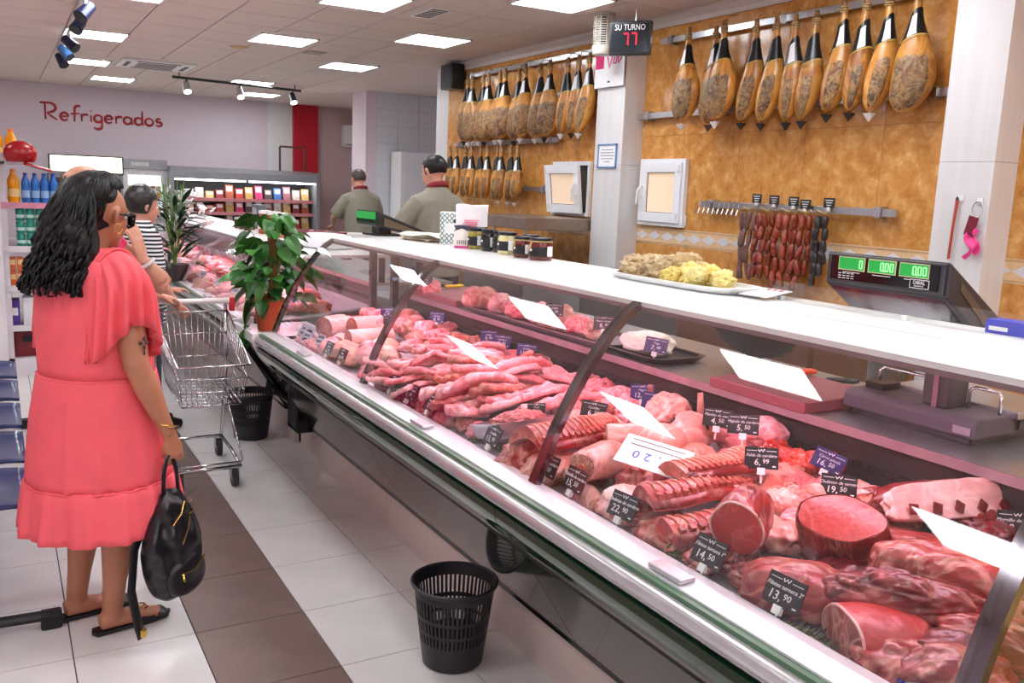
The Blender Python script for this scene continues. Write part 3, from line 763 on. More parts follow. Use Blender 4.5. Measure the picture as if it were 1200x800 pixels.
bunch(4.385, 0.46, 4, 0.020, 0.10, 'red', 'bunch of dark red chorizo links beside the brown sausages')
bunch(4.20, 0.53, 4, 0.021, 0.11, 'deep', 'longest bunch of red chorizo links hanging from the rail')
bunch(4.055, 0.44, 3, 0.021, 0.11, 'red', 'narrow bunch of red chorizo links beside the black puddings')
bunch(3.90, 0.40, 3, 0.021, 0.085, 'black', 'bunch of black pudding links near the end of the rail')
# wall items
tag_k = pm('tag_black', (26, 28, 32), 0.5, var=0.15)
for y, s_, z in ((4.52, 'brown sausages', 1.625), (4.36, 'dark red chorizo', 1.62), (4.19, 'longest chorizo bunch', 1.615), (4.09, 'narrow chorizo bunch', 1.60), (3.90, 'black puddings', 1.615)):
    t = thing('price_tag', 'small black price tag clipped on the rail above the '+s_, 'price tag', (4.515, y, z-0.04), 0, 'tags on the sausage rail')
    MB().box((0, 0, 0.045), (0.004, 0.085, 0.06)).build('board', tag_k, t)
    m = MB()
    for k in range(3): m.box((-0.0025, 0.0, 0.06-0.015*k), (0.001, 0.06-0.012*k, 0.005))
    m.build('lettering', ink_w, t)
    MB().box((0, 0, 0.008), (0.014, 0.02, 0.02)).build('clip', white_pl, t)
sw = thing('light_switch', 'white square light switch between hatch window and sausages', 'switch', (XW, 5.37, 1.44))
MB().box((-0.006, 0, 0), (0.012, 0.085, 0.085)).build('plate', white_pl, sw, bevel=0.003)
MB().box((-0.014, 0, 0), (0.006, 0.05, 0.05)).build('rocker', white_pl, sw, bevel=0.002)

# ticket display
tk = thing('ticket_display', 'black SU TURNO queue display showing red 77', 'display', (4.16, 5.60, 2.775), radians(-52)); tk.scale = (0.66, 0.66, 0.84)
# local +y faces the camera side after the turn: front is -y
MB().b2(-0.24, 0.24, 0.0, 0.09, -0.145, 0.145).build('case', black_pl, tk, bevel=0.008)
MB().b2(-0.215, 0.215, -0.004, 0.0, -0.12, 0.12).build('screen', pm('screen_black', (38, 42, 48), 0.15, var=0.05), tk)
red_led = emitmat('red_led', (255, 40, 60), 2.2)
def seg7(ch, w_, h_, t_):
    S = {'0': 'abcdef', '1': 'bc', '2': 'abged', '3': 'abgcd', '4': 'fgbc', '5': 'afgcd', '6': 'afgedc', '7': 'abc', '8': 'abcdefg', '9': 'abcdfg'}
    P = {'a': (0, h_/2, w_, t_), 'g': (0, 0, w_, t_), 'd': (0, -h_/2, w_, t_), 'b': (w_/2, h_/4, t_, h_/2), 'c': (w_/2, -h_/4, t_, h_/2), 'f': (-w_/2, h_/4, t_, h_/2), 'e': (-w_/2, -h_/4, t_, h_/2)}
    return [P[q] for q in S[ch]]
for k, ch in enumerate('77'):
    m = MB()
    for (cx, cz, a, b_) in seg7(ch, 0.055, 0.10, 0.013): m.box((-0.045+0.095*k+cx, -0.006, -0.012+cz), (a*0.92 if a > b_ else a, 0.003, b_*0.92 if b_ > a else b_))
    m.build('digit', red_led, tk)
o = place('lettering', text_mesh('SU TURNO', 0.072), ink_w, tk, (0, -0.0055, 0.088), (radians(90), 0, 0))
MB().cyl((0.05, 0.05, 0.14), (0.05, 0.05, 0.25), 0.008, n=8).build('mount_rod', steel, tk)
# insect killer tube
iz = thing('insect_trap', 'pale slatted round tube hanging beside the ticket display', 'insect trap', (4.17, 5.955, 2.69))
beige = pm('beige_plastic', (200, 192, 180), 0.45, var=0.04)
MB().lathe([(0.0, 0.0), (0.075, 0.0), (0.085, 0.02), (0.085, 0.065), (0.078, 0.07), (0.0, 0.07)], 20).build('base', beige, iz, smooth='auto')
MB().lathe([(0.0, 0.30), (0.085, 0.29), (0.085, 0.355), (0.06, 0.385), (0.0, 0.385)], 20).build('cap', beige, iz, smooth='auto')
for k in range(12):
    m = MB(); z = 0.08+0.018*k
    m.tube([(0.08*cos(t), 0.08*sin(t), z) for t in [2*pi*q/16 for q in range(17)]], 0.004, 5); m.build('grille_ring', beige, iz)
m = MB()
for k in range(10): m.cyl((0.077*cos(k*pi/5), 0.077*sin(k*pi/5), 0.06), (0.077*cos(k*pi/5), 0.077*sin(k*pi/5), 0.3), 0.004, n=5)
m.build('grille_bars', beige, iz)
MB().lathe([(0.03, 0.06), (0.03, 0.3)], 10).build('inner_tube', dark_steel, iz)
MB().cyl((0, 0, 0.38), (0, 0, 0.3+0.0), 0.006, n=6).build('hang_rod', steel, iz)
# poster on the pillar
po = thing('poster', 'white poster with pink lettering hung on the pillar', 'poster', (4.37, 6.13, 2.66), radians(-90))
MB().box((0, 0, 0), (0.40, 0.006, 0.36)).build('sheet', paper, po)
MB().box((-0.135, -0.004, 0.045), (0.115, 0.002, 0.15)).build('pink_block', ink_p, po)
brush2 = [[(-0.06, 0.10), (0.0, 0.115), (0.05, 0.10)], [(0.05, 0.12), (0.09, 0.10), (0.16, 0.12)], [(-0.03, 0.06), (0.0, -0.03), (0.04, 0.06)], [(0.07, 0.05), (0.05, 0.0), (0.09, 0.0), (0.10, 0.05)], [(0.12, 0.05), (0.12, 0.0), (0.16, 0.03), (0.17, 0.08)]]
for st in brush2:
    m = MB(); m.tube([(x, -0.004, z) for x, z in st], 0.009, 5, flat=0.3, upv=(0, 1, 0)); m.build('lettering', ink_p, po)
MB().box((0.0, -0.004, -0.14), (0.03, 0.001, 0.014)).build('small_print', ink_k, po)
ce = thing('certificate', 'small blue-framed certificate on the pillar', 'certificate', (4.398, 6.13, 1.93), radians(-90))
blue_fr = pm('blue_frame', (110, 150, 200), 0.4, var=0.05)
m = MB()
for (cx, cz, a, b_) in ((0, 0.092, 0.26, 0.012), (0, -0.092, 0.26, 0.012), (-0.124, 0, 0.012, 0.196), (0.124, 0, 0.012, 0.196)): m.box((cx, -0.006, cz), (a, 0.012, b_))
m.build('frame', blue_fr, ce)
MB().box((0, -0.003, 0), (0.24, 0.004, 0.176)).build('sheet', paper, ce)
m = MB()
for k, a in enumerate((0.16, 0.19, 0.19, 0.17, 0.08)): m.box((0, -0.0055, 0.05-0.024*k), (a, 0.001, 0.006))
m.build('lettering', pm('grey_ink', (120, 124, 130), 0.6), ce)
# black speaker at the far end
sp = thing('wall_speaker', 'small black loudspeaker beside the papered pillar', 'speaker', (4.50, 9.28, 2.70))
MB().b2(-0.10, 0.06, -0.14, 0.14, 0, 0.27).build('cabinet', black_pl, sp, bevel=0.01)
MB().b2(-0.106, -0.10, -0.125, 0.125, 0.015, 0.255).build('grille', pm('speaker_grille', (58, 58, 66), 0.7), sp)
MB().b2(0.06, 0.10, -0.02, 0.02, 0.1, 0.16).build('bracket', black_pl, sp)
# papers on the end pillar
for k, (x, z, a, b_, lb) in enumerate(((4.655, 2.44, 0.06, 0.26, 'narrow printed sheet with a large black mark, top of the pillar'), (4.745, 2.44, 0.105, 0.17, 'small printed notice sheet beside the black mark sheet'), (4.735, 2.09, 0.11, 0.20, 'price notice with bold black heading on the pillar'), (4.65, 2.06, 0.055, 0.42, 'long narrow printed list on the edge of the pillar'))):
    t = thing('notice_sheet', lb, 'paper', (x, 9.615, z))
    MB().box((0, 0, 0), (a, 0.004, b_)).build('sheet', paper, t)
    m = MB()
    if k == 2:
        place('lettering', text_mesh('PRECIO', 0.03), ink_k, t, (0, -0.003, 0.055), (radians(90), 0, 0)); place('lettering', text_mesh('2,60', 0.045), pm('steel_blue_ink', (110, 130, 180), 0.6), t, (0, -0.003, -0.03), (radians(90), 0, 0))
    else:
        for q in range(4): m.box((0, -0.003, b_*(0.3-0.2*q)), (a*0.7, 0.001, 0.008 if (k or q) else 0.06))
        m.build('lettering', ink_k, t)
# red stick and pink tag hanging on the near pillar
st = thing('red_stick', 'thin red stick hanging from a hook on the white pillar', 'stick', (4.385, 2.95, 1.66))
MB().tube([(0, 0, 0), (-0.004, 0.005, -0.15), (0, 0.012, -0.31)], [0.009, 0.0075, 0.0075], 7).build('rod', pm('red_stick', (176, 66, 50), 0.4, var=0.15), st)
MB().tube([(0.01, 0, 0.0), (-0.004, 0, 0.015), (-0.01, 0, 0.0)], 0.005, 6).build('loop', black_mat, st)
MB().box((0.010, -0.01, 0.012), (0.008, 0.03, 0.03)).build('hook_plate', white_pl, st)
hk = thing('hanging_tag', 'dark red card and bright pink ribbon hanging from a wire hoop', 'tag', (4.385, 2.83, 1.58))
MB().tube([(-0.004, 0.03*cos(t), 0.035+0.04*sin(t)) for t in [2*pi*q/14 for q in range(15)]], 0.003, 5).build('hoop', steel, hk)
MB().box((-0.008, 0.02, -0.05), (0.004, 0.055, 0.10), M=Matrix.Rotation(0.22, 3, 'X')).build('card', pm('maroon_card', (118, 20, 44), 0.5), hk)
m = MB(); m.grid(lambda u, v: (-0.012-0.01*sin(9*u+4*v), -0.03+0.065*u+0.02*sin(7*v), -0.075-0.13*v+0.02*sin(6*u)), 12, 14); m.build('ribbon', pm('hot_pink', (250, 70, 150), 0.5, var=0.08), hk, smooth=True)
MB().box((0.010, 0, 0.08), (0.008, 0.03, 0.03)).build('hook_plate', white_pl, hk)
# steel bench along the wall and extractor hood behind the jars
bn = thing('wall_bench', 'stainless steel work bench along the orange wall', 'bench', (0, 0, 0))
MB().b2(3.95, 4.58, 3.2, 5.9, 0.93, 0.97).build('top', steel, bn)
MB().b2(4.0, 4.55, 3.25, 5.85, 0.1, 0.93).build('body', steel, bn)
for y in (3.3, 4.5, 5.8): MB().b2(4.02, 4.06, y-0.02, y+0.02, 0, 0.1).build('foot', black_pl, bn)
hd = thing('slicer_hood', 'steel sheet hood standing on a bench below the tilted window', 'hood', (4.05, 6.9, 0.0))
MB().b2(-0.28, 0.42, -0.55, 0.55, 1.30, 1.40).build('top_sheet', pm('brown_steel', (150, 132, 120), 0.3, 0.6), hd, bevel=0.005)
for y in (-0.5, 0.05, 0.5): MB().b2(-0.25, -0.235, y-0.01, y+0.01, 0.95, 1.30).build('post', steel, hd)
MB().b2(-0.28, 0.42, -0.55, 0.55, 0.0, 0.95).build('bench', steel, hd)
MB().b2(-0.20, 0.05, -0.25, 0.25, 0.95, 1.18).build('slicer', steel, hd, bevel=0.02)
# ================================================================== things on the worktop and the ledge
ZT, ZL = 1.322, 1.002
# ---- shop scale: tilted display head on a post, weighing base
sc_dark = pm('scale_charcoal', (58, 56, 62), 0.4, var=0.06)
sc_mid = pm('scale_mauve_grey', (92, 84, 96), 0.45, var=0.05)
lcd = pm('lcd_green', (20, 120, 50), 0.3, var=0.1, emit=(30, 190, 80), estr=0.35)
lcd_d = pm('lcd_digit', (150, 250, 150), 0.4, var=0.02, emit=(150, 255, 150), estr=0.9)
gloss_under = pm('gloss_board_reflection', (96, 36, 50), 0.12, var=0.1, spec=0.5, coat=0.1)  # maroon base colour stands in for the cutting board's reflection
screen_k = pm('display_black', (12, 12, 14), 0.1, var=0.1)

def scale_head(t, W, digits=True, z0=0.0):
    # front face at x=0 (towards -x), body slopes back and down
    h = 0.098; D = 0.27; drop = 0.17
    MB().prism([(0, z0), (0, z0+h), (D, z0+h-drop), (D-0.02, z0-drop+0.005)], -W/2, W/2).build('head_body', sc_dark, t, bevel=0.006)
    hd = t
    MB().b2(-0.008, 0.0, -W/2+0.008, W/2-0.008, z0+0.006, z0+h-0.006).build('front_bezel', sc_dark, hd, bevel=0.003)
    fp_ = MB().b2(-0.011, -0.008, -W/2+0.024, W/2-0.024, z0+0.016, z0+h-0.012).build('front_plate', screen_k, hd)
    # glossy underside with the maroon board's reflection painted into its colour
    MB().prism([(0.012, z0-0.010), (0.012, z0-0.004), (D-0.03, z0-drop+0.002), (D-0.03, z0-drop-0.004)], -W/2+0.02, W/2-0.02).build('under_panel', gloss_under, hd)
    MB().prism([(0.05, z0+0.02), (0.05, z0+0.045), (D-0.03, z0-drop+0.075), (D-0.03, z0-drop+0.04)], -W/2-0.003, -W/2).build('side_inlay', pm('scale_bronze', (96, 80, 66), 0.4), hd)
    # windows: local +y is the viewer's left
    for k, (txt, cy) in enumerate((('0', 0.105), ('000', 0.0), ('000', -0.105))):
        ww = 0.088
        bz = MB(); zz = z0+0.066
        bz.b2(-0.0125, -0.011, cy-ww/2-0.003, cy+ww/2+0.003, zz-0.020, zz+0.020); b_ = bz.build('display_window', pm('display_rim', (205, 190, 150), 0.5), fp_)
        MB().b2(-0.0135, -0.0125, cy-ww/2, cy+ww/2, zz-0.017, zz+0.017).build('lcd', lcd, fp_)
        m = MB()
        for q, ch in enumerate(txt[::-1]):
            yy = cy-ww/2+0.010+0.016*q
            for (sx, sz, a, c) in seg7(ch, 0.009, 0.022, 0.0026):
                m.box((-0.0142, yy-sx, zz+sz), (0.001, a, c))
        if len(txt) == 3: m.box((-0.0142, cy-ww/2+0.034, zz-0.012), (0.001, 0.003, 0.003))
        m.build('digits', lcd_d, fp_)
        MB().b2(-0.0125, -0.011, cy-0.03, cy+0.03, zz-0.0265, zz-0.025).build('caption_line', ink_w, fp_)
    m = MB()
    for q in range(3):
        for p_ in range(4): m.box((-0.0115, 0.145-0.015*p_, z0+0.036-0.007*q), (0.001, 0.010, 0.002))
    m.build('small_print', ink_w, fp_)
    MB().b2(-0.0125, -0.011, -0.155, -0.095, z0+0.018, z0+0.043).build('maker_plate', ink_w, fp_)
    MB().b2(-0.0132, -0.0125, -0.153, -0.097, z0+0.020, z0+0.041).build('maker_plate_field', screen_k, fp_)
    place('lettering', text_mesh('DIBAL', 0.014), ink_w, fp_, (-0.0136, -0.125, z0+0.034), (radians(90), 0, radians(-90)))
    place('lettering', text_mesh('BALANZAS', 0.006), ink_w, fp_, (-0.0136, -0.125, z0+0.025), (radians(90), 0, radians(-90)))

sc1 = thing('shop_scale', 'large charcoal shop scale with three green displays on a post', 'scale', (2.20, 1.68, ZL))
# base: stepped body with steel pan to the rear
MB().prism([(-0.02, 0.02), (-0.02, 0.062), (0.0, 0.075), (0.17, 0.075), (0.19, 0.062), (0.19, 0.02)], -0.34, 0.08).build('base', sc_mid, sc1, bevel=0.006)
MB().b2(0.0, 0.36, -0.32, 0.06, 0.0, 0.03).build('foot_plate', sc_dark, sc1, bevel=0.003)
MB().b2(0.14, 0.38, -0.36, 0.04, 0.065, 0.085).build('weighing_pan', steel, sc1, bevel=0.004)
MB().b2(0.16, 0.34, -0.34, 0.02, 0.03, 0.065).build('pan_support', sc_mid, sc1)
MB().b2(0.02, 0.11, -0.23, -0.15, 0.075, 0.30).build('post', sc_dark, sc1, bevel=0.006)
MB().b2(0.015, 0.02, -0.20, -0.185, 0.075, 0.30).build('post_strip', pm('mauve_gloss', (150, 110, 130), 0.2), sc1)
MB().b2(0.05, 0.13, 0.0, 0.06, 0.075, 0.095).build('junction_box', black_pl, sc1)
for (a, b_) in ((-0.14, 0.05), (-0.33, -0.24)):
    MB().tube([(0.10, a, 0.075), (0.10, a, 0.125), (0.105, a+0.012, 0.135), (0.105, b_-0.012, 0.135), (0.10, b_, 0.125), (0.10, b_, 0.075)], 0.005, 7).build('wire_guard', chrome, sc1, smooth=True)
MB().b2(-0.0215, -0.02, -0.33, -0.28, 0.03, 0.05).build('type_label', pm('label_grey', (170, 160, 170), 0.5), sc1)
scale_head(sc1, 0.41, True, 0.377)
# second scale far end
sc2 = thing('shop_scale', 'smaller black shop scale at the far end of the worktop', 'scale', (1.90, 5.06, ZT), radians(4))
MB().b2(0.06, 0.14, -0.05, 0.05, 0.0, 0.06).build('post', sc_dark, sc2)
t_ = sc2
W = 0.28
MB().prism([(0, 0.06), (0, 0.15), (0.36, 0.02), (0.34, 0.0)], -W/2, W/2).build('head_body', black_pl, sc2, bevel=0.006)
MB().b2(-0.006, 0.0, -W/2+0.012, W/2-0.012, 0.075, 0.14).build('display_window', lcd, sc2)
MB().b2(-0.007, -0.001, -W/2+0.012, W/2-0.012, 0.076, 0.098).build('front_plate', screen_k, sc2)
MB().prism([(0.05, 0.062), (0.05, 0.11), (0.28, 0.03), (0.28, 0.012)], -W/2-0.003, -W/2).build('side_inlay', pm('scale_bronze', (96, 80, 66), 0.4), sc2)
MB().b2(0.02, 0.18, -0.10, 0.10, 0.0, 0.012).build('foot_plate', black_pl, sc2)

# ---- clear low screen standing on the worktop
ls = thing('sneeze_screen', 'low clear plastic screen standing on the worktop before the scale', 'screen', (2.07, 1.50, ZT))
MB().b2(0, 0.004, -0.70, 0.47, 0.0, 0.055).build('sheet', pane, ls)
for y in (-0.6, 0.0, 0.44): MB().b2(-0.006, 0.010, y-0.008, y+0.008, 0, 0.012).build('foot', white_pl, ls)

# ---- tray with tripe and lard
tr_ = thing('oval_tray', 'long white tray on the worktop holding tripe and yellow fat', 'tray', (2.03, 2.36, ZT), radians(90))
def tray_mesh(lx, ly, h, th=0.006, p=4.0, n=40, flare=0.02):
    m = MB(); prof = [(0.0, 0.0), (0.93, 0.0), (0.98, 0.006), (1.0, h-0.004), (1.0, h), (1.0-th*2/ly, h), (0.955, 0.01), (0.9, th), (0.0, th)]
    def se(a): 
        c, s_ = cos(a), sin(a); r = (abs(c)**p+abs(s_)**p)**(-1/p); return r*c, r*s_
    vs_ = []
    for (q, z) in prof:
        for k in range(n):
            a, b_ = se(2*pi*k/n); f = flare*(z/h)
            vs_.append(((lx+f)*q*a, (ly+f)*q*b_, z))
    fs = []
    for i in range(len(prof)-1):
        for k in range(n): fs.append((i*n+k, i*n+(k+1) % n, (i+1)*n+(k+1) % n, (i+1)*n+k))
    m.add(vs_, fs); return m
tray_mesh(0.31, 0.10, 0.022).build('dish', white_pl, tr_, smooth='auto')

# ---- jars, box and bag on the worktop
lid_k = pm('jar_lid_dark', (30, 28, 40), 0.3, 0.3, var=0.1)
def jar(x, y, r, h, content, label, tagc, band=True, string=False):
    t = thing('glass_jar', label, 'jar', (x, y, ZT), random.uniform(-0.3, 0.3), 'jars on the worktop')
    cm_ = pm('jar_'+content[0], content[1], 0.15, var=0.25, scale=40, coat=0.6)
    MB().lathe([(0, 0.0), (r*0.92, 0.0), (r, 0.006), (r, h*0.72), (r*0.9, h*0.82), (r*0.86, h*0.86), (0, h*0.86)], 20).build('jar_body', cm_, t, smooth='auto')
    MB().lathe([(0, h*0.86), (r*0.93, h*0.86), (r*0.95, h*0.88), (r*0.95, h*0.985), (r*0.9, h), (0, h)], 20).build('lid', lid_k, t, smooth='auto')
    if band:
        m = MB(); m.grid(lambda u, v: ((r+0.001)*cos(2.2+2.6*u), (r+0.001)*sin(2.2+2.6*u), h*(0.18+0.42*v)), 12, 2); m.build('label_band', pm('jar_label_black', (26, 24, 26), 0.5), t)
        m = MB(); m.grid(lambda u, v: ((r+0.002)*cos(tagc+0.8*u), (r+0.002)*sin(tagc+0.8*u), h*(0.2+0.44*v)), 6, 2); m.build('paper_label', paper, t)
        m = MB(); m.grid(lambda u, v: ((r+0.0022)*cos(2.9+0.35*u), (r+0.0022)*sin(2.9+0.35*u), h*(0.42+0.09*v)), 5, 2); m.build('white_print', ink_w, t)
    if string:
        m = MB(); m.tube([((r*0.97)*cos(a), (r*0.97)*sin(a), h*0.84) for a in [2*pi*q/18 for q in range(19)]], 0.003, 5); m.build('string', rope_mat, t)
        m = MB(); m.tube([(-r*0.98, 0, h*0.84), (-r*1.05, 0.006, h*0.6), (-r*1.03, 0.012, h*0.4)], [0.003, 0.006, 0.005], 5); m.build('string_end', rope_mat, t)
GREEN = ('olive', (150, 140, 50)); DARK = ('dark', (30, 24, 26)); CREAM = ('cream', (214, 206, 150)); RED = ('red', (98, 26, 22))
jar(2.075, 3.975, 0.042, 0.105, GREEN, 'olive-green preserve jar right beside the paper bag', 4.4)
jar(2.085, 3.86, 0.040, 0.105, DARK, 'dark preserve jar with two pale labels behind the cream jar', 4.2)
jar(2.10, 3.77, 0.038, 0.102, DARK, 'dark preserve jar squeezed behind the cream jar', 4.1)
jar(2.065, 3.64, 0.046, 0.105, CREAM, 'cream-coloured preserve jar with a black label band', 4.3)
jar(2.125, 3.53, 0.042, 0.10, RED, 'small red preserve jar behind the string-tied jars', 4.2, True, True)
jar(2.05, 3.47, 0.044, 0.095, RED, 'reddish jar tied with pale string beside the cream jar', 4.3, True, True)
jar(2.06, 3.335, 0.052, 0.098, RED, 'largest red-brown jar tied with pale string, end of the row', 4.6, True, True)
bx_ = thing('patterned_box', 'tall slim white box with green diamond pattern', 'box', (2.085, 4.30, ZT), radians(58))
MB().b2(-0.035, 0.035, -0.05, 0.05, 0, 0.172).build('carton', paper, bx_, bevel=0.002)
m = MB()
gpat = pm('pattern_green', (28, 110, 86), 0.5, var=0.1)
for i in range(4):
    for j in range(6):
        cy, cz = -0.0375+0.025*i, 0.02+0.0265*j
        if 1 <= j <= 4 and i in (1, 2) and j in (2, 3): continue
        for (a0, a1) in (((0, .013), (.011, 0)), ((.011, 0), (0, -.013)), ((0, -.013), (-.011, 0)), ((-.011, 0), (0, .013))):
            m.tube([(-0.0358, cy+a0[0], cz+a0[1]), (-0.0358, cy+a1[0], cz+a1[1])], 0.0018, 4)
o = m.build('diamond_print', gpat, bx_); o['kind'] = 'stuff'
for (cy, cz) in ((-0.03, 0.05), (-0.03, 0.125)):
    MB().sphere((-0.0356, cy, cz), (0.001, 0.011, 0.011), 10, 6).build('black_dot', ink_k, bx_)
MB().b2(-0.0365, -0.0355, -0.018, 0.018, 0.07, 0.10).build('name_field', paper, bx_)
bag = thing('paper_bag', 'white paper bag with pink print folded over a dark band', 'bag', (2.10, 4.08, ZT), radians(62))
def bagf(hw, hd, z0, z1, top):
    m = MB(); n = 28
    def f(u, v):
        a = 2*pi*u; k = v**2*top; c, s_ = cos(a), sin(a); r = (abs(c)**5+abs(s_)**5)**(-0.2)
        return (hd*r*c*(1-k)+0.004*sin(5*v+3*a)*v, hw*r*s_*(1+0.02*sin(7*v)), z0+(z1-z0)*v+0.006*sin(3*a)*v)
    m.grid(f, n, 9, True); m.f.append(tuple(range(n))); m.f.append(tuple(range(n*8, n*9))); return m
bagf(0.082, 0.034, 0.0, 0.215, 0.75).build('bag_body', paper, bag, smooth='auto')
bagf(0.0832, 0.0352, 0.072, 0.108, 0.02).build('dark_band', pm('band_slate', (62, 64, 82), 0.6), bag, smooth='auto')
m = MB()
for k in range(4): m.box((-0.034+0.002*k, 0.004*k, 0.138-0.009*k), (0.003, 0.075-0.008*(k % 2), 0.005))
m.build('pink_print', pm('light_pink_ink', (240, 130, 165), 0.6), bag)
crd = thing('info_card', 'pale standing card with a pink foot before the paper bag', 'card', (2.02, 4.03, ZT), radians(60))
MB().prism([(-0.04, 0.012), (0.04, 0.012), (0.042, 0.05), (0.036, 0.085), (0.0, 0.098), (-0.036, 0.085)], -0.002, 0.002, 'x').build('sheet', pm('card_cream', (246, 234, 226), 0.6, var=0.02), crd)
MB().b2(-0.012, 0.012, -0.035, 0.035, 0, 0.012).build('foot', pm('card_pink', (214, 80, 150), 0.5), crd)
m = MB()
for k in range(5): m.box((-0.003, -0.02+0.010*k, 0.03), (0.001, 0.005, 0.02))
m.build('grey_print', pm('grey_ink', (120, 124, 130), 0.6), crd)
wp = thing('wrapping_stack', 'low stack of pale wrapping paper left of the patterned box', 'paper', (2.06, 4.56, ZT), 0.1)
for k in range(3):
    m = MB(); m.grid(lambda u, v: ((u-0.5)*0.16, (v-0.5)*0.32, 0.008+0.014*k+0.010*sin(5*u+4*v+k)), 10, 12); m.grid(lambda u, v: ((u-0.5)*0.16, (v-0.5)*0.32, 0.001+0.013*k+0.008*sin(5*u+4*v+k)*(k > 0)), 10, 12)
    m.build('sheet', pm('wrap_cream', (246, 232, 214), 0.7), wp, smooth=True)
# clear box with a white card
cb = thing('clear_box', 'clear plastic box with a white price card inside', 'box', (2.06, 1.985, ZT), radians(3))
m = MB()
for (a, b_, c, d, e0, e1) in ((-0.09, -0.087, -0.07, 0.07, 0, 0.05), (0.087, 0.09, -0.07, 0.07, 0, 0.05), (-0.087, 0.087, -0.07, -0.067, 0, 0.05), (-0.087, 0.087, 0.067, 0.07, 0, 0.05), (-0.087, 0.087, -0.067, 0.067, 0, 0.003)): m.b2(a, b_, c, d, e0, e1)
m.build('box_walls', pane, cb)
cdm = MB().box((-0.01, 0, 0.016), (0.12, 0.11, 0.003), M=Matrix.Rotation(-0.12, 3, 'Y')).build('card', paper, cb)
for k in range(3): MB().box((0.03-0.001*k, 0.02-0.025*k, 0.0235), (0.012, 0.014, 0.0012), M=Matrix.Rotation(-0.12, 3, 'Y')).build('red_figure', ink_r, cb)
bb = thing('blue_box', 'small bright blue carton lying on the worktop beyond the scale', 'box', (2.125, 1.24, ZT), radians(4))
MB().b2(-0.03, 0.03, -0.055, 0.055, 0, 0.034).build('carton', pm('carton_blue', (28, 40, 190), 0.4, var=0.1), bb, bevel=0.002)
MB().b2(-0.0315, -0.03, 0.0, 0.045, 0.008, 0.018).build('white_print', ink_w, bb)

# ---- cutting boards and knives on the ledge
board_mat = pm('maroon_board', (150, 78, 88), 0.5, var=0.08, scale=20, bump=0.1, bscale=90)
b1 = thing('cutting_board', 'maroon cutting board with the yellow-handled knife', 'cutting board', (2.26, 4.45, ZL), 0)
MB().b2(-0.20, 0.20, -0.30, 0.30, 0, 0.035).build('slab', board_mat, b1, bevel=0.004)
b2_ = thing('cutting_board', 'maroon cutting board with the orange-handled knife beside the scale', 'cutting board', (2.20, 1.96, ZL), 0)
MB().b2(-0.17, 0.19, -0.19, 0.22, 0, 0.035).build('slab', board_mat, b2_, bevel=0.004)
def knife(loc, rz, hc, hl, bl, label):
    t = thing('knife', label, 'knife', loc, rz)
    MB().prism([(0, -0.012), (bl*0.75, -0.014), (bl, 0.004), (bl*0.9, 0.012), (0, 0.012)], 0.004, 0.0065, 'z').build('blade', steel, t)
    MB().tube([(0.002, 0, 0.013), (-0.01, 0, 0.013), (-hl*0.5, 0.003, 0.013), (-hl*0.85, 0, 0.013), (-hl, 0.004, 0.013)], [0.012, 0.014, 0.0125, 0.015, 0.008], 8, flat=0.8).build('handle', hc, t, smooth=True)
knife((2.24, 4.66, ZL+0.037), radians(192), pm('knife_yellow', (250, 206, 20), 0.4), 0.13, 0.16, 'knife with bright yellow handle on the maroon board')
knife((2.26, 2.10, ZL+0.037), radians(160), pm('knife_orange', (246, 96, 56), 0.4), 0.14, 0.13, 'knife with orange handle on the board by the scale')
knife((2.46, 2.06, ZL+0.002), radians(150), black_pl, 0.11, 0.12, 'black-handled knife lying behind the maroon board')
# dark back cabinets below the worktop seen through the glass
bk = thing('rear_cabinet', 'dark brown back cabinet behind the butchers bench', 'cabinet', (0, 0, 0))
MB().b2(3.35, 3.75, 2.9, 3.9, 0, 0.98).build('carcass', pm('dark_brown_wood', (84, 58, 44), 0.5, var=0.15, scale=8, stretch=(1, 1, 6)), bk)
for k in range(2): 
    d_ = MB().b2(3.335, 3.35, 2.92+0.49*k, 3.39+0.49*k, 0.05, 0.94).build('door', pm('dark_brown_door', (96, 66, 50), 0.45, var=0.15, scale=8, stretch=(1, 1, 6)), bk)
    MB().b2(3.32, 3.335, 2.97+0.49*k, 2.985+0.49*k, 0.6, 0.75).build('handle', steel, d_)
# black bowl lid leaning on the ledge
lid = thing('fluted_tray', 'big round black fluted tray leaning behind the maroon board', 'tray', (2.36, 2.33, ZL+0.135))
m = MB(); m.lathe([(0.0, 0.0), (0.13, 0.0), (0.15, 0.015), (0.155, 0.04), (0.158, 0.045), (0.15, 0.05), (0.0, 0.045)], 120, mod=lambda a, z: 1+(0.03*cos(20*a) if z > 0.01 else 0))
o = m.build('fluted_dish', pm('tray_matt_black', (18, 18, 20), 0.55, var=0.2), lid, smooth='auto'); lid.rotation_euler = Vector((0.62, 0.30, 0.62)).to_track_quat('Z', 'Y').to_euler()
# ================================================================== meat in the case
beef = meatmat('beef', (158, 32, 34), (92, 10, 18), (220, 150, 138), 0.15, 7, (1, 2.2, 1), 0.28, bump=0.55)
beef_cut = meatmat('beef_cut_face', (190, 50, 46), (168, 36, 38), (216, 120, 110), 0.08, 10, (1, 1, 1), 0.35, bump=0.2, bscale=80)
beef_pale = meatmat('beef_silverskin', (180, 62, 58), (122, 24, 30), (224, 168, 148), 0.30, 7, (1, 1.6, 1), 0.28, bump=0.6)
beef_dark = meatmat('beef_dark', (128, 16, 24), (78, 6, 14), (190, 90, 92), 0.14, 12, (1, 1.5, 1), 0.3, bump=0.5)
pork = meatmat('pork', (238, 124, 132), (206, 80, 94), (252, 212, 212), 0.34, 9, (1, 1.5, 1), 0.28, bump=0.6)
pork_pale = meatmat('pork_pale', (244, 162, 164), (224, 116, 124), (252, 224, 222), 0.36, 9, (1, 1.2, 1), 0.3, bump=0.55)
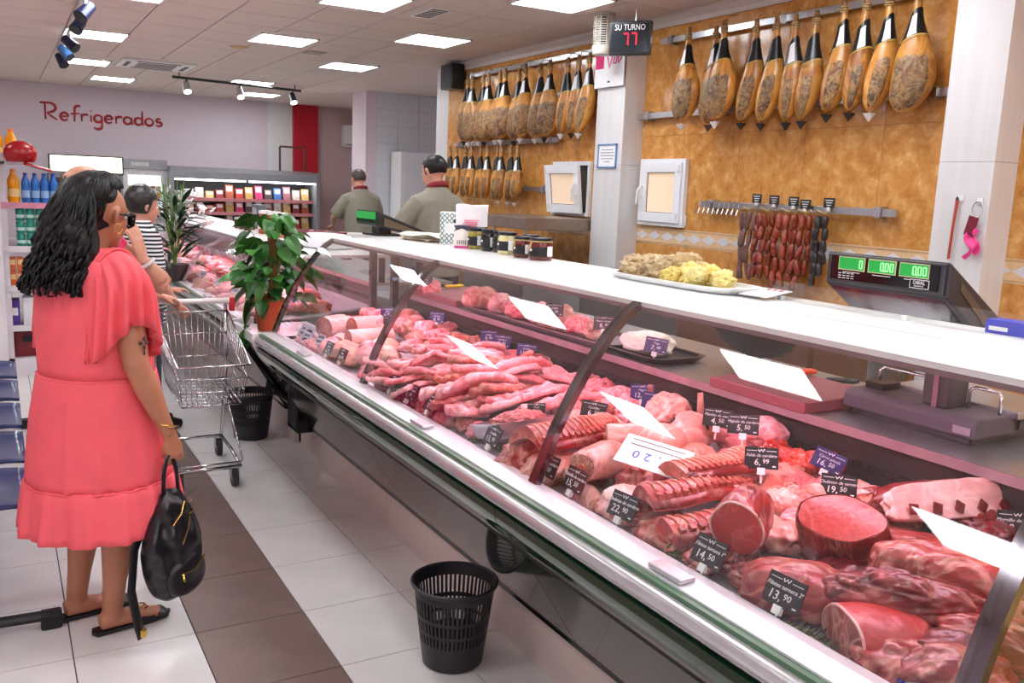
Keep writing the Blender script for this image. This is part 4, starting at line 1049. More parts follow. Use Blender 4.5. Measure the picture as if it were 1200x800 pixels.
lamb = meatmat('lamb', (198, 84, 72), (146, 42, 42), (240, 188, 166), 0.40, 8, (1, 1.3, 1), 0.3, bump=0.65)
lamb_skin = meatmat('lamb_skin', (222, 150, 136), (186, 92, 86), (246, 214, 202), 0.40, 6, (1, 1, 1), 0.3, bump=0.55)
rib_meat = meatmat('rib_meat', (206, 70, 60), (156, 34, 36), (244, 186, 164), 0.30, 9, (1, 1, 1), 0.28, bump=0.65)
rib_bone = meatmat('rib_bone', (232, 140, 118), (206, 92, 80), (246, 190, 168), 0.22, 20, (1, 1, 1), 0.3)
fat_mat = meatmat('white_fat', (240, 192, 182), (222, 146, 140), (252, 232, 226), 0.40, 9, (1, 1, 1), 0.4)
bone_red = meatmat('bone_red', (186, 70, 62), (140, 36, 38), (232, 160, 140), 0.2, 40, (1, 1, 1), 0.35)
bone = meatmat('bone_end', (226, 176, 150), (176, 96, 84), (244, 220, 196), 0.30, 40, (1, 1, 1), 0.5, bump=0.6, bscale=90)
offal = meatmat('offal', (222, 58, 44), (170, 30, 30), (240, 140, 110), 0.2, 14, (1, 1, 1), 0.2)
mince = meatmat('mince', (226, 90, 92), (180, 46, 54), (246, 196, 190), 0.35, 60, (1, 1, 1), 0.35, bump=1.0, bscale=160)
chick = meatmat('pale_poultry', (244, 190, 168), (226, 150, 132), (250, 222, 196), 0.35, 8, (1, 1, 1), 0.35)
tripe = meatmat('tripe', (206, 178, 130), (168, 138, 92), (232, 214, 176), 0.30, 16, (1, 1, 1), 0.5, bump=0.9, bscale=50)
lard = meatmat('yellow_fat', (242, 222, 128), (226, 196, 92), (250, 240, 190), 0.30, 12, (1, 1, 1), 0.4, bump=0.5)
foot = meatmat('white_cow_foot', (250, 244, 232), (240, 226, 200), (254, 250, 244), 0.3, 8, (1, 1, 1), 0.4)

def D(x): return 0.765+0.122*(x-1.34) if x > 1.34 else 0.765
ICO = {}
def ico(sub):
    if sub not in ICO:
        bm = bmesh.new(); bmesh.ops.create_icosphere(bm, subdivisions=sub, radius=1.0)
        bm.verts.ensure_lookup_table()
        ICO[sub] = ([v.co.copy() for v in bm.verts], [tuple(v.index for v in f.verts) for f in bm.faces]); bm.free()
    return ICO[sub]

def lump_mesh(sx, sy, sz, seed=0, amp=0.16, freq=1.6, sub=4, sq=2.0, taper=0.0, bend=0.0, groove=0.0):
    """organic joint of meat: base at z=0"""
    V, F_ = ico(sub); out = []
    so = Vector((seed*3.17, seed*1.31, seed*2.71))
    for p in V:
        q = p.copy()
        if sq != 2.0:
            l = (abs(q.x)**sq+abs(q.y)**sq+abs(q.z)**sq)**(1/sq); q = q/l
        n_ = mn.noise(p*freq+so)+0.5*mn.noise(p*freq*2.3+so)+0.25*mn.noise(p*freq*5+so)
        r = 1+amp*n_
        if groove: r -= groove*max(0, 1-abs(mn.noise(p*1.3+so)*6))
        q = q*r
        q.y *= 1-taper*q.x; q.z *= 1-0.6*taper*q.x
        x, y, z = q.x*sx, q.y*sy, q.z*sz
        y += bend*sy*(q.x*q.x)
        if z < -0.55*sz: z = -0.55*sz+(z+0.55*sz)*0.25
        out.append((x, y, z+0.66*sz))
    m = MB(); m.add(out, F_)
    return m.mesh('meat', True)

def slab_mesh(lx, ly, th, seed=0, wave=0.012, n=56, ridge=0.004):
    """cut slice: ragged rounded outline, soft edges, rolling grained surface"""
    so = seed*2.3; m = MB()
    def out(a):
        return 1+0.24*mn.noise((cos(a)*1.4+so, sin(a)*1.4, so))+0.13*mn.noise((cos(a)*4, sin(a)*4+so, 1))+0.05*mn.noise((cos(a)*11, sin(a)*11+so, 3))
    prof = [(q/15.0*0.94, th) for q in range(16)]+[(0.975, th*0.86), (1.0, th*0.6), (1.005, th*0.35), (0.96, 0.06*th), (0.6, 0.0), (0.0, 0.0)]
    def f(u, v):
        a = 2*pi*u; i = min(len(prof)-1, int(round(v*(len(prof)-1))))
        q, z = prof[i]
        o = out(a); x, y = lx*q*o*cos(a), ly*q*o*sin(a)
        w_ = wave*(sin(x*16+so)+0.7*sin(y*23+so*2))
        if z > 0: w_ += ridge*(mn.noise((x*7+so, y*55, so))+0.6*mn.noise((x*30, y*40+so, 2)))*(z/th)
        return (x, y, z+w_+wave*1.2)
    m.grid(f, n, len(prof), True)
    return m.mesh('slice', True), out

MEATN = 0
def meat(name, label, x, y, me, mat, rz=0.0, lift=0.0, rx=0.0, ry=0.0, cat='meat', group=None, z=None, piece='joint'):
    global MEATN; MEATN += 1
    o = bpy.data.objects.new(name, me)
    if not me.materials: me.materials.append(mat)
    link(o); o.location = (x, y, (D(x) if z is None else z)+lift); o.rotation_euler = (rx, ry, rz)
    return tag(o, label, cat, group)

def joint(name, label, x, y, dims, mat, seed, rz=0.0, lift=0.0, rx=0, ry=0, amp=0.16, freq=1.6, sub=5, sq=2.0, taper=0.0, bend=0.0, groove=0.0, group=None, z=None, cat='meat'):
    return meat(name, label, x, y, lump_mesh(*dims, seed, amp, freq, sub, sq, taper, bend, groove), mat, rz, lift, rx, ry, cat, group, z)

def steak(name, label, x, y, lx, ly, th, mat, seed, rz=0.0, lift=0.0, rx=0, ry=0, rimmat=None, group=None, z=None, wave=0.008, ridge=0.004):
    t = thing(name, label, 'meat', (x, y, (D(x) if z is None else z)+lift), rz, group); t.rotation_euler = (rx, ry, rz)
    me, out = slab_mesh(lx, ly, th, seed, wave, ridge=ridge); me.materials.append(mat); place('lean', me, None, t)
    if rimmat is not None:
        m = MB(); so = seed*2.3
        def f(u, v):
            a = 0.4+pi*1.1*u; b_ = 2*pi*v; rr = th*0.55*sin(pi*min(1, max(0, u*1.0)))**0.4+0.001
            o = out(a)*1.0; x_, y_ = lx*o*cos(a), ly*o*sin(a)
            w_ = wave*(sin(x_*16+so)+0.7*sin(y_*23+so*2))+wave*1.2
            return (x_+rr*cos(b_)*cos(a)*0.7, y_+rr*cos(b_)*sin(a)*0.7, th*0.52+rr*sin(b_)+w_)
        m.grid(f, 22, 8); me2 = m.mesh('fat_edge', True); me2.materials.append(rimmat); place('fat_edge', me2, None, t)
    return t

# ---------------- beef end of the case (beside the near end pane)
def cut_joint(name, label, x, y, r, ln, ax, seed, lift, bodymat, facemat, rimmat=None, squash=0.85, rx=0, ry=0, z=None):
    """leg muscle with one flat cut face; the face looks along -x local"""
    t = thing(name, label, 'meat', (x, y, (D(x) if z is None else z)+lift), ax); t.rotation_euler = (rx, ry, ax)
    so = seed*1.7; n = 36
    def rad(a): return 1+0.10*mn.noise((cos(a)*1.2+so, sin(a)*1.2, so))
    prof = [(0.0, 0.97), (0.02, 1.0), (0.25, 1.04), (0.5, 1.0), (0.72, 0.86), (0.88, 0.60), (0.97, 0.30), (1.0, 0.02)]
    m = MB()
    def f(u, v):
        a = 2*pi*u; k = v*(len(prof)-1); i = min(len(prof)-2, int(k)); fr_ = k-i
        s_ = prof[i][0]*(1-fr_)+prof[i+1][0]*fr_; q = prof[i][1]*(1-fr_)+prof[i+1][1]*fr_
        rr = r*q*rad(a)*(1+0.07*mn.noise((cos(a)*2, sin(a)*2+so, s_*4)))
        return (s_*ln, rr*cos(a), rr*squash*sin(a)+r*squash)
    m.grid(f, n, 22, True); me = m.mesh('muscle', True); me.materials.append(bodymat); place('muscle', me, None, t)
    m = MB(); m.grid(lambda u, v: (-0.006*(1-v*v)+0.002, r*0.965*v*rad(2*pi*u)*cos(2*pi*u), r*0.965*squash*v*rad(2*pi*u)*sin(2*pi*u)+r*squash), n, 6, True)
    me = m.mesh('cut_face', True); me.materials.append(facemat); place('cut_face', me, None, t)
    if rimmat is not None:
        m = MB(); m.tube([(0.004, r*0.985*rad(a)*cos(a), r*squash*0.985*rad(a)*sin(a)+r*squash) for a in [-0.6+4.2*q/24 for q in range(25)]], 0.0032, 6)
        me = m.mesh('fat_rim', True); me.materials.append(rimmat); place('fat_rim', me, None, t)
    return t
cut_joint('beef_round', 'smooth round of beef with a flat pink-red cut face', 1.40, 1.375, 0.060, 0.17, radians(30), 3, 0.062, beef, beef_cut, fat_mat, 1.05, ry=-0.18)
cut_joint('beef_rump', 'large dark beef rump with a broad sloping cut face', 1.50, 1.20, 0.092, 0.17, radians(28), 5, 0.135, beef, beef_cut, None, 0.72, ry=1.05)
joint('veal_joint', 'big pale-skinned beef joint with cream fat patches near the 13,90 tag', 1.415, 1.205, (0.115, 0.082, 0.062), beef_pale, 11, radians(-50), 0.0, amp=0.12, sq=2.5)
t = cut_joint('beef_shoulder', 'front beef joint with a swirled fat-veined cut face beside the rosemary', 1.345, 1.035, 0.075, 0.20, radians(-20), 9, 0.0, beef_cut, meatmat('beef_swirl', (160, 44, 44), (118, 24, 30), (238, 190, 168), 0.34, 9, (1, 2.2, 0.7), 0.3, fine=0.35), fat_mat, 0.66)
joint('beef_flank', 'long folded red beef muscle lying behind the swirl-cut joint', 1.505, 1.02, (0.15, 0.058, 0.055), beef, 21, radians(-48), 0.04, amp=0.2, groove=0.12)
joint('beef_silverside', 'beef silverside with grey silverskin under the long light reflection', 1.60, 1.015, (0.14, 0.065, 0.062), beef_pale, 23, radians(-55), 0.055, amp=0.12, sq=2.4)
joint('beef_flank', 'dark red beef piece wedged against the end pane', 1.56, 0.86, (0.11, 0.06, 0.055), beef, 25, radians(-60), 0.0, amp=0.2)
joint('beef_flank', 'marbled red beef trimming in the front end corner', 1.42, 0.85, (0.10, 0.07, 0.05), beef_pale, 27, radians(-30), 0.0, amp=0.2)
joint('beef_flank', 'dark beef piece tucked under the broad rump', 1.55, 1.18, (0.12, 0.07, 0.05), beef_dark, 29, radians(-30), 0.0, amp=0.2)
joint('beef_flank', 'dark beef piece under the smooth round cut', 1.43, 1.42, (0.075, 0.06, 0.045), beef, 31, radians(30), 0.0, amp=0.2)
joint('beef_trimming', 'small red beef trimming with white fat behind the 14,50 veal tag', 1.41, 1.34, (0.05, 0.045, 0.03), beef_pale, 32, radians(30), 0.0, amp=0.25)
# rib steak with bone
t = thing('rib_steak', 'long dark rib of beef with pale bone side and dark square gaps', 'meat', (1.93, 1.245, D(1.93)+0.045), radians(-16)); t.rotation_euler = (radians(-14), 0, radians(-16))
me = lump_mesh(0.185, 0.05, 0.055, 41, 0.10, 1.6, 5, 3.0, -0.15); me.materials.append(beef_dark); place('lean', me, None, t)
me = lump_mesh(0.18, 0.016, 0.055, 42, 0.12, 2.0, 5, 3.2, -0.15); me.materials.append(fat_mat); place('bone_side', me, None, t, (0.005, -0.05, 0.003), (radians(-14), 0, 0))
wm = MB().prism([(-0.012, -0.012), (0.011, -0.014), (0.013, 0.010), (-0.010, 0.013)], -0.004, 0.0, 'y').mesh('marrow_gap'); wm.materials.append(beef_dark)
for k in range(5): place('marrow_gap', wm, None, t, (-0.12+0.062*k, -0.0645-0.002*(k % 2), 0.035), (radians(-14), 0.2*k, 0))
steak('beef_steak', 'bright red bone-in beef steak with mauve fat behind the 19,50 tag', 1.96, 1.42, 0.095, 0.055, 0.03, beef, 43, radians(-10), 0.02, rx=radians(-25), rimmat=fat_mat)
steak('beef_steak', 'beef steak with thick white fat lying under the rib of beef', 1.80, 1.36, 0.12, 0.055, 0.03, beef_pale, 44, radians(-5), 0.015, rx=radians(-12), rimmat=fat_mat)
steak('beef_steak', 'dark beef slice leaning on the broad rump', 1.74, 1.20, 0.12, 0.06, 0.03, beef, 45, radians(-25), 0.04, rx=radians(-15), rimmat=fat_mat)
for k, (x, y, l) in enumerate(((1.87, 1.13, 0.0), (1.93, 1.07, 0.0), (1.82, 1.06, 0.0), (1.88, 1.08, 0.045), (1.93, 0.99, 0.0), (1.84, 0.95, 0.0), (1.90, 0.96, 0.04), (1.76, 0.95, 0.0), (1.97, 1.12, 0.01), (1.70, 0.88, 0.0))):
    joint('stewing_beef', 'deep red chunk in the heap of stewing beef by the 12,50 tag', x, y, (0.052, 0.042, 0.036), beef_dark, 50+k, k*1.1, l, amp=0.32, freq=2.2, sub=4, group='stewing beef heap')
# pork knuckles and offal mid
LBL_K = ['pale pink pork chunk resting right below the 6,99 tag', 'pale pink pork chunk between the 6,99 tag and the small bowl', 'pale pork chunk beside the small grey bowl', 'fatty pork scrap in front of the small grey bowl', 'pale pork chunk behind the smooth beef round']
for k, (x, y, l) in enumerate(((1.63, 1.60, 0.02), (1.69, 1.51, 0.02), (1.75, 1.49, 0.02), (1.68, 1.41, 0.01), (1.56, 1.52, 0.01))):
    joint('pork_chunk', LBL_K[k], x, y, (0.07, 0.055, 0.045), lamb_skin if k < 3 else pork_pale, 60+k, k*0.9, l, amp=0.25, sub=5, groove=0.1)
for k, (x, y) in enumerate(((1.955, 1.80), (1.95, 1.72), (1.99, 1.66))):
    joint('liver_piece', 'glossy orange-red offal piece behind the 5,50 tag', x, y, (0.07, 0.045, 0.04), offal, 66+k, k*1.2+0.3, 0.015, amp=0.28, sub=5, group='orange-red offal')
for k, (x, y) in enumerate(((1.85, 1.60), (1.89, 1.54), (1.84, 1.53))):
    joint('diced_beef', 'soft heap of diced red meat below the purple 16,50 tag', x, y, (0.055, 0.045, 0.035), mince, 70+k, k, 0.01, amp=0.2, sub=4, group='diced meat heap')
bw = thing('small_bowl', 'small dark grey bowl below the 19,50 tag', 'bowl', (1.775, 1.435, D(1.775)+0.01))
MB().lathe([(0, 0), (0.035, 0), (0.05, 0.03), (0.053, 0.038), (0.049, 0.038), (0.033, 0.006), (0, 0.006)], 20).build('dish', pm('bowl_grey', (70, 66, 76), 0.35), bw, smooth='auto')
# clear divider plate
dv = thing('clear_divider', 'clear plastic divider plate standing in the case', 'divider', (1.99, 1.53, D(1.99)))
MB().b2(-0.09, 0.05, -0.002, 0.002, 0, 0.075).build('plate', pane, dv)

# ---------------- lamb racks
def rack(label, x, y, L_, W_, n, rz, lift, curve, seed, rx=0.0, mat=rib_meat):
    t = thing('lamb_rack', label, 'meat', (x, y, D(x)+lift), rz); t.rotation_euler = (rx, 0, rz)
    so = seed*1.9
    def base(u, v):
        s_ = (u-0.5)*L_; q = (v-0.5)*W_
        h = curve*(1-(2*v-1)**2)+0.012*mn.noise((s_*9+so, q*14, so))
        return Vector((s_, q+0.18*s_*s_/L_*2, 0.012+h))
    m = MB(); m.grid(base, 34, 12)
    m.grid(lambda u, v: base(u, v)-Vector((0, 0, 0.022+0.016*sin(pi*v))), 34, 12)
    for (v0) in (0.0, 1.0):
        m.grid(lambda u, w_: base(u, v0)-Vector((0, 0, 0.022*w_)), 34, 3)
    for (u0) in (0.0, 1.0):
        m.grid(lambda w_, v: base(u0, v)-Vector((0, 0, (0.022+0.016*sin(pi*v))*w_)), 3, 12)
    me = m.mesh('flank', True); me.materials.append(mat); place('flank', me, None, t)
    for k in range(n):
        u = 0.06+0.88*k/(n-1); m = MB()
        m.tube([base(u+0.015*sin(3*v), v)+Vector((0, 0, 0.002)) for v in (0.16, 0.3, 0.45, 0.6, 0.75, 0.9, 0.99)], [0.003, 0.0042, 0.0048, 0.0048, 0.0045, 0.004, 0.003], 6, flat=0.8)
        me = m.mesh('rib', True); me.materials.append(rib_bone); place('rib', me, None, t)
    vm = MB().box((0, 0, 0), (L_/n*0.55, 0.016, 0.014), M=Matrix.Rotation(0.5, 3, 'X')).mesh('vertebra'); vm.materials.append(bone_red)
    for k in range(n):
        p = base(0.06+0.88*k/(n-1), 0.07); place('vertebra', vm, None, t, p+Vector((0, 0, 0.004)))
    m = MB(); m.tube([base(u, 0.0)-Vector((0, 0, 0.006)) for u in [q/12 for q in range(13)]], [0.013+0.004*mn.noise((q*0.7+so, 0, 0)) for q in range(13)], 8)
    me = m.mesh('loin', True); me.materials.append(beef); place('loin', me, None, t)
rack('long curved lamb rack with exposed ribs across the front heap', 1.525, 1.63, 0.34, 0.10, 14, radians(0), 0.075, 0.045, 81, radians(-22))
rack('broad ribbed lamb breast with fine parallel ribs behind the long rack', 1.64, 1.70, 0.30, 0.13, 15, radians(4), 0.10, 0.03, 82, radians(-10))
rack('lower lamb rack with a pale fatty flank under the long rack', 1.50, 1.535, 0.30, 0.12, 12, radians(-4), 0.028, 0.04, 83, radians(-12))
rack('lamb carcass half with ribs beside the chrome rib of the case', 1.51, 2.20, 0.34, 0.16, 15, radians(8), 0.085, 0.05, 84, radians(-8))
joint('lamb_neck', 'fatty bony lamb neck behind the 22,90 tag', 1.40, 1.56, (0.055, 0.05, 0.035), lamb, 90, 0.5, 0, amp=0.34, freq=2.2)
joint('lamb_chop', 'lamb chop piece with white fat before the long racks', 1.40, 1.45, (0.075, 0.05, 0.035), lamb, 91, 0.2, 0, amp=0.3, freq=2)
joint('lamb_chop', 'small lamb piece between the 15,50 and 22,90 tags', 1.41, 1.74, (0.05, 0.045, 0.035), lamb, 92, 1.0, 0, amp=0.3, freq=2)
joint('lamb_flank', 'pale lamb flank folded under the carcass half', 1.40, 2.15, (0.12, 0.07, 0.05), lamb_skin, 93, 0.3, 0, amp=0.2)
joint('lamb_flank', 'bony lamb piece at the front below the carcass half', 1.375, 2.27, (0.10, 0.07, 0.055), lamb, 94, 0.6, 0, amp=0.3, freq=2)
# lamb legs with sawn bone
def leg(label, x, y, rz, lift, L_, r, seed, rx=0.0, ry=0.0):
    t = thing('lamb_gigot', label, 'meat', (x, y, D(x)+lift), rz); t.rotation_euler = (rx, ry, rz)
    n = 26; so = seed*1.3
    prof = [(0, .66), (.03, .74), (.15, .80), (.35, .92), (.55, 1.0), (.75, .94), (.9, .66), (.98, .3), (1, .02)]
    def f(u, v):
        a = 2*pi*u; k = v*(len(prof)-1); i = min(len(prof)-2, int(k)); fr_ = k-i
        s_ = prof[i][0]*(1-fr_)+prof[i+1][0]*fr_; q = prof[i][1]*(1-fr_)+prof[i+1][1]*fr_
        rr = r*q*(1+0.16*mn.noise((cos(a)*1.3+so, sin(a)*1.3, s_*2.5+so)))
        return (s_*L_-L_*0.4, rr*cos(a), rr*0.85*sin(a)+r*0.85)
    m = MB(); m.grid(f, n, 24, True); me = m.mesh('muscle', True); me.materials.append(lamb_skin); place('muscle', me, None, t)
    m = MB(); m.grid(lambda u, v: tuple(Vector(f(u, 0))*v+Vector((-L_*0.4-0.003*(1-v), 0, r*0.85))*(1-v)), n, 5, True)
    me = m.mesh('sawn_face', True); me.materials.append(bone); place('sawn_face', me, None, t)
    m = MB(); m.lathe([(0.010, 0), (0.012, 0.006), (0.007, 0.008), (0, 0.004)], 12); me = m.mesh('bone_ring', True); me.materials.append(rib_bone)
    place('bone_ring', me, None, t, (-L_*0.4, 0, r*0.85), (0, radians(-90), 0))
leg('lamb leg with a round sawn face beside the chrome rib', 1.43, 1.955, radians(20), 0.05, 0.19, 0.062, 101)
leg('lamb leg with brown sawn end lying behind the sawn-face leg', 1.62, 2.02, radians(-30), 0.06, 0.24, 0.06, 102)
joint('lamb_fat', 'white fatty lamb piece in front of the white price sheet', 1.42, 1.80, (0.085, 0.055, 0.05), fat_mat, 103, 0.1, 0.0, amp=0.25)
leg('thin lamb shank pointing to the front rail', 1.365, 1.90, radians(75), 0.0, 0.15, 0.036, 104)
joint('lamb_piece', 'knobbly pink lamb piece behind the white price sheet', 1.63, 1.86, (0.09, 0.07, 0.055), lamb_skin, 105, 0.4, 0.02, amp=0.28, freq=2.2)
joint('lamb_piece', 'pink lamb piece tucked under the lamb head', 1.75, 1.90, (0.09, 0.07, 0.05), lamb, 106, 0.8, 0.0, amp=0.25)
joint('lamb_piece', 'pink lamb piece under the two legs', 1.54, 1.90, (0.11, 0.08, 0.055), lamb, 107, 0.8, 0.0, amp=0.25)
# lamb head
t = thing('lamb_skull', 'skinned pale lamb head with a dark eye', 'meat', (1.80, 2.01, D(1.80)+0.045), radians(205))
m = MB(); so = 4.4
me = lump_mesh(0.095, 0.062, 0.06, 108, 0.12, 1.8, 5, 2.2, 0.38); me.materials.append(lamb_skin); place('skull', me, None, t)
for s_ in (-1, 1):
    e_ = MB().sphere((-0.012, s_*0.052, 0.068), 0.0115, 12, 8).build('eye', pm('eye_dark', (26, 24, 34), 0.08, var=0.1), t, smooth=True)
    MB().tube([(-0.06, s_*0.045, 0.075), (-0.085, s_*0.075, 0.075), (-0.10, s_*0.095, 0.05)], [0.012, 0.016, 0.006], 8, flat=0.45).build('ear', lamb_skin, t, smooth=True)
MB().tube([(0.07, -0.025, 0.035), (0.10, 0, 0.03), (0.07, 0.025, 0.035)], 0.006, 6).build('muzzle', beef_pale, t, smooth=True)
joint('pig_snout', 'pale pig head piece with upright ear behind the lamb head', 1.93, 2.25, (0.10, 0.07, 0.06), lamb_skin, 110, 0.5, 0.03, amp=0.2)
for k, (x, y, rx_) in enumerate(((1.985, 2.14, 0.2), (1.93, 2.33, -0.3))):
    t = thing('pig_ear', ['upright pale pig ear behind the 4,50 tag', 'folded pink pig ear beside the diced pork'][k], 'meat', (x, y, D(x)+0.05), 0.3+k)
    m = MB(); m.grid(lambda u, v: ((u-0.5)*0.05*(1-v*0.55), 0.014*(2*u-1)**2+0.012*v, 0.095*v), 9, 8); m.grid(lambda u, v: ((u-0.5)*0.05*(1-v*0.55), 0.014*(2*u-1)**2+0.012*v+0.006*(1-(2*u-1)**2), 0.095*v), 9, 8)
    me = m.mesh('ear_flap', True); me.materials.append(lamb_skin); place('ear_flap', me, None, t)
TRL = 'pale pink trotter in the cluster by the 4,50 tag'
for k, (x, y, a) in enumerate(((1.99, 2.07, 0.3), (1.95, 2.02, 0.9), (2.0, 2.0, 1.5), (1.93, 1.95, 0.2), (1.99, 1.93, -0.4), (1.90, 1.99, 0.6))):
    joint('pig_trotter', TRL, x, y, (0.055, 0.03, 0.034), pork_pale if k % 2 else lamb_skin, 112+k, a+pi/2, 0.02+0.012*(k % 3), amp=0.2, sub=4, group='trotters by the 4,50 tag')
joint('chicken_skin', 'pale mauve skin-on joint behind the 5,50 tag', 1.995, 1.89, (0.06, 0.075, 0.055), pork_pale, 120, 0.4, 0.035, amp=0.16)
for k in range(22):
    rn = random.Random(k+900); x = rn.uniform(1.72, 1.93); y = 2.42+rn.uniform(-0.2, 0.2)
    joint('diced_pork', 'small pink cube in the heap of diced pork by the purple tags', x, y, (0.028, 0.024, 0.022), pork if k % 3 else pork_pale, 130+k, rn.uniform(0, 3), 0.012+0.018*(k % 3), amp=0.25, sub=3, sq=3.0, group='diced pork heap')

# ---------------- pork bellies, middle bay
BL = ['long pork belly slab on top of the middle heap', 'pork belly slab lying second from the top, fatty side showing', 'pork belly strip behind the top slab', 'pale pork belly along the steel tray', 'pink pork belly strip towards the front tags', 'pork belly slab at the back of the heap', 'long pale pork belly at the foot of the heap', 'folded pork belly end beside the steel tray']
BSP = [(1.66, 2.90, 0.20, 0.075, 0.026, 0.120, -3, -26), (1.52, 2.80, 0.19, 0.070, 0.026, 0.090, 3, -30), (1.68, 3.03, 0.19, 0.08, 0.026, 0.105, 4, -16), (1.64, 2.68, 0.20, 0.070, 0.026, 0.060, -2, -24), (1.44, 2.92, 0.13, 0.07, 0.026, 0.060, 12, -22), (1.76, 3.12, 0.20, 0.08, 0.026, 0.06, 2, -12), (1.72, 2.58, 0.17, 0.06, 0.026, 0.035, 0, -18), (1.41, 2.72, 0.09, 0.055, 0.03, 0.035, 20, -16)]
for k, (x, y, lx, ly, th, l, rz, rx_) in enumerate(BSP):
    steak('pork_belly', BL[k], x, y, lx, ly, th, [pork, pork_pale, lamb][k % 3], 150+k, radians(rz), l, rx=radians(rx_), wave=0.014, ridge=0.020)
for k in range(14):
    rn = random.Random(k+210)
    steak('pork_strip', 'pink ragged pork strip layered between the belly slabs', 1.42+0.30*rn.random(), 2.66+0.032*k, 0.12, 0.05, 0.022, [pork_pale, pork, lamb][k % 3], 180+k, rn.uniform(-0.35, 0.35), 0.05+0.075*rn.random()*sin(pi*(k+2)/17), rx=rn.uniform(-0.6, -0.2), ry=rn.uniform(-0.1, 0.2), group='pork strips between the bellies', wave=0.012, ridge=0.016)
# fillets heap
for k in range(26):
    rn = random.Random(k+33); row = k % 5
    x = 1.38+0.105*row+rn.uniform(-0.02, 0.02); y = 3.10+0.075*(k//5)+rn.uniform(-0.03, 0.03)+0.02*row
    l = 0.01+0.075*sin(pi*min(1, (x-1.30)/0.62))*sin(pi*min(1, max(0.15, (y-2.95)/0.75)))+0.012*(k % 3)
    steak('pork_fillet', 'thin pink fillet in the big overlapping heap of the middle bay' if k % 2 else 'pale pink fillet in the big overlapping heap of the middle bay', x, y, 0.115, 0.082, 0.020, pork if k % 2 else pork_pale, 200+k, rn.uniform(-0.7, 0.7), l+0.01, rx=rn.uniform(-0.5, -0.05), ry=rn.uniform(-0.15, 0.25), group='pink fillets heap', wave=0.012, ridge=0.009)
for k in range(9):
    rn = random.Random(k+77)
    joint('pork_scrap', 'small fleshy pork piece along the front rail of the middle bay', 1.385+rn.uniform(-0.02, 0.03), 2.62+0.10*k, (0.05, 0.045, 0.032), lamb if k % 2 else pork, 240+k, rn.uniform(0, 3), 0.0, amp=0.3, freq=2.1, sub=4, group='front scraps of the middle bay')
# back row of the middle bay
back = [(1.92, 3.90, 'dark folded beef steak in the back row'), (1.86, 3.80, 'folded red steak leaning in the back row'), (1.95, 3.75, 'red sliced steak in the back row'), (1.93, 3.55, 'folded pork cutlet beside the purple tags'), (1.85, 3.62, 'thick red steak before the purple tags'), (1.95, 3.38, 'pink cutlet between the purple tags'), (1.88, 3.33, 'pink cutlet in the dark steel tray'), (1.95, 3.17, 'pink cutlet behind the light reflection'), (1.87, 3.12, 'reddish cutlet by the steel tray rim'), (1.93, 2.98, 'dark red kidney-like piece in the back row'), (1.96, 2.84, 'pale pink tongue in the back row'), (1.88, 2.86, 'pink tongue lying before its pale neighbour'), (1.96, 2.70, 'pink sliced joint by the grille'), (1.88, 2.70, 'folded pale joint in front of the grille'), (1.95, 2.56, 'pink joint next to the diced pork')]
for k, (x, y, lb) in enumerate(back):
    if k % 2: steak('pork_cutlet', lb, x, y, 0.085, 0.055, 0.026, beef_pale if k < 5 else pork, 260+k, 0.5*k, 0.03, rx=-0.3, ry=0.15, rimmat=fat_mat)
    else: joint('pork_piece', lb, x, y, (0.085, 0.055, 0.045), lamb if k < 5 else pork, 260+k, 0.6*k, 0.01, amp=0.25, sub=5, groove=0.12)
for k in range(10):
    rn = random.Random(k+501)
    joint('veal_slice', 'red folded veal slice in the heap behind the pillar rib', 1.70+rn.uniform(-0.08, 0.18), 3.55+rn.uniform(-0.15, 0.32), (0.09, 0.06, 0.035), lamb if k % 2 else pork, 520+k, rn.uniform(0, 3), 0.03+0.02*(k % 3), amp=0.28, sub=4, groove=0.12, group='folded veal heap')

# ---------------- far bay: loin rolls and poultry
def roll(label, x, y, r, L_, rz, lift, seed):
    t = thing('loin_roll', label, 'meat', (x, y, D(x)+lift), rz, 'white-rimmed loin rolls')
    so = seed
    def wob(a): return 1+0.06*mn.noise((cos(a)*1.5+so, sin(a)*1.5, so))
    m = MB(); m.grid(lambda u, v: ((v-0.5)*L_, r*wob(2*pi*u)*cos(2*pi*u)*(1 if 0 < v < 1 else 0.97), r*wob(2*pi*u)*sin(2*pi*u)*(1 if 0 < v < 1 else 0.97)+r), 22, 8, True)
    me = m.mesh('fat_layer', True); me.materials.append(fat_mat); place('fat_layer', me, None, t)
    for s_ in (-1, 1):
        m = MB(); m.grid(lambda u, v: (s_*(L_/2+0.003*(1-v)), r*0.96*v*wob(2*pi*u)*cos(2*pi*u), r*0.96*v*wob(2*pi*u)*sin(2*pi*u)+r), 22, 4, True)
        me = m.mesh('cut_face', True); me.materials.append(lamb); place('cut_face', me, None, t)
rolls = [(1.52, 4.53, 0.055, 0.16, 35, 0.03), (1.50, 4.40, 0.055, 0.15, 20, 0.045), (1.62, 4.32, 0.052, 0.16, 15, 0.045), (1.46, 4.26, 0.045, 0.12, 60, 0.0), (1.58, 4.14, 0.042, 0.24, 8, 0.035), (1.60, 4.50, 0.05, 0.15, 20, 0.02)]
for k, (x, y, r, L_, a, l) in enumerate(rolls):
    roll(['thick white-rimmed pork loin roll next to the end pane', 'pork loin roll with its cut face turned to the aisle', 'pork loin roll beside the small upright tag', 'short pork loin roll lying in front of the others', 'long slim white loin strip across the far bay', 'pork loin roll at the back of the rolls'][k], x, y, r, L_, radians(a), l, 300+k)
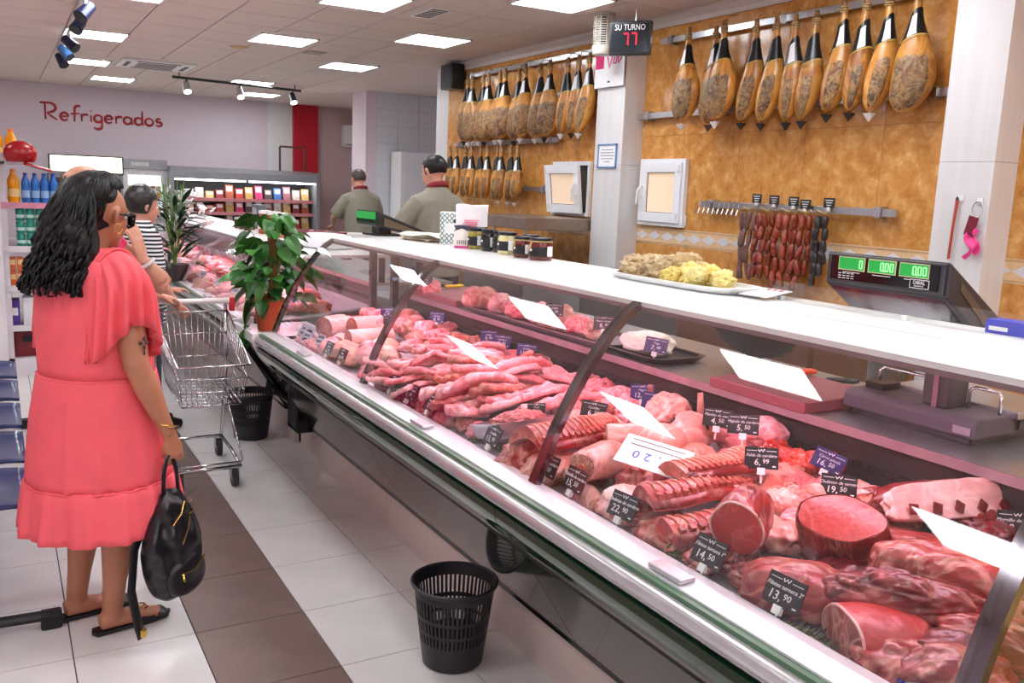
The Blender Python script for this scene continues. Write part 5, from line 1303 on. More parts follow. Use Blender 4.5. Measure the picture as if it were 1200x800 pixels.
for k, (x, y) in enumerate(((1.43, 4.08), (1.52, 3.98), (1.40, 3.93), (1.47, 3.86), (1.60, 4.0), (1.40, 4.20), (1.55, 3.82))):
    joint('poultry_piece', 'plump yellowish-pink poultry piece in the far bay', x, y, (0.085, 0.055, 0.05), chick if k % 2 == 0 else pork_pale, 320+k, 0.8*k, 0.01, amp=0.2, sub=4, group='poultry pieces')
for k in range(14):
    rn = random.Random(k+60)
    joint('pork_shoulder', 'pink shoulder piece in the back heap of the far bay', rn.uniform(1.68, 1.98), 3.98+0.05*k, (0.085, 0.06, 0.05), pork if k % 3 else lamb, 340+k, rn.uniform(0, 3), 0.02+0.03*(k % 2), amp=0.25, sub=4, groove=0.1, group='pink shoulder pieces of the far bay')
for k in range(6):
    joint('pork_scrap', 'small pale poultry scrap by the end pane', 1.37+0.05*(k % 2), 4.32+0.065*k, (0.045, 0.035, 0.03), pork_pale, 360+k, k, 0.0, amp=0.3, sub=4, group='poultry scraps')

# ---------------- on the ledge above the riser
for k, (x, y, s_, lb) in enumerate(((2.13, 4.72, 0.075, 'pink pork knuckle first on the ledge at the end pane'), (2.12, 4.58, 0.07, 'pink pork knuckle second on the ledge'), (2.15, 4.86-0.20, 0.06, 'pale knuckle behind the first ones on the ledge'))):
    joint('pork_knuckle', lb, x, y, (s_, s_*0.75, s_*0.65), pork, 380+k, k, 0.03 if k == 2 else 0, amp=0.22, z=ZL+0.004)
TRY = [(2.14, 4.02, 0.12, 'reddish pork hock tip at the end of the ledge tray'), (2.17, 3.86, 0.10, 'pink pork hock under the light reflection'), (2.16, 3.66, 0.10, 'pink pork hock in the ledge tray'), (2.17, 3.48, 0.10, 'long pale pork hock in the ledge tray'), (2.15, 3.32, 0.11, 'thick pale pork hock right of its long neighbour'), (2.17, 3.16, 0.10, 'pork hock with sawn red end on the ledge'), (2.16, 3.02, 0.09, 'tan skin pork hock beside the white foot')]
lt = thing('steel_tray', 'long steel tray of pork hocks on the ledge', 'tray', (2.19, 3.45, ZL+0.002), radians(90))
tray_mesh(0.62, 0.125, 0.025, p=8).build('dish', pm('tray_steel_mauve', (170, 150, 162), 0.3, 0.6), lt, smooth='auto')
for k, (x, y, s_, lb) in enumerate(TRY):
    if k % 3 == 2: joint('pork_hock', lb, x, y, (s_*0.8, s_*0.6, s_*0.5), pork, 400+k, k, 0, amp=0.22, z=ZL+0.012)
    else: joint('pork_hock', lb, x, y, (s_*0.85, s_*0.55, s_*0.6), pork_pale if k % 2 else lamb_skin, 400+k, 0.6*k, 0, amp=0.2, taper=0.25, z=ZL+0.012)
t2 = thing('black_tray', 'low black tray with the white cow foot on the ledge', 'tray', (2.20, 2.68, ZL+0.002), radians(90))
tray_mesh(0.16, 0.115, 0.022, p=6).build('dish', pm('tray_black', (40, 36, 42), 0.3), t2, smooth='auto')
joint('cow_foot', 'bright white cow foot piled in the black tray', 2.19, 2.72, (0.12, 0.085, 0.05), foot, 420, radians(100), 0, amp=0.2, freq=1.8, taper=0.2, z=ZL+0.012)
# trays of the middle bay
def steel_tray(x, y, lx, ly, h, rz, label, lift=0.0, rx=0.0):
    t = thing('steel_tray', label, 'tray', (x, y, D(x)+lift), rz); t.rotation_euler = (rx, 0, rz)
    tray_mesh(lx, ly, h, p=8, flare=0.012).build('dish', steel, t, smooth='auto')
steel_tray(1.47, 2.475, 0.125, 0.085, 0.05, radians(6), 'steel tray of pink mince in the middle bay', 0.035, radians(-14))
joint('mince_heap', 'pink minced meat heaped in the steel tray', 1.475, 2.47, (0.105, 0.065, 0.038), mince, 430, 0.1, 0.055, amp=0.18, freq=5, rx=radians(-14))
steel_tray(1.89, 3.10, 0.13, 0.15, 0.04, radians(0), 'dark steel tray behind the pork bellies', 0.0)

# heap on the worktop tray
for k, (y, x, sx, sy, sz) in enumerate(((2.60, 2.02, 0.07, 0.05, 0.045), (2.52, 2.05, 0.08, 0.05, 0.05), (2.45, 2.01, 0.07, 0.05, 0.04), (2.40, 2.07, 0.08, 0.045, 0.045), (2.53, 1.99, 0.06, 0.035, 0.03))):
    joint('tripe_piece', 'beige folded tripe piece on the white tray', x, y, (sx, sy, sz), tripe, 440+k, radians(80)+0.3*k, 0, amp=0.32, freq=2.4, group='tripe on the white tray', z=ZT+0.01+(0.02 if k == 3 else 0))
for k, (y, x, s_) in enumerate(((2.36, 1.99, 0.042), (2.30, 2.03, 0.048), (2.24, 2.00, 0.045), (2.17, 2.04, 0.046), (2.12, 2.00, 0.042), (2.26, 2.07, 0.04), (2.20, 1.97, 0.036), (2.33, 2.05, 0.042))):
    joint('lard_lump', 'pale yellow fat lump on the white tray', x, y, (s_, s_*0.9, s_*0.75), lard, 450+k, k, 0.0, amp=0.3, freq=2.2, group='yellow fat on the white tray', z=ZT+0.008+0.02*(k > 4))

# trimmings filling the gaps of the near bays
FILL = [(1.40, 1.62), (1.52, 1.50), (1.60, 1.42), (1.66, 1.34), (1.62, 1.10), (1.72, 1.05), (1.68, 0.95), (1.48, 0.90), (1.38, 0.94), (1.78, 1.62), (1.72, 1.72), (1.86, 1.70), (1.70, 1.80), (1.84, 1.84), (1.92, 1.46), (1.90, 1.36), (1.52, 1.80), (1.46, 2.05), (1.60, 2.14), (1.74, 2.10), (1.80, 2.20), (1.84, 2.12), (1.64, 2.30), (1.74, 2.36), (1.80, 2.52), (1.56, 2.40), (1.72, 2.46), (1.84, 2.62), (1.84, 2.78), (1.80, 2.92), (1.99, 1.27), (2.0, 1.18)]
for k, (x, y) in enumerate(FILL):
    beefy = y < 1.3
    joint('meat_trimming', ['dark red trimming filling the beef end of the case', 'pinkish trimming filling the gaps around the lamb and pork'][0 if beefy else 1], x, y, (0.085, 0.065, 0.042), beef_dark if beefy and k % 2 else (beef_pale if beefy else [lamb, pork, lamb_skin][k % 3]), 900+k, k*0.77, 0.0, amp=0.28, freq=2.0, sub=4, groove=0.1, group=['beef trimmings', 'pink trimmings'][0 if beefy else 1])
# ================================================================== people
skin_tan = pm('skin_tan', (186, 124, 94), 0.45, var=0.07, scale=10, sss=0.08)
skin_mid = pm('skin_mid', (214, 156, 130), 0.45, var=0.07, scale=10, sss=0.08)
hair_blk = pm('hair_black', (13, 10, 11), 0.42, var=0.4, scale=80, spec=0.35)
hair_dk = pm('hair_dark', (40, 34, 34), 0.4, var=0.3, scale=60)
coral = pm('coral_fabric', (250, 98, 108), 0.75, var=0.06, scale=10, bump=0.12, bscale=240)
hot_pink = pm('hot_pink_shirt', (250, 60, 120), 0.7, var=0.06)
olive = pm('olive_grey_shirt', (142, 138, 122), 0.75, var=0.08, bump=0.1, bscale=60)
maroon_col = pm('maroon_collar', (140, 34, 44), 0.7)
grey_cl = pm('grey_sleeve', (172, 152, 144), 0.7, var=0.1)
denim = pm('grey_denim', (88, 92, 108), 0.8, var=0.18, scale=60)
dark_cl = pm('dark_trousers', (44, 44, 52), 0.8, var=0.15)

def remeshed(mb, vox, name, mat, parent, smooth_it=6):
    me = mb.mesh(name); ob = bpy.data.objects.new('tmp', me); COL.objects.link(ob)
    r = ob.modifiers.new('r', 'REMESH'); r.mode = 'VOXEL'; r.voxel_size = vox
    s_ = ob.modifiers.new('s', 'SMOOTH'); s_.iterations = smooth_it; s_.factor = 0.5
    bpy.context.view_layer.update()
    dg = bpy.context.evaluated_depsgraph_get()
    m2 = bpy.data.meshes.new_from_object(ob.evaluated_get(dg)); m2.name = name
    bpy.data.objects.remove(ob); bpy.data.meshes.remove(me)
    m2.materials.clear(); m2.materials.append(mat)
    for p in m2.polygons: p.use_smooth = True
    o = bpy.data.objects.new(name, m2); link(o, parent)
    return o

def V3(*a): return Vector(a)
def hand(m, wrist, d, nrm, curl=0.5, s_=1.0, spread=0.1, thumb_in=0.5):
    """palm and five bent fingers; d points along the fingers, nrm is the palm side"""
    d = Vector(d).normalized(); nrm = Vector(nrm); nrm = (nrm-d*nrm.dot(d)).normalized(); side = d.cross(nrm)
    W_ = Vector(wrist)
    m.tube([W_-d*0.02, W_+d*0.02*s_, W_+d*0.05*s_, W_+d*0.085*s_], [(0.026*s_, 0.020*s_), (0.031*s_, 0.017*s_), (0.039*s_, 0.015*s_), (0.036*s_, 0.012*s_)], 12, upv=tuple(nrm))
    for k in range(4):
        off = (k-1.5)*0.0185*s_; ln = [0.066, 0.076, 0.071, 0.055][k]*s_
        p = W_+d*0.08*s_+side*off; dd = (d+side*(k-1.5)*spread).normalized(); a = 0.0; pts = [p-dd*0.015]; q = p
        for j, f in enumerate((0.42, 0.32, 0.26)):
            a += curl*[0.55, 0.9, 0.7][j]
            q = q+(dd*cos(a)+nrm*sin(a))*ln*f*1.15; pts.append(q)
        m.tube([pts[0]]+[p]+pts[1:], [0.0095*s_, 0.0092*s_, 0.0088*s_, 0.0082*s_, 0.0068*s_], 8)
    p = W_+d*0.028*s_-side*0.026*s_; t1 = (d*0.75-side*0.55*(1-thumb_in)+nrm*0.55).normalized(); t2 = (d*0.8+nrm*0.35*thumb_in-side*0.1).normalized()
    m.tube([p+side*0.012*s_, p, p+t1*0.034*s_, p+t1*0.034*s_+t2*0.032*s_], [0.014*s_, 0.0135*s_, 0.0105*s_, 0.0075*s_], 8)

def head(m, c, s_=1.0, fwd=(1, 0, 0)):
    """skull, jaw, nose, brow, lips and ears; fwd is the way the face looks"""
    f = Vector(fwd).normalized(); l = Vector((0, 0, 1)).cross(f).normalized(); u = f.cross(l)*1.0
    R = Matrix((f, l, u)).transposed(); c = Vector(c)
    def P(x, y, z): return c+R @ Vector((x, y, z))*s_
    m.sphere(c+R @ Vector((-0.012, 0, 0.032))*s_, (0.098*s_, 0.077*s_, 0.090*s_), 20, 14, R)
    m.sphere(c+R @ Vector((0.030, 0, -0.030))*s_, (0.062*s_, 0.058*s_, 0.078*s_), 18, 12, R)
    m.sphere(c+R @ Vector((0.058, 0, -0.088))*s_, (0.028*s_, 0.030*s_, 0.022*s_), 12, 8, R)
    m.tube([P(0.080, 0, 0.022), P(0.098, 0, -0.004), P(0.112, 0, -0.026), P(0.096, 0, -0.036)], [0.009*s_, 0.011*s_, 0.014*s_, 0.010*s_], 8)
    m.tube([P(0.074, -0.045, 0.030), P(0.086, 0, 0.034), P(0.074, 0.045, 0.030)], [0.010*s_, 0.013*s_, 0.010*s_], 8)
    m.tube([P(0.078, -0.020, -0.060), P(0.091, 0, -0.058), P(0.078, 0.020, -0.060)], [0.006*s_, 0.008*s_, 0.006*s_], 8)
    for y in (-1, 1):
        m.sphere(c+R @ Vector((0.056, y*0.034, -0.018))*s_, (0.026*s_, 0.022*s_, 0.026*s_), 10, 8, R)
        m.tube([P(-0.010, y*0.073, -0.022), P(-0.020, y*0.086, 0.0), P(-0.020, y*0.090, 0.018), P(-0.006, y*0.083, 0.028), P(0.004, y*0.075, 0.012)], [0.009*s_, 0.010*s_, 0.010*s_, 0.009*s_, 0.007*s_], 8)
    return P

def eyes(P, parent, s_=1.0):
    for y in (-1, 1):
        p = P(0.079, y*0.030, 0.008)
        MB().sphere(p, 0.0105*s_, 10, 7).build('eye', pm('eye_white', (236, 232, 228), 0.2), parent, smooth=True)
        MB().sphere(p+(P(1, 0, 0)-P(0, 0, 0)).normalized()*0.0065*s_, 0.0055*s_, 8, 6).build('iris', pm('iris_brown', (60, 38, 28), 0.15), parent, smooth=True)

def body(parent, H_, head_c, head_f, sh, el, wr, hip, kn, an, tors, skin, vox, hands=(), feet=True, hs=1.0, foot_dir=(1, 0)):
    m = MB(); k = H_/1.65
    P = head(m, head_c, k*hs, head_f); hc = Vector(head_c)
    m.tube([tors[-1], (Vector(tors[-1])+hc)/2+Vector((-0.01, 0, 0)), hc+Vector((-0.02, 0, -0.02))], [0.062*k, 0.056*k, 0.058*k], 14)
    n = len(tors)
    m.tube(tors, [(0.165*k, 0.115*k), (0.150*k, 0.105*k), (0.150*k, 0.105*k), (0.170*k, 0.115*k), (0.165*k, 0.10*k), (0.07*k, 0.065*k)][:n] if n == 6 else [(0.15*k, 0.10*k)]*n, 18, upv=(1, 0, 0))
    for s_ in (0, 1):
        a, b_, c = Vector(sh[s_]), Vector(el[s_]), Vector(wr[s_])
        m.tube([a+(Vector(tors[-2])-a)*0.4, a, a+(b_-a)*0.5, b_, b_+(c-b_)*0.35, b_+(c-b_)*0.8, c], [x*k for x in (0.055, 0.062, 0.054, 0.044, 0.045, 0.030, 0.026)], 14)
        a, b_, c = Vector(hip[s_]), Vector(kn[s_]), Vector(an[s_])
        m.tube([a+Vector((0, 0, 0.04)), a+(b_-a)*0.3, b_+(a-b_)*0.15, b_, b_+(c-b_)*0.3, b_+(c-b_)*0.75, c, c+Vector((0, 0, -0.03))], [x*k for x in (0.095, 0.092, 0.065, 0.058, 0.062, 0.042, 0.037, 0.036)], 14)
        if feet:
            fd = Vector((foot_dir[0], foot_dir[1], 0)).normalized()
            m.tube([c-fd*0.045+Vector((0, 0, -0.045)), c+Vector((0, 0, -0.04)), c+fd*0.08+Vector((0, 0, -0.052)), c+fd*0.14+Vector((0, 0, -0.060)), c+fd*0.19+Vector((0, 0, -0.066))], [(0.028, 0.030), (0.034, 0.036), (0.040, 0.026), (0.043, 0.018), (0.030, 0.011)], 12, upv=(0, 0, 1))
    for hd_ in hands: hand(m, *hd_)
    o = remeshed(m, vox, 'body', skin, parent)
    return P

def ringloft(m, rings, n=64, mod=None, close=False):
    """rings: (cx, cy, z, rx, ry); mod(a, v, i) scales the radius"""
    def f(u, v):
        k = v*(len(rings)-1); i = min(len(rings)-2, int(k)); fr_ = k-i; fr_ = fr_*fr_*(3-2*fr_) if False else fr_
        r = [rings[i][q]*(1-fr_)+rings[i+1][q]*fr_ for q in range(5)]; a = 2*pi*u
        g = 1.0 if mod is None else mod(a, r[2])
        return (r[0]+r[3]*g*cos(a), r[1]+r[4]*g*sin(a), r[2])
    m.grid(f, n, 3*(len(rings)-1)+1, True)
    return m

def shirt(parent, mat, rings, sleeves, name='shirt', vox=0.008, neck=None):
    m = MB()
    pts = [(r[0], r[1], r[2]) for r in rings]
    m.tube(pts, [(r[4], r[3]) for r in rings], 24, upv=(1, 0, 0))
    for (pp, rr) in sleeves: m.tube(pp, rr, 14)
    return remeshed(m, vox, name, mat, parent, 4)

# ---------------------------------------------------------------- woman in the coral dress
w1 = thing('person', 'person in a coral tiered dress holding a black backpack', 'person', (0.275, 3.36, 0.0), radians(24))
SH = [(0.0, -0.165, 1.285), (0.0, 0.165, 1.285)]
EL = [(0.00, -0.245, 1.00), (0.02, 0.25, 1.00)]
WR = [(0.10, -0.265, 0.745), (0.16, 0.20, 0.78)]
P1 = body(w1, 1.60, (0.035, 0.0, 1.475), (1, 0.28, -0.16), SH, EL, WR,
     [(0, -0.09, 0.82), (0, 0.09, 0.82)], [(0.02, -0.085, 0.46), (0.0, 0.10, 0.46)], [(-0.02, -0.075, 0.085), (-0.05, 0.115, 0.085)],
     [(0, 0, 0.80), (0.0, 0, 0.92), (0.0, 0, 1.02), (-0.01, 0, 1.15), (-0.02, 0, 1.27), (-0.015, 0, 1.34)], skin_tan, 0.0055,
     hands=[((0.105, -0.265, 0.735), (0.25, 0.0, -1), (0.1, 1, 0), 0.75, 0.92, 0.03, 0.8), ((0.17, 0.20, 0.77), (0.6, 0, -0.8), (0, -1, 0), 0.4, 0.92)], foot_dir=(1, -0.16))
eyes(P1, w1, 0.97)
def ruf(n_, amp, ph=0.0):
    return lambda a, z: 1+amp*sin(n_*a+ph)+amp*0.5*sin((n_*1.7//1)*a+ph*2)
dm_ = MB()
ringloft(dm_, [(-0.015, 0, 1.375, 0.075, 0.085), (-0.02, 0, 1.35, 0.105, 0.150), (-0.025, 0, 1.315, 0.125, 0.190), (-0.02, 0, 1.25, 0.150, 0.200), (-0.01, 0, 1.15, 0.175, 0.205), (-0.005, 0, 1.05, 0.178, 0.205), (0, 0, 0.94, 0.180, 0.208)], 72)
dress = dm_.build('dress', coral, w1, smooth=True)
so_ = dress.modifiers.new('t', 'SOLIDIFY'); so_.thickness = 0.004
sk1 = MB(); ringloft(sk1, [(0, 0, 0.945, 0.182, 0.210), (0, 0, 0.925, 0.190, 0.216), (0.0, 0, 0.80, 0.215, 0.232), (0.0, 0, 0.66, 0.232, 0.245), (0, 0, 0.56, 0.240, 0.250)], 128, lambda a, z: 1+0.022*min(1, (0.95-z)*6)*(sin(17*a+1)+0.6*sin(29*a))*(0.5+0.5*sin(3*a+z*3)))
o = sk1.build('skirt_tier', coral, dress, smooth=True); s_ = o.modifiers.new('t', 'SOLIDIFY'); s_.thickness = 0.003
sk2 = MB(); ringloft(sk2, [(0, 0, 0.572, 0.236, 0.248), (0, 0, 0.555, 0.250, 0.262), (0.0, 0, 0.47, 0.262, 0.275), (0.0, 0, 0.395, 0.270, 0.284)], 144, lambda a, z: 1+(0.012+0.030*min(1, (0.575-z)*5))*(sin(13*a+0.6)+0.5*sin(31*a+2)))
o = sk2.build('hem_ruffle', coral, dress, smooth=True); s_ = o.modifiers.new('t', 'SOLIDIFY'); s_.thickness = 0.003
for (zz, rx_, ry_) in ((0.938, 0.184, 0.212), (0.566, 0.243, 0.254)):
    m = MB(); m.tube([(rx_*cos(a), ry_*sin(a), zz+0.003*sin(23*a)) for a in [2*pi*q/72 for q in range(73)]], 0.0035, 5); m.build('seam', coral, dress, smooth=True)
for s_ in (-1, 1):
    # flutter sleeve: fan hung round the shoulder
    m = MB()
    def fl(u, v, s_=s_):
        a = -0.25+(pi+0.5)*u          # front to back over the shoulder
        c, sn = cos(a), max(0.0, sin(a)); wv = 0.020*sin(17*u*pi)*v
        vo = sin(min(1.0, v*1.5)*pi/2)
        top = Vector((c*(0.080+0.030*v)+wv*c, s_*(0.135+vo*(0.120*sn+0.025)+wv*sn), 1.376-0.060*c*c-v*(0.06+0.15*v)*(1.15+0.35*c*c)))
        return top
    m.grid(fl, 70, 12)
    o = m.build('flutter_sleeve', coral, dress, smooth=True); so_ = o.modifiers.new('t', 'SOLIDIFY'); so_.thickness = 0.003
    m = MB(); m.tube([fl(q/30, 0.06)+Vector((0, 0, 0.004)) for q in range(31)], 0.006, 6); m.build('sleeve_seam', coral, dress, smooth=True)
# hair: cap plus falling curls
rn = random.Random(5); hm = MB()
V_, F_ = ico(4); hv = []
for p in V_:
    q = Vector((p.x*0.112, p.y*0.102, p.z*0.118))*(1+0.05*mn.noise(p*3))
    q += Vector((-0.005, 0, 1.505))
    if p.x > 0.25: q.x = 0.02+(q.x-0.02)*(0.55 if q.z < 1.53 else 0.55+min(0.42, (q.z-1.53)*9))
    if q.z < 1.44 and p.x > -0.2: q.x = min(q.x, -0.01)
    if q.z < 1.525 and q.x > -0.045: q.y *= 0.72
    hv.append(tuple(q))
hm.add(hv, F_)
hv = []
for p in V_:      # mass behind the neck
    q = Vector((p.x*0.085-0.085, p.y*0.135, p.z*0.135+1.385))+Vector((1, 1, 1))*0.012*mn.noise(p*4)
    hv.append(tuple(q))
hm.add(hv, F_)
for k in range(520):
    a = rn.uniform(0.40*pi, 1.40*pi); ca, sa = cos(a), sin(a)
    z0 = rn.uniform(1.46, 1.60); rr = rn.uniform(0.9, 1.04); el_ = math.sqrt(max(0.05, 1-((z0-1.505)/0.118)**2))
    p = Vector((-0.005+0.110*ca*el_*rr, 0.102*sa*el_*rr, z0)); pts = []; L_ = rn.uniform(0.20, 0.34)*(1 if z0 > 1.5 else 0.85); ph = rn.uniform(0, 6); am = rn.uniform(0.008, 0.022); nn = 14
    for j in range(nn):
        t_ = j/(nn-1); out = 0.075*t_**0.7*(1-0.35*t_)
        z = z0-L_*t_**0.95
        if z < 1.245: z = 1.245+0.02*sin(ph+t_*9)
        x = p.x+ca*out-0.03*t_*(ca < 0.2); y = p.y+sa*out
        x += am*t_*1.4*sin(17*t_+ph); y += am*t_*1.4*cos(15*t_+ph)
        if z < 1.36: x -= 0.035*min(1, (1.36-z)*10)
        pts.append((min(x, 0.03) if z < 1.47 else x, y, z))
    hm.tube(pts, [0.0035+0.0045*sin(pi*min(1, t_/(nn-1)*1.05)) for t_ in range(nn)], 5)
for k in range(260):      # strands combed back over the crown
    a = rn.uniform(0.06*pi, 1.72*pi); pts = []; ph = rn.uniform(0, 6); th1 = rn.uniform(1.3, 1.9) if 0.3*pi < a < 1.46*pi else rn.uniform(0.75, 1.0)
    for j in range(13):
        th = 0.12+(th1-0.12)*j/12; q = 1.0+0.02*rn.random()
        pts.append((0.006+0.02*cos(th)+(0.116*q)*sin(th)*cos(a+0.25*(1-j/12)), 0.107*q*sin(th)*sin(a+0.25*(1-j/12))*(0.86 if (a > 1.3*pi and th > 1.2) else 1), 1.503+0.124*q*cos(th)+0.002*sin(8*th+ph)))
    hm.tube(pts, [0.0030+0.0028*sin(pi*j/12) for j in range(13)], 5)
hair1 = hm.build('hair', hair_blk, w1, smooth=True)
# glasses, earring, tattoo, bracelet
gl = MB()
for y in (-1, 1):
    gl.tube([P1(0.088, y*0.066, 0.016), P1(0.03, y*0.083, 0.014), P1(-0.012, y*0.087, 0.012), P1(-0.025, y*0.086, -0.002)], [(0.003, 0.007), (0.003, 0.006), (0.0025, 0.004), (0.0025, 0.003)], 6, upv=(0, 0, 1))
    gl.tube([P1(0.098, y*0.012, 0.020), P1(0.096, y*0.04, 0.026), P1(0.088, y*0.068, 0.020), P1(0.090, y*0.062, -0.018), P1(0.097, y*0.035, -0.026), P1(0.100, y*0.014, -0.012), P1(0.098, y*0.012, 0.020)], 0.004, 6)
gl.tube([P1(0.10, -0.014, 0.012), P1(0.106, 0, 0.016), P1(0.10, 0.014, 0.012)], 0.003, 6)
go = gl.build('glasses', pm('glasses_black', (14, 14, 18), 0.12, var=0.1), w1, smooth=True)
for y in (-1, 1):
    m = MB(); m.prism([(0, 0)]*0 or [(-0.026, -0.020), (0.024, -0.016), (0.026, 0.020), (-0.026, 0.020)], -0.001, 0.001, 'x')
    o = m.build('lens', pm('lens_smoke', (10, 10, 12), 0.05, var=0.1), go); o.location = P1(0.095, y*0.040, 0.0); o.rotation_euler = (0, 0, y*0.18)
m = MB(); c_ = P1(-0.008, -0.088, -0.040); m.tube([c_+Vector((0.017*cos(a), 0.002, 0.017*sin(a))) for a in [2*pi*q/16 for q in range(17)]], 0.0018, 6); m.build('hoop_earring', pm('gold', (220, 180, 90), 0.2, 1.0), w1, smooth=True)
gold_m = MATS['gold']
m = MB(); m.tube([(0.088+0.031*cos(a), -0.262+0.031*sin(a), 0.775-0.016*cos(a)+0.003*sin(9*a)) for a in [2*pi*q/30 for q in range(31)]], 0.0028, 6); m.build('bracelet', gold_m, w1, smooth=True)
ink = pm('tattoo_ink', (70, 56, 56), 0.5)
for k, (dx, dz, rx_, rz_) in enumerate(((0, 0.014, 0.006, 0.009), (0, -0.014, 0.006, 0.009), (0.012, 0, 0.009, 0.006), (-0.012, 0, 0.009, 0.006), (0, -0.032, 0.003, 0.01))):
    m = MB(); a0 = -0.02+dx
    m.sphere((0.008+dx*0.9, -0.2835+0.25*abs(dx), 1.075+dz), (rx_, 0.004, rz_), 10, 6); m.build('tattoo', ink, w1, smooth=True)
# sandals
sand = pm('sandal_black', (22, 20, 24), 0.4, var=0.15)
FD = Vector((1, -0.16, 0)).normalized(); FL = Vector((0.16, 1, 0)).normalized()
for (ax, ay) in ((-0.02, -0.075), (-0.05, 0.115)):
    c_ = Vector((ax, ay, 0)); m = MB()
    out_ = [(-0.075, 0.0), (-0.065, 0.028), (0.02, 0.034), (0.12, 0.044), (0.185, 0.036), (0.212, 0.0), (0.185, -0.036), (0.12, -0.044), (0.02, -0.034), (-0.065, -0.028)]
    pr_ = [(c_+FD*a+FL*b_) for a, b_ in out_]
    m.prism([(p.x, p.y) for p in pr_], 0.0, 0.016, 'z'); sl = m.build('sandal', sand, w1, bevel=0.004)
    for (a0, a1) in ((0.075, 0.135), (0.15, 0.185)):
        m = MB(); m.grid(lambda u, v: c_+FD*(a0+(a1-a0)*v)+FL*(0.046*cos(pi*u))+Vector((0, 0, 0.012+0.045*(1-0.30*v)*sin(pi*u)*(1 if a0 < 0.1 else 0.62))), 14, 5)
        o = m.build('strap', sand, sl, smooth=True); q_ = o.modifiers.new('t', 'SOLIDIFY'); q_.thickness = 0.003
    m = MB()
    for k in (-1, 1): m.tube([c_+FD*(0.105+0.013*cos(t_))+FL*(k*0.012+0.012*sin(t_)-0.006)+Vector((0, 0, 0.061)) for t_ in [2*pi*q/10 for q in range(11)]], 0.003, 5)
    m.build('buckle', gold_m, sl)

# backpack hanging from her right hand
bp_ = thing('backpack', 'black leather backpack with gold zips hanging from the hand', 'bag', (0.475, 3.155, 0.0), radians(40))
leather = pm('black_leather', (24, 22, 28), 0.32, var=0.2, scale=12, bump=0.5, bscale=22)
V_, F_ = ico(5); hv = []
for p in V_:
    z = p.z; w_ = 0.125-0.055*max(0, z)**1.2; sgn = lambda a: 1 if a >= 0 else -1
    x = sgn(p.x)*abs(p.x)**0.75*w_; y = sgn(p.y)*abs(p.y)**0.8*(0.065-0.03*max(0, z))
    f_ = 0.010*mn.noise(Vector((p.x*2, p.y*2, p.z*6)))+0.006*sin(9*p.x+4*p.z)*(p.z > -0.4)
    hv.append((x+f_, y+f_*1.2, 0.345+0.205*z))
m = MB(); m.add(hv, F_); bb_ = m.build('bag_body', leather, bp_, smooth=True)
m = MB()
hv = []
for p in V_:
    hv.append((p.x*0.095+0.012, -0.048+p.y*0.035, 0.235+0.075*(abs(p.z)**0.8)*(1 if p.z > 0 else -1)))
m.add(hv, F_); m.build('front_pocket', leather, bp_, smooth=True)
for (pts) in ([(-0.05, -0.078, 0.262), (0.02, -0.088, 0.258), (0.085, -0.070, 0.285)], [(-0.06, -0.060, 0.44), (-0.025, -0.066, 0.475), (0.0, -0.058, 0.51)], [(-0.02, -0.066, 0.36), (0.005, -0.068, 0.41), (0.02, -0.064, 0.45)], [(0.02, -0.055, 0.455), (0.06, -0.048, 0.452), (0.085, -0.03, 0.45)], [(0.03, -0.052, 0.50), (0.06, -0.04, 0.49), (0.08, -0.02, 0.485)]):
    m = MB(); m.tube(pts, 0.0026, 6); m.build('zip', gold_m, bp_)
m = MB(); m.tube([(-0.045, -0.086, 0.262), (-0.052, -0.094, 0.25), (-0.045, -0.094, 0.24)], 0.004, 6); m.build('zip_pull', gold_m, bp_)
m = MB(); m.tube([(-0.035, 0.0, 0.52), (-0.032, 0.0, 0.60), (-0.015, 0.0, 0.662), (0.010, 0.0, 0.668), (0.030, 0.0, 0.61), (0.042, 0, 0.52)], [(0.010, 0.004)]*6, 8, upv=(0, 1, 0)); m.build('top_handle', leather, bp_, smooth=True)
m = MB(); m.tube([(-0.07, 0.03, 0.48), (-0.13, 0.045, 0.36), (-0.155, 0.04, 0.22), (-0.15, 0.02, 0.10), (-0.145, 0.01, 0.055)], [(0.020, 0.006)]*5, 8, upv=(0, 1, 0)); m.build('shoulder_strap', leather, bp_, smooth=True)
m = MB(); m.tube([(0.11, 0.03, 0.27), (0.13, 0.03, 0.19), (0.10, 0.02, 0.135), (0.05, 0.01, 0.13)], [(0.008, 0.003)]*4, 6, upv=(0, 1, 0)); m.build('shoulder_strap', leather, bp_, smooth=True)
MB().box((-0.148, 0.0, 0.075), (0.022, 0.012, 0.03)).build('strap_buckle', gold_m, bp_, bevel=0.003)

# ---------------------------------------------------------------- man with hand at chin
w2 = thing('person', 'bald person in a hot pink shirt, hand at the chin, other hand on the cart', 'person', (0.345, 4.62, 0.0), radians(8))
SH = [(0.0, -0.19, 1.36), (0.0, 0.19, 1.36)]; EL = [(0.300, -0.24, 1.10), (0.19, 0.33, 1.12)]; WR = [(0.190, -0.275, 1.235), (0.41, 0.33, 1.00)]
P2 = body(w2, 1.68, (0.02, 0, 1.53), (1, 0, -0.05), SH, EL, WR, [(0, -0.10, 0.86), (0, 0.10, 0.86)], [(0.02, -0.10, 0.48), (0.02, 0.10, 0.48)], [(0, -0.10, 0.085), (0, 0.10, 0.085)],
     [(0, 0, 0.84), (0, 0, 0.96), (0, 0, 1.07), (0, 0, 1.2), (0, 0, 1.345), (0, 0, 1.42)], skin_mid, 0.006,
     hands=[((0.183, -0.275, 1.245), (-0.25, 0.05, 1), (-0.6, 0.8, 0), 0.28, 1.1), ((0.42, 0.33, 0.995), (1, 0, -0.25), (0, 0, -1), 0.8, 1.0)])
eyes(P2, w2)
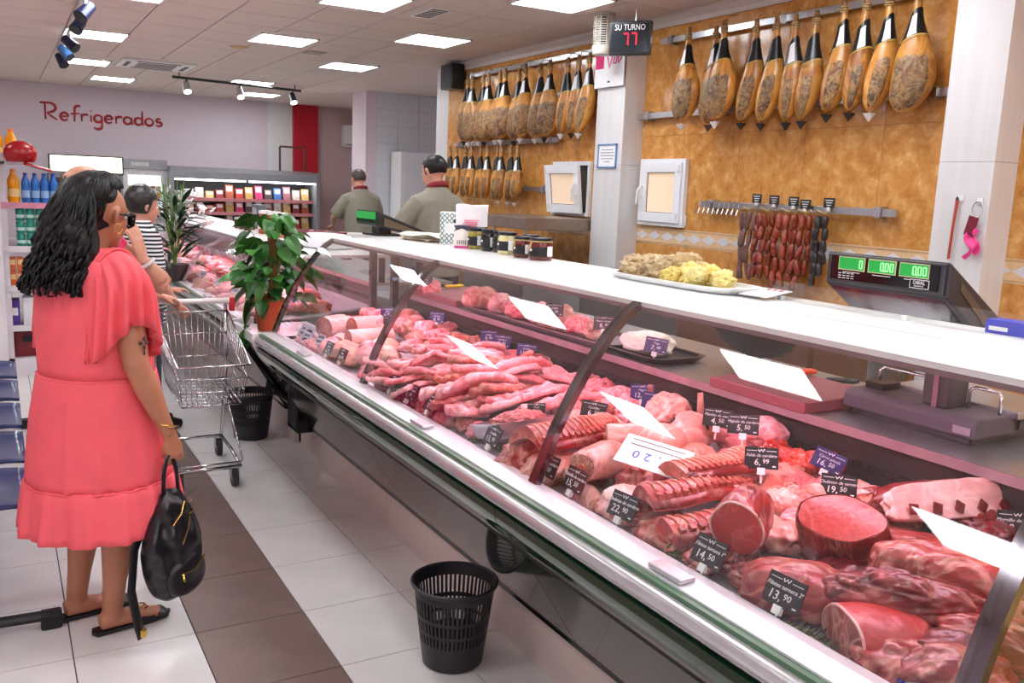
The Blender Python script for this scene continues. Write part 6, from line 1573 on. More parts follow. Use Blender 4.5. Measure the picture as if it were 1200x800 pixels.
shirt(w2, hot_pink, [(0, 0, 0.82, 0.145, 0.19), (0, 0, 0.95, 0.15, 0.19), (0, 0, 1.1, 0.15, 0.19), (0, 0, 1.25, 0.145, 0.195), (-0.005, 0, 1.37, 0.115, 0.185), (-0.005, 0, 1.445, 0.075, 0.085)],
      [([(0, -0.12, 1.36), (0, -0.19, 1.365), (0.09, -0.20, 1.265)], [0.07, 0.08, 0.072]), ([(0, 0.12, 1.36), (0, 0.19, 1.365), (0.08, 0.26, 1.25)], [0.07, 0.08, 0.072])])
m = MB(); m.tube([(0.08, 0.26, 1.25), (0.19, 0.33, 1.12), (0.30, 0.335, 1.055), (0.395, 0.33, 1.01)], [0.066, 0.06, 0.056, 0.042], 14); m.build('grey_sleeve', grey_cl, w2, smooth=True)
shirt(w2, dark_cl, [(0, 0, 0.94, 0.135, 0.18), (0, 0, 0.80, 0.14, 0.19)], [([(0, s_*0.1, 0.86), (0.02, s_*0.10, 0.48), (0, s_*0.10, 0.10)], [0.105, 0.085, 0.075]) for s_ in (-1, 1)], 'trousers')
m = MB()
for k in range(120):
    a = rn.uniform(0.35*pi, 1.65*pi); z = rn.uniform(-0.03, 0.045); q = P2(-0.012+0.099*cos(a), 0.078*sin(a), 0.03+z); d_ = (P2(-0.012+0.101*cos(a), 0.080*sin(a), 0.01+z)-q)
    m.tube([q, q+d_*0.8], [0.004, 0.002], 4)
o = m.build('short_hair', pm('hair_grey_brown', (108, 92, 80), 0.5, var=0.2), w2, smooth=True)
m = MB(); m.tube([(0.202+0.032*cos(a), -0.272+0.032*sin(a), 1.222+0.020*cos(a)) for a in [2*pi*q/20 for q in range(21)]], [(0.004, 0.009)]*21, 6, upv=(0, 0, 1)); m.build('wristwatch', pm('watch_white', (236, 236, 240), 0.3), w2, smooth=True)
for s_ in (-1, 1):
    MB().tube([(-0.06, s_*0.10, 0.045), (0.03, s_*0.10, 0.06), (0.12, s_*0.10, 0.045), (0.2, s_*0.10, 0.03)], [(0.036, 0.042), (0.043, 0.055), (0.046, 0.042), (0.035, 0.027)], 12, upv=(0, 0, 1)).build('shoe', black_mat, w2, smooth=True)

# ---------------------------------------------------------------- woman in stripes
w3 = thing('person', 'short-haired person in a black and white striped top', 'person', (0.77, 6.02, 0.0), radians(10))
m_, nt, b = newmat('striped_cloth'); N = nt.nodes; L = nt.links; MATS['striped_cloth'] = m_
tc = N.new('ShaderNodeTexCoord'); wv = N.new('ShaderNodeTexWave'); wv.bands_direction = 'Z'; wv.inputs['Scale'].default_value = 13.0; wv.inputs['Distortion'].default_value = 0.8; wv.inputs['Detail'].default_value = 1; wv.inputs['Detail Scale'].default_value = 0.6
L.new(tc.outputs['Object'], wv.inputs['Vector']); rp = N.new('ShaderNodeValToRGB'); rp.color_ramp.interpolation = 'CONSTANT'
rp.color_ramp.elements[0].color = (0.012, 0.012, 0.016, 1); rp.color_ramp.elements[1].position = 0.5; rp.color_ramp.elements[1].color = (0.82, 0.82, 0.84, 1)
L.new(wv.outputs['Fac'], rp.inputs['Fac']); L.new(rp.outputs['Color'], b.inputs['Base Color']); b.inputs['Roughness'].default_value = 0.8
SH = [(0.0, -0.15, 1.25), (0.0, 0.15, 1.25)]; EL = [(0.02, -0.20, 0.99), (0.05, 0.20, 0.99)]; WR = [(0.16, -0.16, 0.82), (0.2, 0.14, 0.88)]
P3 = body(w3, 1.55, (0.02, 0, 1.42), (1, 0.15, -0.05), SH, EL, WR, [(0, -0.09, 0.80), (0, 0.09, 0.80)], [(0.0, -0.09, 0.44), (0.0, 0.09, 0.44)], [(0, -0.09, 0.085), (0, 0.09, 0.085)],
     [(0, 0, 0.78), (0, 0, 0.89), (0, 0, 0.99), (0, 0, 1.1), (0, 0, 1.24), (0, 0, 1.31)], skin_mid, 0.008, hands=[((0.165, -0.16, 0.815), (0.7, 0.2, -0.7), (0, 1, 0), 0.5, 0.9), ((0.21, 0.14, 0.88), (0.9, 0, 0.1), (0, 0, -1), 0.5, 0.9)])
eyes(P3, w3, 0.95)
shirt(w3, MATS['striped_cloth'], [(0, 0, 0.70, 0.135, 0.175), (0, 0, 0.85, 0.14, 0.175), (0, 0, 1.0, 0.14, 0.17), (0, 0, 1.15, 0.13, 0.165), (-0.005, 0, 1.26, 0.10, 0.15), (-0.005, 0, 1.345, 0.066, 0.072)],
      [([(0, s_*0.1, 1.25), (0, s_*0.15, 1.255), (0.02, s_*0.19, 1.05)], [0.06, 0.072, 0.066]) for s_ in (-1, 1)], 'striped_top')
shirt(w3, denim, [(0, 0, 0.86, 0.125, 0.16), (0, 0, 0.74, 0.13, 0.17)], [([(0, s_*0.09, 0.80), (0.0, s_*0.09, 0.44), (0, s_*0.09, 0.10)], [0.10, 0.075, 0.065]) for s_ in (-1, 1)], 'trousers')
m = MB(); V_, F_ = ico(4); hv = []
for p in V_:
    q = Vector((p.x*0.108-0.016, p.y*0.092, p.z*0.112+0.046))
    q *= 1+0.05*mn.noise(p*5)
    if p.x > 0.2 and q.z < 0.06: q.x = min(q.x, 0.03-0.3*(0.06-q.z))
    if q.z < -0.03: q.z = -0.03+(q.z+0.03)*0.5
    hv.append(tuple(P3(q.x, q.y, q.z)))
m.add(hv, F_); m.build('hair', hair_dk, w3, smooth=True)
for s_ in (-1, 1):
    MB().tube([(-0.06, s_*0.09, 0.045), (0.03, s_*0.09, 0.06), (0.12, s_*0.09, 0.045), (0.19, s_*0.09, 0.03)], [(0.034, 0.042), (0.04, 0.055), (0.043, 0.042), (0.033, 0.027)], 12, upv=(0, 0, 1)).build('shoe', black_mat, w3, smooth=True)

# ---------------------------------------------------------------- the two butchers on a raised duckboard
db = thing('duckboard', 'low raised platform behind the counter', 'platform', (0, 0, 0))
for k in range(7): MB().b2(2.70, 3.80, 5.45+0.86*k, 6.29+0.86*k, 0.0, 0.14).build('plank', pm('platform_grey', (120, 112, 104), 0.7), db)
def butcher(loc, rz, H_, label, hairmat, lean, armw, bald=False):
    t = thing('person', label, 'person', loc, rz); k = H_/1.72
    f = lean
    SH = [(f*0.6, -0.18*k, 1.355*k), (f*0.6, 0.18*k, 1.355*k)]; EL = [(f*0.6+0.10, -0.29*k, 1.14*k), (f*0.6+0.10, 0.29*k, 1.14*k)]; WR = [(f+0.30, -0.20*k, 1.02*k), (f+0.30, 0.20*k, 1.02*k)]
    P = body(t, H_, (f*1.3+0.03, 0, 1.575*k), (1, 0.1, -0.25), SH, EL, WR, [(0, -0.10, 0.88*k), (0, 0.10, 0.88*k)], [(0, -0.10, 0.48*k), (0, 0.10, 0.48*k)], [(0, -0.10, 0.085), (0, 0.10, 0.085)],
         [(0, 0, 0.86*k), (f*0.1, 0, 0.98*k), (f*0.3, 0, 1.1*k), (f*0.5, 0, 1.25*k), (f*0.6, 0, 1.39*k), (f*0.8, 0, 1.46*k)], skin_mid, 0.009, hands=[((f+0.305, s_*0.20*k, 1.015*k), (1, 0, -0.2), (0, 0, -1), 0.6, 1.0) for s_ in (-1, 1)])
    eyes(P, t)
    shirt(t, olive, [(0, 0, 0.80*k, 0.15, 0.20), (0, 0, 0.95*k, 0.155, 0.20), (f*0.3, 0, 1.1*k, 0.155, 0.205), (f*0.5, 0, 1.27*k, 0.145, 0.205), (f*0.6-0.005, 0, 1.37*k, 0.12, 0.185), (f*0.7-0.005, 0, 1.44*k, 0.09, 0.115), (f*0.8-0.005, 0, 1.48*k, 0.07, 0.075)],
          [([(f*0.6, s_*0.10, 1.385*k), (f*0.6, s_*0.175*k, 1.345*k), (f*0.6+0.04, s_*0.235*k, 1.25*k), (f*0.6+0.09, s_*0.275*k, 1.16*k)], [0.06, 0.078, 0.078, 0.08]) for s_ in (-1, 1)])
    m = MB(); m.tube([Vector((f*0.85-0.01+0.072*cos(a), 0.078*sin(a), 1.478*k-0.02*cos(a))) for a in [2*pi*q/24 for q in range(25)]], [(0.010, 0.022)]*25, 8, upv=(0, 0, 1)); m.build('collar', maroon_col, t, smooth=True)
    shirt(t, dark_cl, [(0, 0, 0.95*k, 0.14, 0.185), (0, 0, 0.82*k, 0.145, 0.195)], [([(0, s_*0.1, 0.88*k), (0.0, s_*0.10, 0.48*k), (0, s_*0.10, 0.10)], [0.11, 0.09, 0.08]) for s_ in (-1, 1)], 'trousers')
    m = MB(); V_, F_ = ico(4); hv = []
    for p in V_:
        q = Vector((p.x*0.104-0.016, p.y*0.083, p.z*0.096+0.036))*(1+0.03*mn.noise(p*6))
        if q.x > 0.02 and q.z < 0.075: q.x = 0.02
        if q.z < -0.012: q.z = -0.012+(q.z+0.012)*0.25
        hv.append(tuple(P(q.x, q.y, q.z)))
    m.add(hv, F_); m.build('hair', hairmat, t, smooth=True)
    for s_ in (-1, 1):
        MB().tube([(-0.06, s_*0.10, 0.045), (0.03, s_*0.10, 0.06), (0.12, s_*0.10, 0.045), (0.2, s_*0.10, 0.03)], [(0.036, 0.042), (0.043, 0.055), (0.046, 0.042), (0.035, 0.027)], 12, upv=(0, 0, 1)).build('shoe', black_mat, t, smooth=True)
butcher((2.92, 6.25, 0.14), radians(104), 1.73, 'butcher in an olive-grey shirt near the jars, seen from behind', hair_blk, 0.02, 0)
butcher((3.68, 9.95, 0.14), radians(96), 1.66, 'farther butcher in an olive shirt bending over the bench, seen from behind', pm('hair_greying', (72, 64, 58), 0.5, var=0.3), 0.06, 0)
# ================================================================== price tags in the case
tag_board = pm('tag_slate', (28, 29, 34), 0.45, var=0.12)
tag_purple = pm('tag_violet', (52, 44, 104), 0.4, var=0.12)
def price_tag(x, y, z, name_, price, label, rz=-90, tilt=-38, w_=0.086, h_=0.058, mat=None, cat='price tag', roll_=0):
    t = thing('price_tag', label, cat, (x, y, z)); t.rotation_euler = (radians(tilt), radians(roll_), radians(rz))
    MB().box((0, 0, h_/2+0.012), (w_, 0.003, h_)).build('board', mat or tag_board, t)
    m = MB()
    for a, b_ in ((-0.44, -0.14), (0.14, 0.44)): m.box(((a+b_)/2*w_, -0.002, 0.012+h_*0.84), ((b_-a)*w_, 0.0006, 0.0014))
    m.tube([(-0.10*w_, -0.002, 0.012+h_*0.90), (-0.06*w_, -0.002, 0.012+h_*0.80), (0.0, -0.002, 0.012+h_*0.90), (0.04*w_, -0.002, 0.012+h_*0.80), (0.09*w_, -0.002, 0.012+h_*0.92)], 0.0014, 4)
    o = m.build('logo', ink_w, t); o['kind'] = 'stuff'
    if name_: place('lettering', text_mesh(name_, h_*0.20, 'CENTER', 0.25), ink_w, t, (0, -0.002, 0.012+h_*0.62), (radians(90), 0, 0))
    a, b_ = price.split(',')
    place('price', text_mesh(a+',', h_*0.42, 'RIGHT', 0.1), ink_w, t, (-0.02*w_, -0.002, 0.012+h_*0.30), (radians(90), 0, 0))
    place('price', text_mesh(b_, h_*0.30, 'LEFT', 0.1), ink_w, t, (0.03*w_, -0.002, 0.012+h_*0.35), (radians(90), 0, 0))
    MB().box((0.38*w_, -0.002, 0.012+h_*0.14), (0.10*w_, 0.0006, 0.003)).build('unit_mark', ink_w, t)
    MB().box((0, -0.001, 0.006), (0.020, 0.010, 0.018)).build('clip', white_pl, t)
    MB().box((0, 0.002, -0.010), (0.005, 0.003, 0.03)).build('spike', white_pl, t)
FR = 1.312; ZF = 0.808
front = [(2.06, 'Pierna de cordero', '14,50', 'black price tag reading 14,50 at the foot of the chrome rib'), (1.92, 'Paletilla de cordero', '15,50', 'black price tag reading 15,50 in front of the thin shank'), (1.70, 'Chuletas de cordero', '22,90', 'black price tag reading 22,90 in front of the lamb racks'), (1.385, 'Filetes ternera 1ª', '14,50', 'black price tag Filetes ternera 1a, reading 14,50'), (1.165, 'Filetes ternera 2ª', '13,90', 'black price tag Filetes ternera 2a, reading 13,90'),
         (3.22, 'Lomo', '6,90', 'black price tag before the fillet heap, farther one'), (3.05, 'Cinta de lomo', '8,50', 'black price tag before the fillet heap, middle one'), (2.86, 'Panceta', '7,20', 'black price tag reading 7,20 before the pork bellies'), (2.39, 'Costillas', '13,90', 'black price tag before the carcass half'), (3.83, 'Pollo', '4,90', 'dark price tag before the poultry pieces by the pillar rib'), (4.02, 'Muslos', '3,90', 'dark price tag before the poultry pieces, second one')]
for (y, n_, p_, lb) in front: price_tag(FR, y, ZF, n_, p_, lb, -86-random.uniform(-6, 6), -24, 0.092, 0.064)
CAMF = -52
for (x, y, z, n_, p_, lb, mt, s_) in [
    (1.83, 1.92, 0.935, 'Manitas de cerdo', '4,50', 'black price tag reading 4,50 standing in the trotters', None, 1.0), (1.82, 1.80, 0.945, 'Higado de cordero', '5,50', 'black price tag reading 5,50 before the orange offal', None, 1.02),
    (1.70, 1.605, 0.915, 'Falda de cordero', '6,99', 'black price tag Falda de cordero, reading 6,99', None, 1.0), (1.785, 1.425, 0.885, 'Chuleton de ternera', '19,50', 'black price tag Chuleton de ternera, reading 19,50', None, 1.0),
    (1.985, 1.085, 0.875, 'Morcillo de ternera', '12,50', 'black price tag reading 12,50 standing in the stewing beef', None, 1.0), (1.93, 1.60, 0.885, 'Carne picada', '16,50', 'violet price tag reading 16,50 leaning sideways', tag_purple, 1.0),
    (1.93, 2.40, 0.90, 'Magro', '12,90', 'violet price tag in the diced pork, farther one', tag_purple, 1.0), (1.88, 2.28, 0.90, 'Dados', '8,50', 'violet price tag reading 8,50 in the diced pork', tag_purple, 1.0),
    (2.08, 2.86, ZL+0.07, 'Manos ternera', '8,40', 'black price tag reading 8,40 behind the white cow foot', None, 1.0), (2.10, 2.56, ZL+0.03, 'Tripa', '7,40', 'violet price tag reading 7,40 beside the white cow foot', tag_purple, 1.0),
    (2.09, 3.25, ZL+0.07, 'Codillo', '6,50', 'black price tag standing among the pork hocks', None, 1.0), (2.09, 4.62, ZL+0.05, 'Codillo', '5,90', 'black price tag on the knuckles by the end pane', None, 1.0),
    (1.97, 3.62, 0.90, 'Lengua', '9,90', 'violet price tag in the back row, first of three', tag_purple, 1.0), (1.96, 3.48, 0.90, 'Carrillera', '9,50', 'violet price tag in the back row, middle of three', tag_purple, 1.0), (1.95, 3.24, 0.90, 'Secreto', '11,90', 'violet price tag in the back row, last of three', tag_purple, 1.0),
    (1.55, 2.49, 0.86, 'Picada', '5,50', 'small black tag standing on the tray of mince', None, 0.75), (1.66, 2.32, 0.88, 'Costillar', '6,50', 'black tag leaning behind the carcass half', None, 1.0), (1.72, 4.24, 0.89, 'Lomo', '7,90', 'small black tag standing on the loin rolls', None, 0.9), (1.78, 4.42, 0.91, 'Aguja', '6,90', 'violet tag in the shoulder pieces of the far bay', tag_purple, 0.9), (1.90, 4.05, 0.93, 'Solomillo', '8,90', 'violet tag in the shoulder pieces beside the pillar rib', tag_purple, 1.0)]:
    sp_ = 16 if '16,50' in p_ else random.uniform(-8, 4)
    price_tag(x, y, z, n_, p_, lb, CAMF+random.uniform(-8, 8), -14, 0.086*s_, 0.056*s_, mt, roll_=18 if p_ == '16,50' else random.uniform(-4, 6))
# bent clear card with tags at the end pane
for k, y in enumerate((4.58, 4.50, 4.30)):
    t = thing('price_tag', ['white card with three rows of dark print at the end pane', 'white card with dark print next to the end pane card', 'white card with dark print before the loin rolls'][k], 'price tag', (1.35, y, D(1.35)+0.02)); t.rotation_euler = (radians(-30), 0, radians(-80))
    MB().box((0, 0, 0.05), (0.10 if k < 2 else 0.07, 0.002, 0.10 if k < 2 else 0.08)).build('card', pm('clear_card', (214, 206, 224), 0.3), t)
    m = MB()
    for q in range(3): m.box((0.0, -0.002, 0.075-0.024*q), (0.06, 0.001, 0.014))
    m.build('print', pm('navy_print', (34, 36, 80), 0.5), t)
# big white price sheet lying on the lamb
ps = thing('price_sheet', 'white sheet with blue figures lying on the lamb pieces', 'paper', (1.50, 1.80, D(1.5)+0.145)); ps.rotation_euler = (radians(26), radians(8), radians(-56))
MB().box((0, 0, 0), (0.19, 0.115, 0.002)).build('sheet', paper, ps)
for k, c in enumerate('0,20'): place('figure', text_mesh(c, 0.042), ink_b, ps, (0.05-0.032*k, -0.012, 0.0015), (0, 0, radians(180)))
m = MB()
for k in range(2): m.box((0.0, 0.022+0.02*k, 0.0015), (0.15, 0.003, 0.0006))
m.build('printed_line', ink_k, ps)
# corner sign at the near end with blue script
cs = thing('corner_sign', 'pale grey sign with blue script in the corner of the case', 'sign', (1.31, 0.865, 0.762)); cs.rotation_euler = (radians(-30), 0, radians(-82)); cs.scale = (0.8, 0.8, 0.8)
MB().box((0, 0, 0.04), (0.15, 0.004, 0.08)).build('board', pm('sign_grey', (196, 200, 214), 0.4), cs)
m = MB(); m.tube([(-0.045, -0.003, 0.03), (-0.03, -0.003, 0.065), (-0.02, -0.003, 0.06), (-0.04, -0.003, 0.025), (-0.01, -0.003, 0.022), (0.0, -0.003, 0.04), (0.01, -0.003, 0.025), (0.03, -0.003, 0.05), (0.05, -0.003, 0.03)], 0.004, 5); m.build('script', pm('script_blue', (30, 60, 190), 0.5), cs)
# rosemary sprigs
herb = pm('herb_green', (112, 128, 84), 0.6, var=0.3, rand=0.1); herb_d = pm('herb_dark', (70, 62, 74), 0.6, var=0.3)
def sprig(x, y, label, mat, n=46, L_=0.16, seed=0, rz=0):
    t = thing('herb_sprig', label, 'herbs', (x, y, D(x)+0.006), rz); r = random.Random(seed)
    m = MB(); m.tube([(-L_/2, 0, 0.006), (0, 0.012, 0.012), (L_/2, 0, 0.006)], 0.0025, 5); m.build('stalk', mat, t)
    m = MB()
    for k in range(n):
        u = r.uniform(-0.5, 0.5); a = r.uniform(0, 2*pi); p = Vector((u*L_, 0.012*(1-4*u*u), 0.010)); d = Vector((0.6, cos(a), abs(sin(a))))*r.uniform(0.014, 0.028)
        m.tube([p, p+d*0.6, p+d], [0.001, 0.0026, 0.0006], 4)
    o = m.build('needles', mat, t); o['kind'] = 'stuff'
sprig(1.335, 1.05, 'green rosemary sprig in front of the swirl-cut beef', herb, 90, 0.22, 1, radians(-75))
sprig(1.335, 1.125, 'dark herb sprig under the 13,90 tag', herb_d, 60, 0.14, 2, radians(-70))
sprig(1.36, 2.50, 'green herb sprig below the tray of mince', herb, 60, 0.16, 3, radians(-70))
sprig(1.35, 1.50, 'small green sprig between the 22,90 and 14,50 tags', herb, 40, 0.12, 4, radians(-80))

# ================================================================== waste bins
bin_mat = pm('bin_black', (34, 32, 38), 0.45, var=0.1)
def waste_bin(x, y, label, r0=0.104, r1=0.142, h=0.30):
    t = thing('waste_bin', label, 'bin', (x, y, 0), 0, 'slotted black waste bins')
    R = lambda z: r0+(r1-r0)*z/h
    MB().lathe([(0, 0.003), (r0*0.9, 0.0), (R(0), 0.006), (R(0.095), 0.095), (R(0.095)-0.003, 0.095), (R(0)-0.003, 0.008), (0, 0.008)], 48).build('base_cup', bin_mat, t, smooth='auto')
    for (za, zb) in ((0.128, 0.140), (0.178, 0.192)):
        MB().lathe([(R(za), za), (R(zb), zb), (R(zb)-0.003, zb), (R(za)-0.003, za), (R(za), za)], 48).build('hoop', bin_mat, t, smooth='auto')
    MB().lathe([(R(h-0.045), h-0.045), (R(h-0.02), h-0.02), (R(h)+0.008, h-0.012), (R(h)+0.010, h-0.004), (R(h)+0.004, h), (R(h)-0.003, h-0.004), (R(h-0.045)-0.003, h-0.045), (R(h-0.045), h-0.045)], 48).build('rim', bin_mat, t, smooth='auto')
    n = 52; slat = MB().prism([(-0.0042, -0.0015), (0.0042, -0.0015), (0.0042, 0.0015), (-0.0042, 0.0015)], 0, 1, 'z').mesh('slat'); slat.materials.append(bin_mat)
    z0, z1 = 0.09, h-0.04; ln = z1-z0; tilt = math.atan((R(z1)-R(z0))/ln)
    for k in range(n):
        a = 2*pi*k/n
        o = place('slat', slat, None, t, ((R(z0)-0.002)*cos(a), (R(z0)-0.002)*sin(a), z0)); o.scale = (1, 1, ln/cos(tilt))
        o.rotation_euler = Matrix.Rotation(a, 3, 'Z').to_euler(); o.rotation_euler = (Matrix.Rotation(a+pi/2, 3, 'Z') @ Matrix.Rotation(tilt, 3, 'X')).to_euler()
waste_bin(1.298, 2.565, 'black slotted waste bin reflected in the counter panel')
waste_bin(1.335, 5.58, 'black slotted waste bin beside the shopping cart')
# post box below the far counter
pbx = thing('junction_box', 'dark box under the joint between the counters', 'box', (1.50, 5.02, 0.18))
MB().b2(-0.06, 0.06, -0.10, 0.10, 0, 0.30).build('casing', black_gloss, pbx, bevel=0.005)
MB().b2(-0.064, -0.06, -0.08, 0.08, 0.03, 0.27).build('cover', black_pl, pbx)

# ================================================================== shopping cart
ct = thing('shopping_cart', 'wire shopping cart with white handle and red end cap', 'shopping cart', (0.90, 0, 0))
def wire(pts, r=0.004, name='wire', mat=chrome, parent=ct, n=6): return MB().tube(pts, r, n).build(name, mat, parent, smooth=True)
XL, XR = -0.20, 0.17
hb = MB().cyl((XL-0.02, 5.03, 0.955), (XR+0.02, 5.03, 0.955), 0.015, n=12).build('handle', white_pl, ct, smooth='auto')
for x in (XL-0.035, XR+0.035): MB().box((x, 5.03, 0.935), (0.03, 0.035, 0.075)).build('end_cap', pm('cart_red', (206, 34, 44), 0.35), ct, bevel=0.006)
# basket corners (top rear, top front, bottom rear, bottom front), per side
def BR(s_, u, v):   # u along depth (0 rear .. 1 front), v height (0 bottom .. 1 top)
    top = Vector((XL-0.01 if s_ < 0 else XR+0.01, 5.02, 0.90)).lerp(Vector((XL+0.02 if s_ < 0 else XR-0.0, 4.47, 0.70)), u)
    bot = Vector((XL+0.04 if s_ < 0 else XR-0.03, 4.98, 0.53)).lerp(Vector((XL+0.06 if s_ < 0 else XR-0.02, 4.60, 0.47)), u)
    return bot.lerp(top, v)
for s_ in (-1, 1):
    wire([BR(s_, 0, 1), BR(s_, 1, 1)], 0.0055, 'rim_rod'); wire([BR(s_, 0, 0), BR(s_, 1, 0)], 0.0045, 'bottom_rod')
    for v in (0.35, 0.68): wire([BR(s_, 0, v), BR(s_, 1, v)], 0.003, 'side_rod')
    for k in range(15): wire([BR(s_, k/14, 0), BR(s_, k/14, 1)], 0.0022, 'side_wire', n=5)
for (u, v, r) in ((1, 1, 0.0055), (0, 1, 0.0055), (1, 0, 0.0045), (0, 0, 0.0045), (1, 0.35, 0.003), (1, 0.68, 0.003), (0, 0.35, 0.003), (0, 0.68, 0.003)):
    wire([BR(-1, u, v), BR(1, u, v)], r, 'cross_rod')
for k in range(13):
    for u in (0, 1): wire([BR(-1, u, 0).lerp(BR(1, u, 0), k/12), BR(-1, u, 1).lerp(BR(1, u, 1), k/12)], 0.0022, 'end_wire', n=5)
    wire([BR(-1, 0, 0).lerp(BR(1, 0, 0), k/12), BR(-1, 1, 0).lerp(BR(1, 1, 0), k/12)], 0.0022, 'floor_wire', n=5)
for k in range(1, 8): wire([BR(-1, k/8, 0), BR(1, k/8, 0)], 0.0022, 'floor_wire', n=5)
for s_, x in ((-1, XL), (1, XR)):
    wire([(x, 5.03, 0.955), (x, 5.05, 0.55), (x, 5.18, 0.16), (x, 5.22, 0.13)], 0.011, 'upright')
    wire([(x, 5.20, 0.14), (x, 4.95, 0.13), (x+0.02*s_*-1, 4.62, 0.125)], 0.010, 'chassis_tube')
    wire([(x, 5.08, 0.46), (x, 4.66, 0.14)], 0.006, 'brace')
wire([(XL+0.02, 4.62, 0.125), (XR-0.02, 4.62, 0.125)], 0.010, 'chassis_bar'); wire([(XL+0.02, 4.60, 0.155), (XR-0.02, 4.60, 0.155)], 0.006, 'chassis_bar'); wire([(XL, 5.2, 0.14), (XR, 5.2, 0.14)], 0.009, 'chassis_bar')
tyre = pm('castor_rubber', (46, 44, 46), 0.6)
for (x, y) in ((XL+0.045, 4.655), (XR-0.04, 4.68), (XL, 5.24), (XR, 5.27)):
    c = thing('c', '', '') if False else None
    f = MB(); f.b2(x-0.022, x-0.017, y-0.02, y+0.03, 0.05, 0.12); f.b2(x+0.017, x+0.022, y-0.02, y+0.03, 0.05, 0.12); f.b2(x-0.022, x+0.022, y-0.02, y+0.03, 0.112, 0.122)
    fk = f.build('castor_fork', steel, ct)
    MB().cyl((x-0.014, y, 0.05), (x+0.014, y, 0.05), 0.05, n=24).build('castor_wheel', tyre, fk, smooth='auto')
    MB().cyl((x-0.016, y, 0.05), (x+0.016, y, 0.05), 0.02, n=14).build('castor_hub', pm('hub_grey', (150, 148, 146), 0.5), fk)

# ================================================================== plants
leaf_g = pm('pothos_leaf', (62, 128, 46), 0.35, var=0.35, scale=9, rand=0.3)
leaf_d = pm('dark_leaf', (28, 62, 34), 0.35, var=0.3, scale=9, rand=0.3)
stem_g = pm('stem_green', (110, 150, 60), 0.5, var=0.2)
terra = pm('terracotta_pot', (196, 92, 48), 0.55, var=0.08)
def leaf_mesh(L_, W_, fold=0.25, heart=True):
    m = MB(); n = 7
    def f(u, v):
        t_ = v; w_ = W_*(sin(pi*min(1, t_**0.62))**0.8 if heart else sin(pi*t_)**0.7)*(1-0.15*t_)
        s_ = 2*u-1
        back = -0.18*L_*abs(s_)**1.5*(1-t_)**4 if heart else 0
        return (t_*L_+back, s_*w_, -abs(s_)*w_*fold*-1-0.35*L_*t_*t_*0.6)
    m.grid(f, n, 9); return m.mesh('leaf', True)
pt = thing('potted_pothos', 'leafy green pothos in a terracotta pot on the counter ledge', 'plant', (1.315, 5.05, 0.776))
MB().lathe([(0, 0), (0.058, 0), (0.062, 0.004), (0.080, 0.150), (0.080, 0.155), (0.088, 0.157), (0.090, 0.188), (0.084, 0.190), (0.078, 0.160), (0, 0.160)], 32).build('pot', terra, pt, smooth='auto')
MB().lathe([(0, 0.168), (0.080, 0.168)], 20).build('soil', pm('soil', (50, 38, 30), 0.9, bump=0.6), pt)
MB().tube([(0.02, -0.01, 0.16), (0.022, -0.01, 0.40), (0.02, -0.012, 0.64)], [0.030, 0.030, 0.026], 12).build('moss_pole', pm('moss_pole', (128, 92, 52), 0.95, var=0.3, bump=1.0, bscale=40), pt, smooth='auto')
lm1 = leaf_mesh(0.115, 0.046); lm1.materials.append(leaf_g); lm2 = leaf_mesh(0.085, 0.035, 0.15); lm2.materials.append(leaf_g); lm3 = leaf_mesh(0.10, 0.040, 0.3); lm3.materials.append(pm('pothos_leaf_deep', (40, 98, 36), 0.35, var=0.35, scale=9, rand=0.3))
r = random.Random(21)
for k in range(26):
    a = r.uniform(0, 2*pi); z1 = r.uniform(0.22, 0.64); q = r.uniform(0.05, 0.17)
    p0 = Vector((0.02, 0, 0.17+0.3*r.random()*(z1-0.17))); p2 = Vector((0.02+q*cos(a), q*sin(a)*1.15, z1)); p1 = (p0+p2)/2+Vector((0, 0, 0.06))
    MB().tube([p0, p1, p2], [0.003, 0.0025, 0.002], 5).build('stem', stem_g, pt)
for k in range(150):
    z = r.uniform(0.16, 0.66); a = r.uniform(0, 2*pi)
    q = (0.06+0.14*r.random())*(1.0 if z < 0.5 else 1-(z-0.5)*2.6)
    o = place('leaf', [lm1, lm2, lm3][k % 3], None, pt, (0.02+q*cos(a), q*sin(a)*1.2, z), (r.uniform(-0.7, 0.7), r.uniform(-0.2, 1.0), a+r.uniform(-0.6, 0.6)))
    sc_ = r.uniform(0.75, 1.2); o.scale = (sc_, sc_, sc_)
for k, (dx, dy, dz) in enumerate(((-0.10, -0.03, 0.10), (-0.11, 0.0, 0.06), (-0.105, 0.03, 0.02), (-0.12, -0.02, 0.0), (-0.09, 0.02, 0.14), (-0.10, -0.01, -0.02))):
    o = place('leaf', lm1, None, pt, (dx, dy, dz), (0.2*k, 1.0, pi+0.4*(k % 3-1)))
# dark leafy plant with white flowers on the far counter
p2_ = thing('flowering_plant', 'dark leafy plant with white flowers on the far counter edge', 'plant', (1.20, 7.45, 0.80))
MB().lathe([(0, 0), (0.07, 0), (0.10, 0.12), (0.105, 0.14), (0.095, 0.14), (0, 0.11)], 20).build('pot', pm('pot_dark', (60, 52, 50), 0.5), p2_, smooth='auto')
lm4 = leaf_mesh(0.20, 0.020, 0.3, False); lm4.materials.append(leaf_d)
for k in range(110):
    z = r.uniform(0.14, 0.62); a = r.uniform(0, 2*pi); q = 0.02+0.10*r.random()
    o = place('leaf', lm4, None, p2_, (q*cos(a)*0.9, q*sin(a), z), (r.uniform(-0.4, 0.4), r.uniform(-0.9, 0.2), a+r.uniform(-0.4, 0.4)))
for k in range(12):
    a = 2*pi*k/12; MB().tube([(0, 0, 0.1), (0.05*cos(a), 0.05*sin(a), 0.4), (0.09*cos(a), 0.09*sin(a), 0.70+0.06*(k % 3))], 0.004, 5).build('stem', stem_g, p2_)
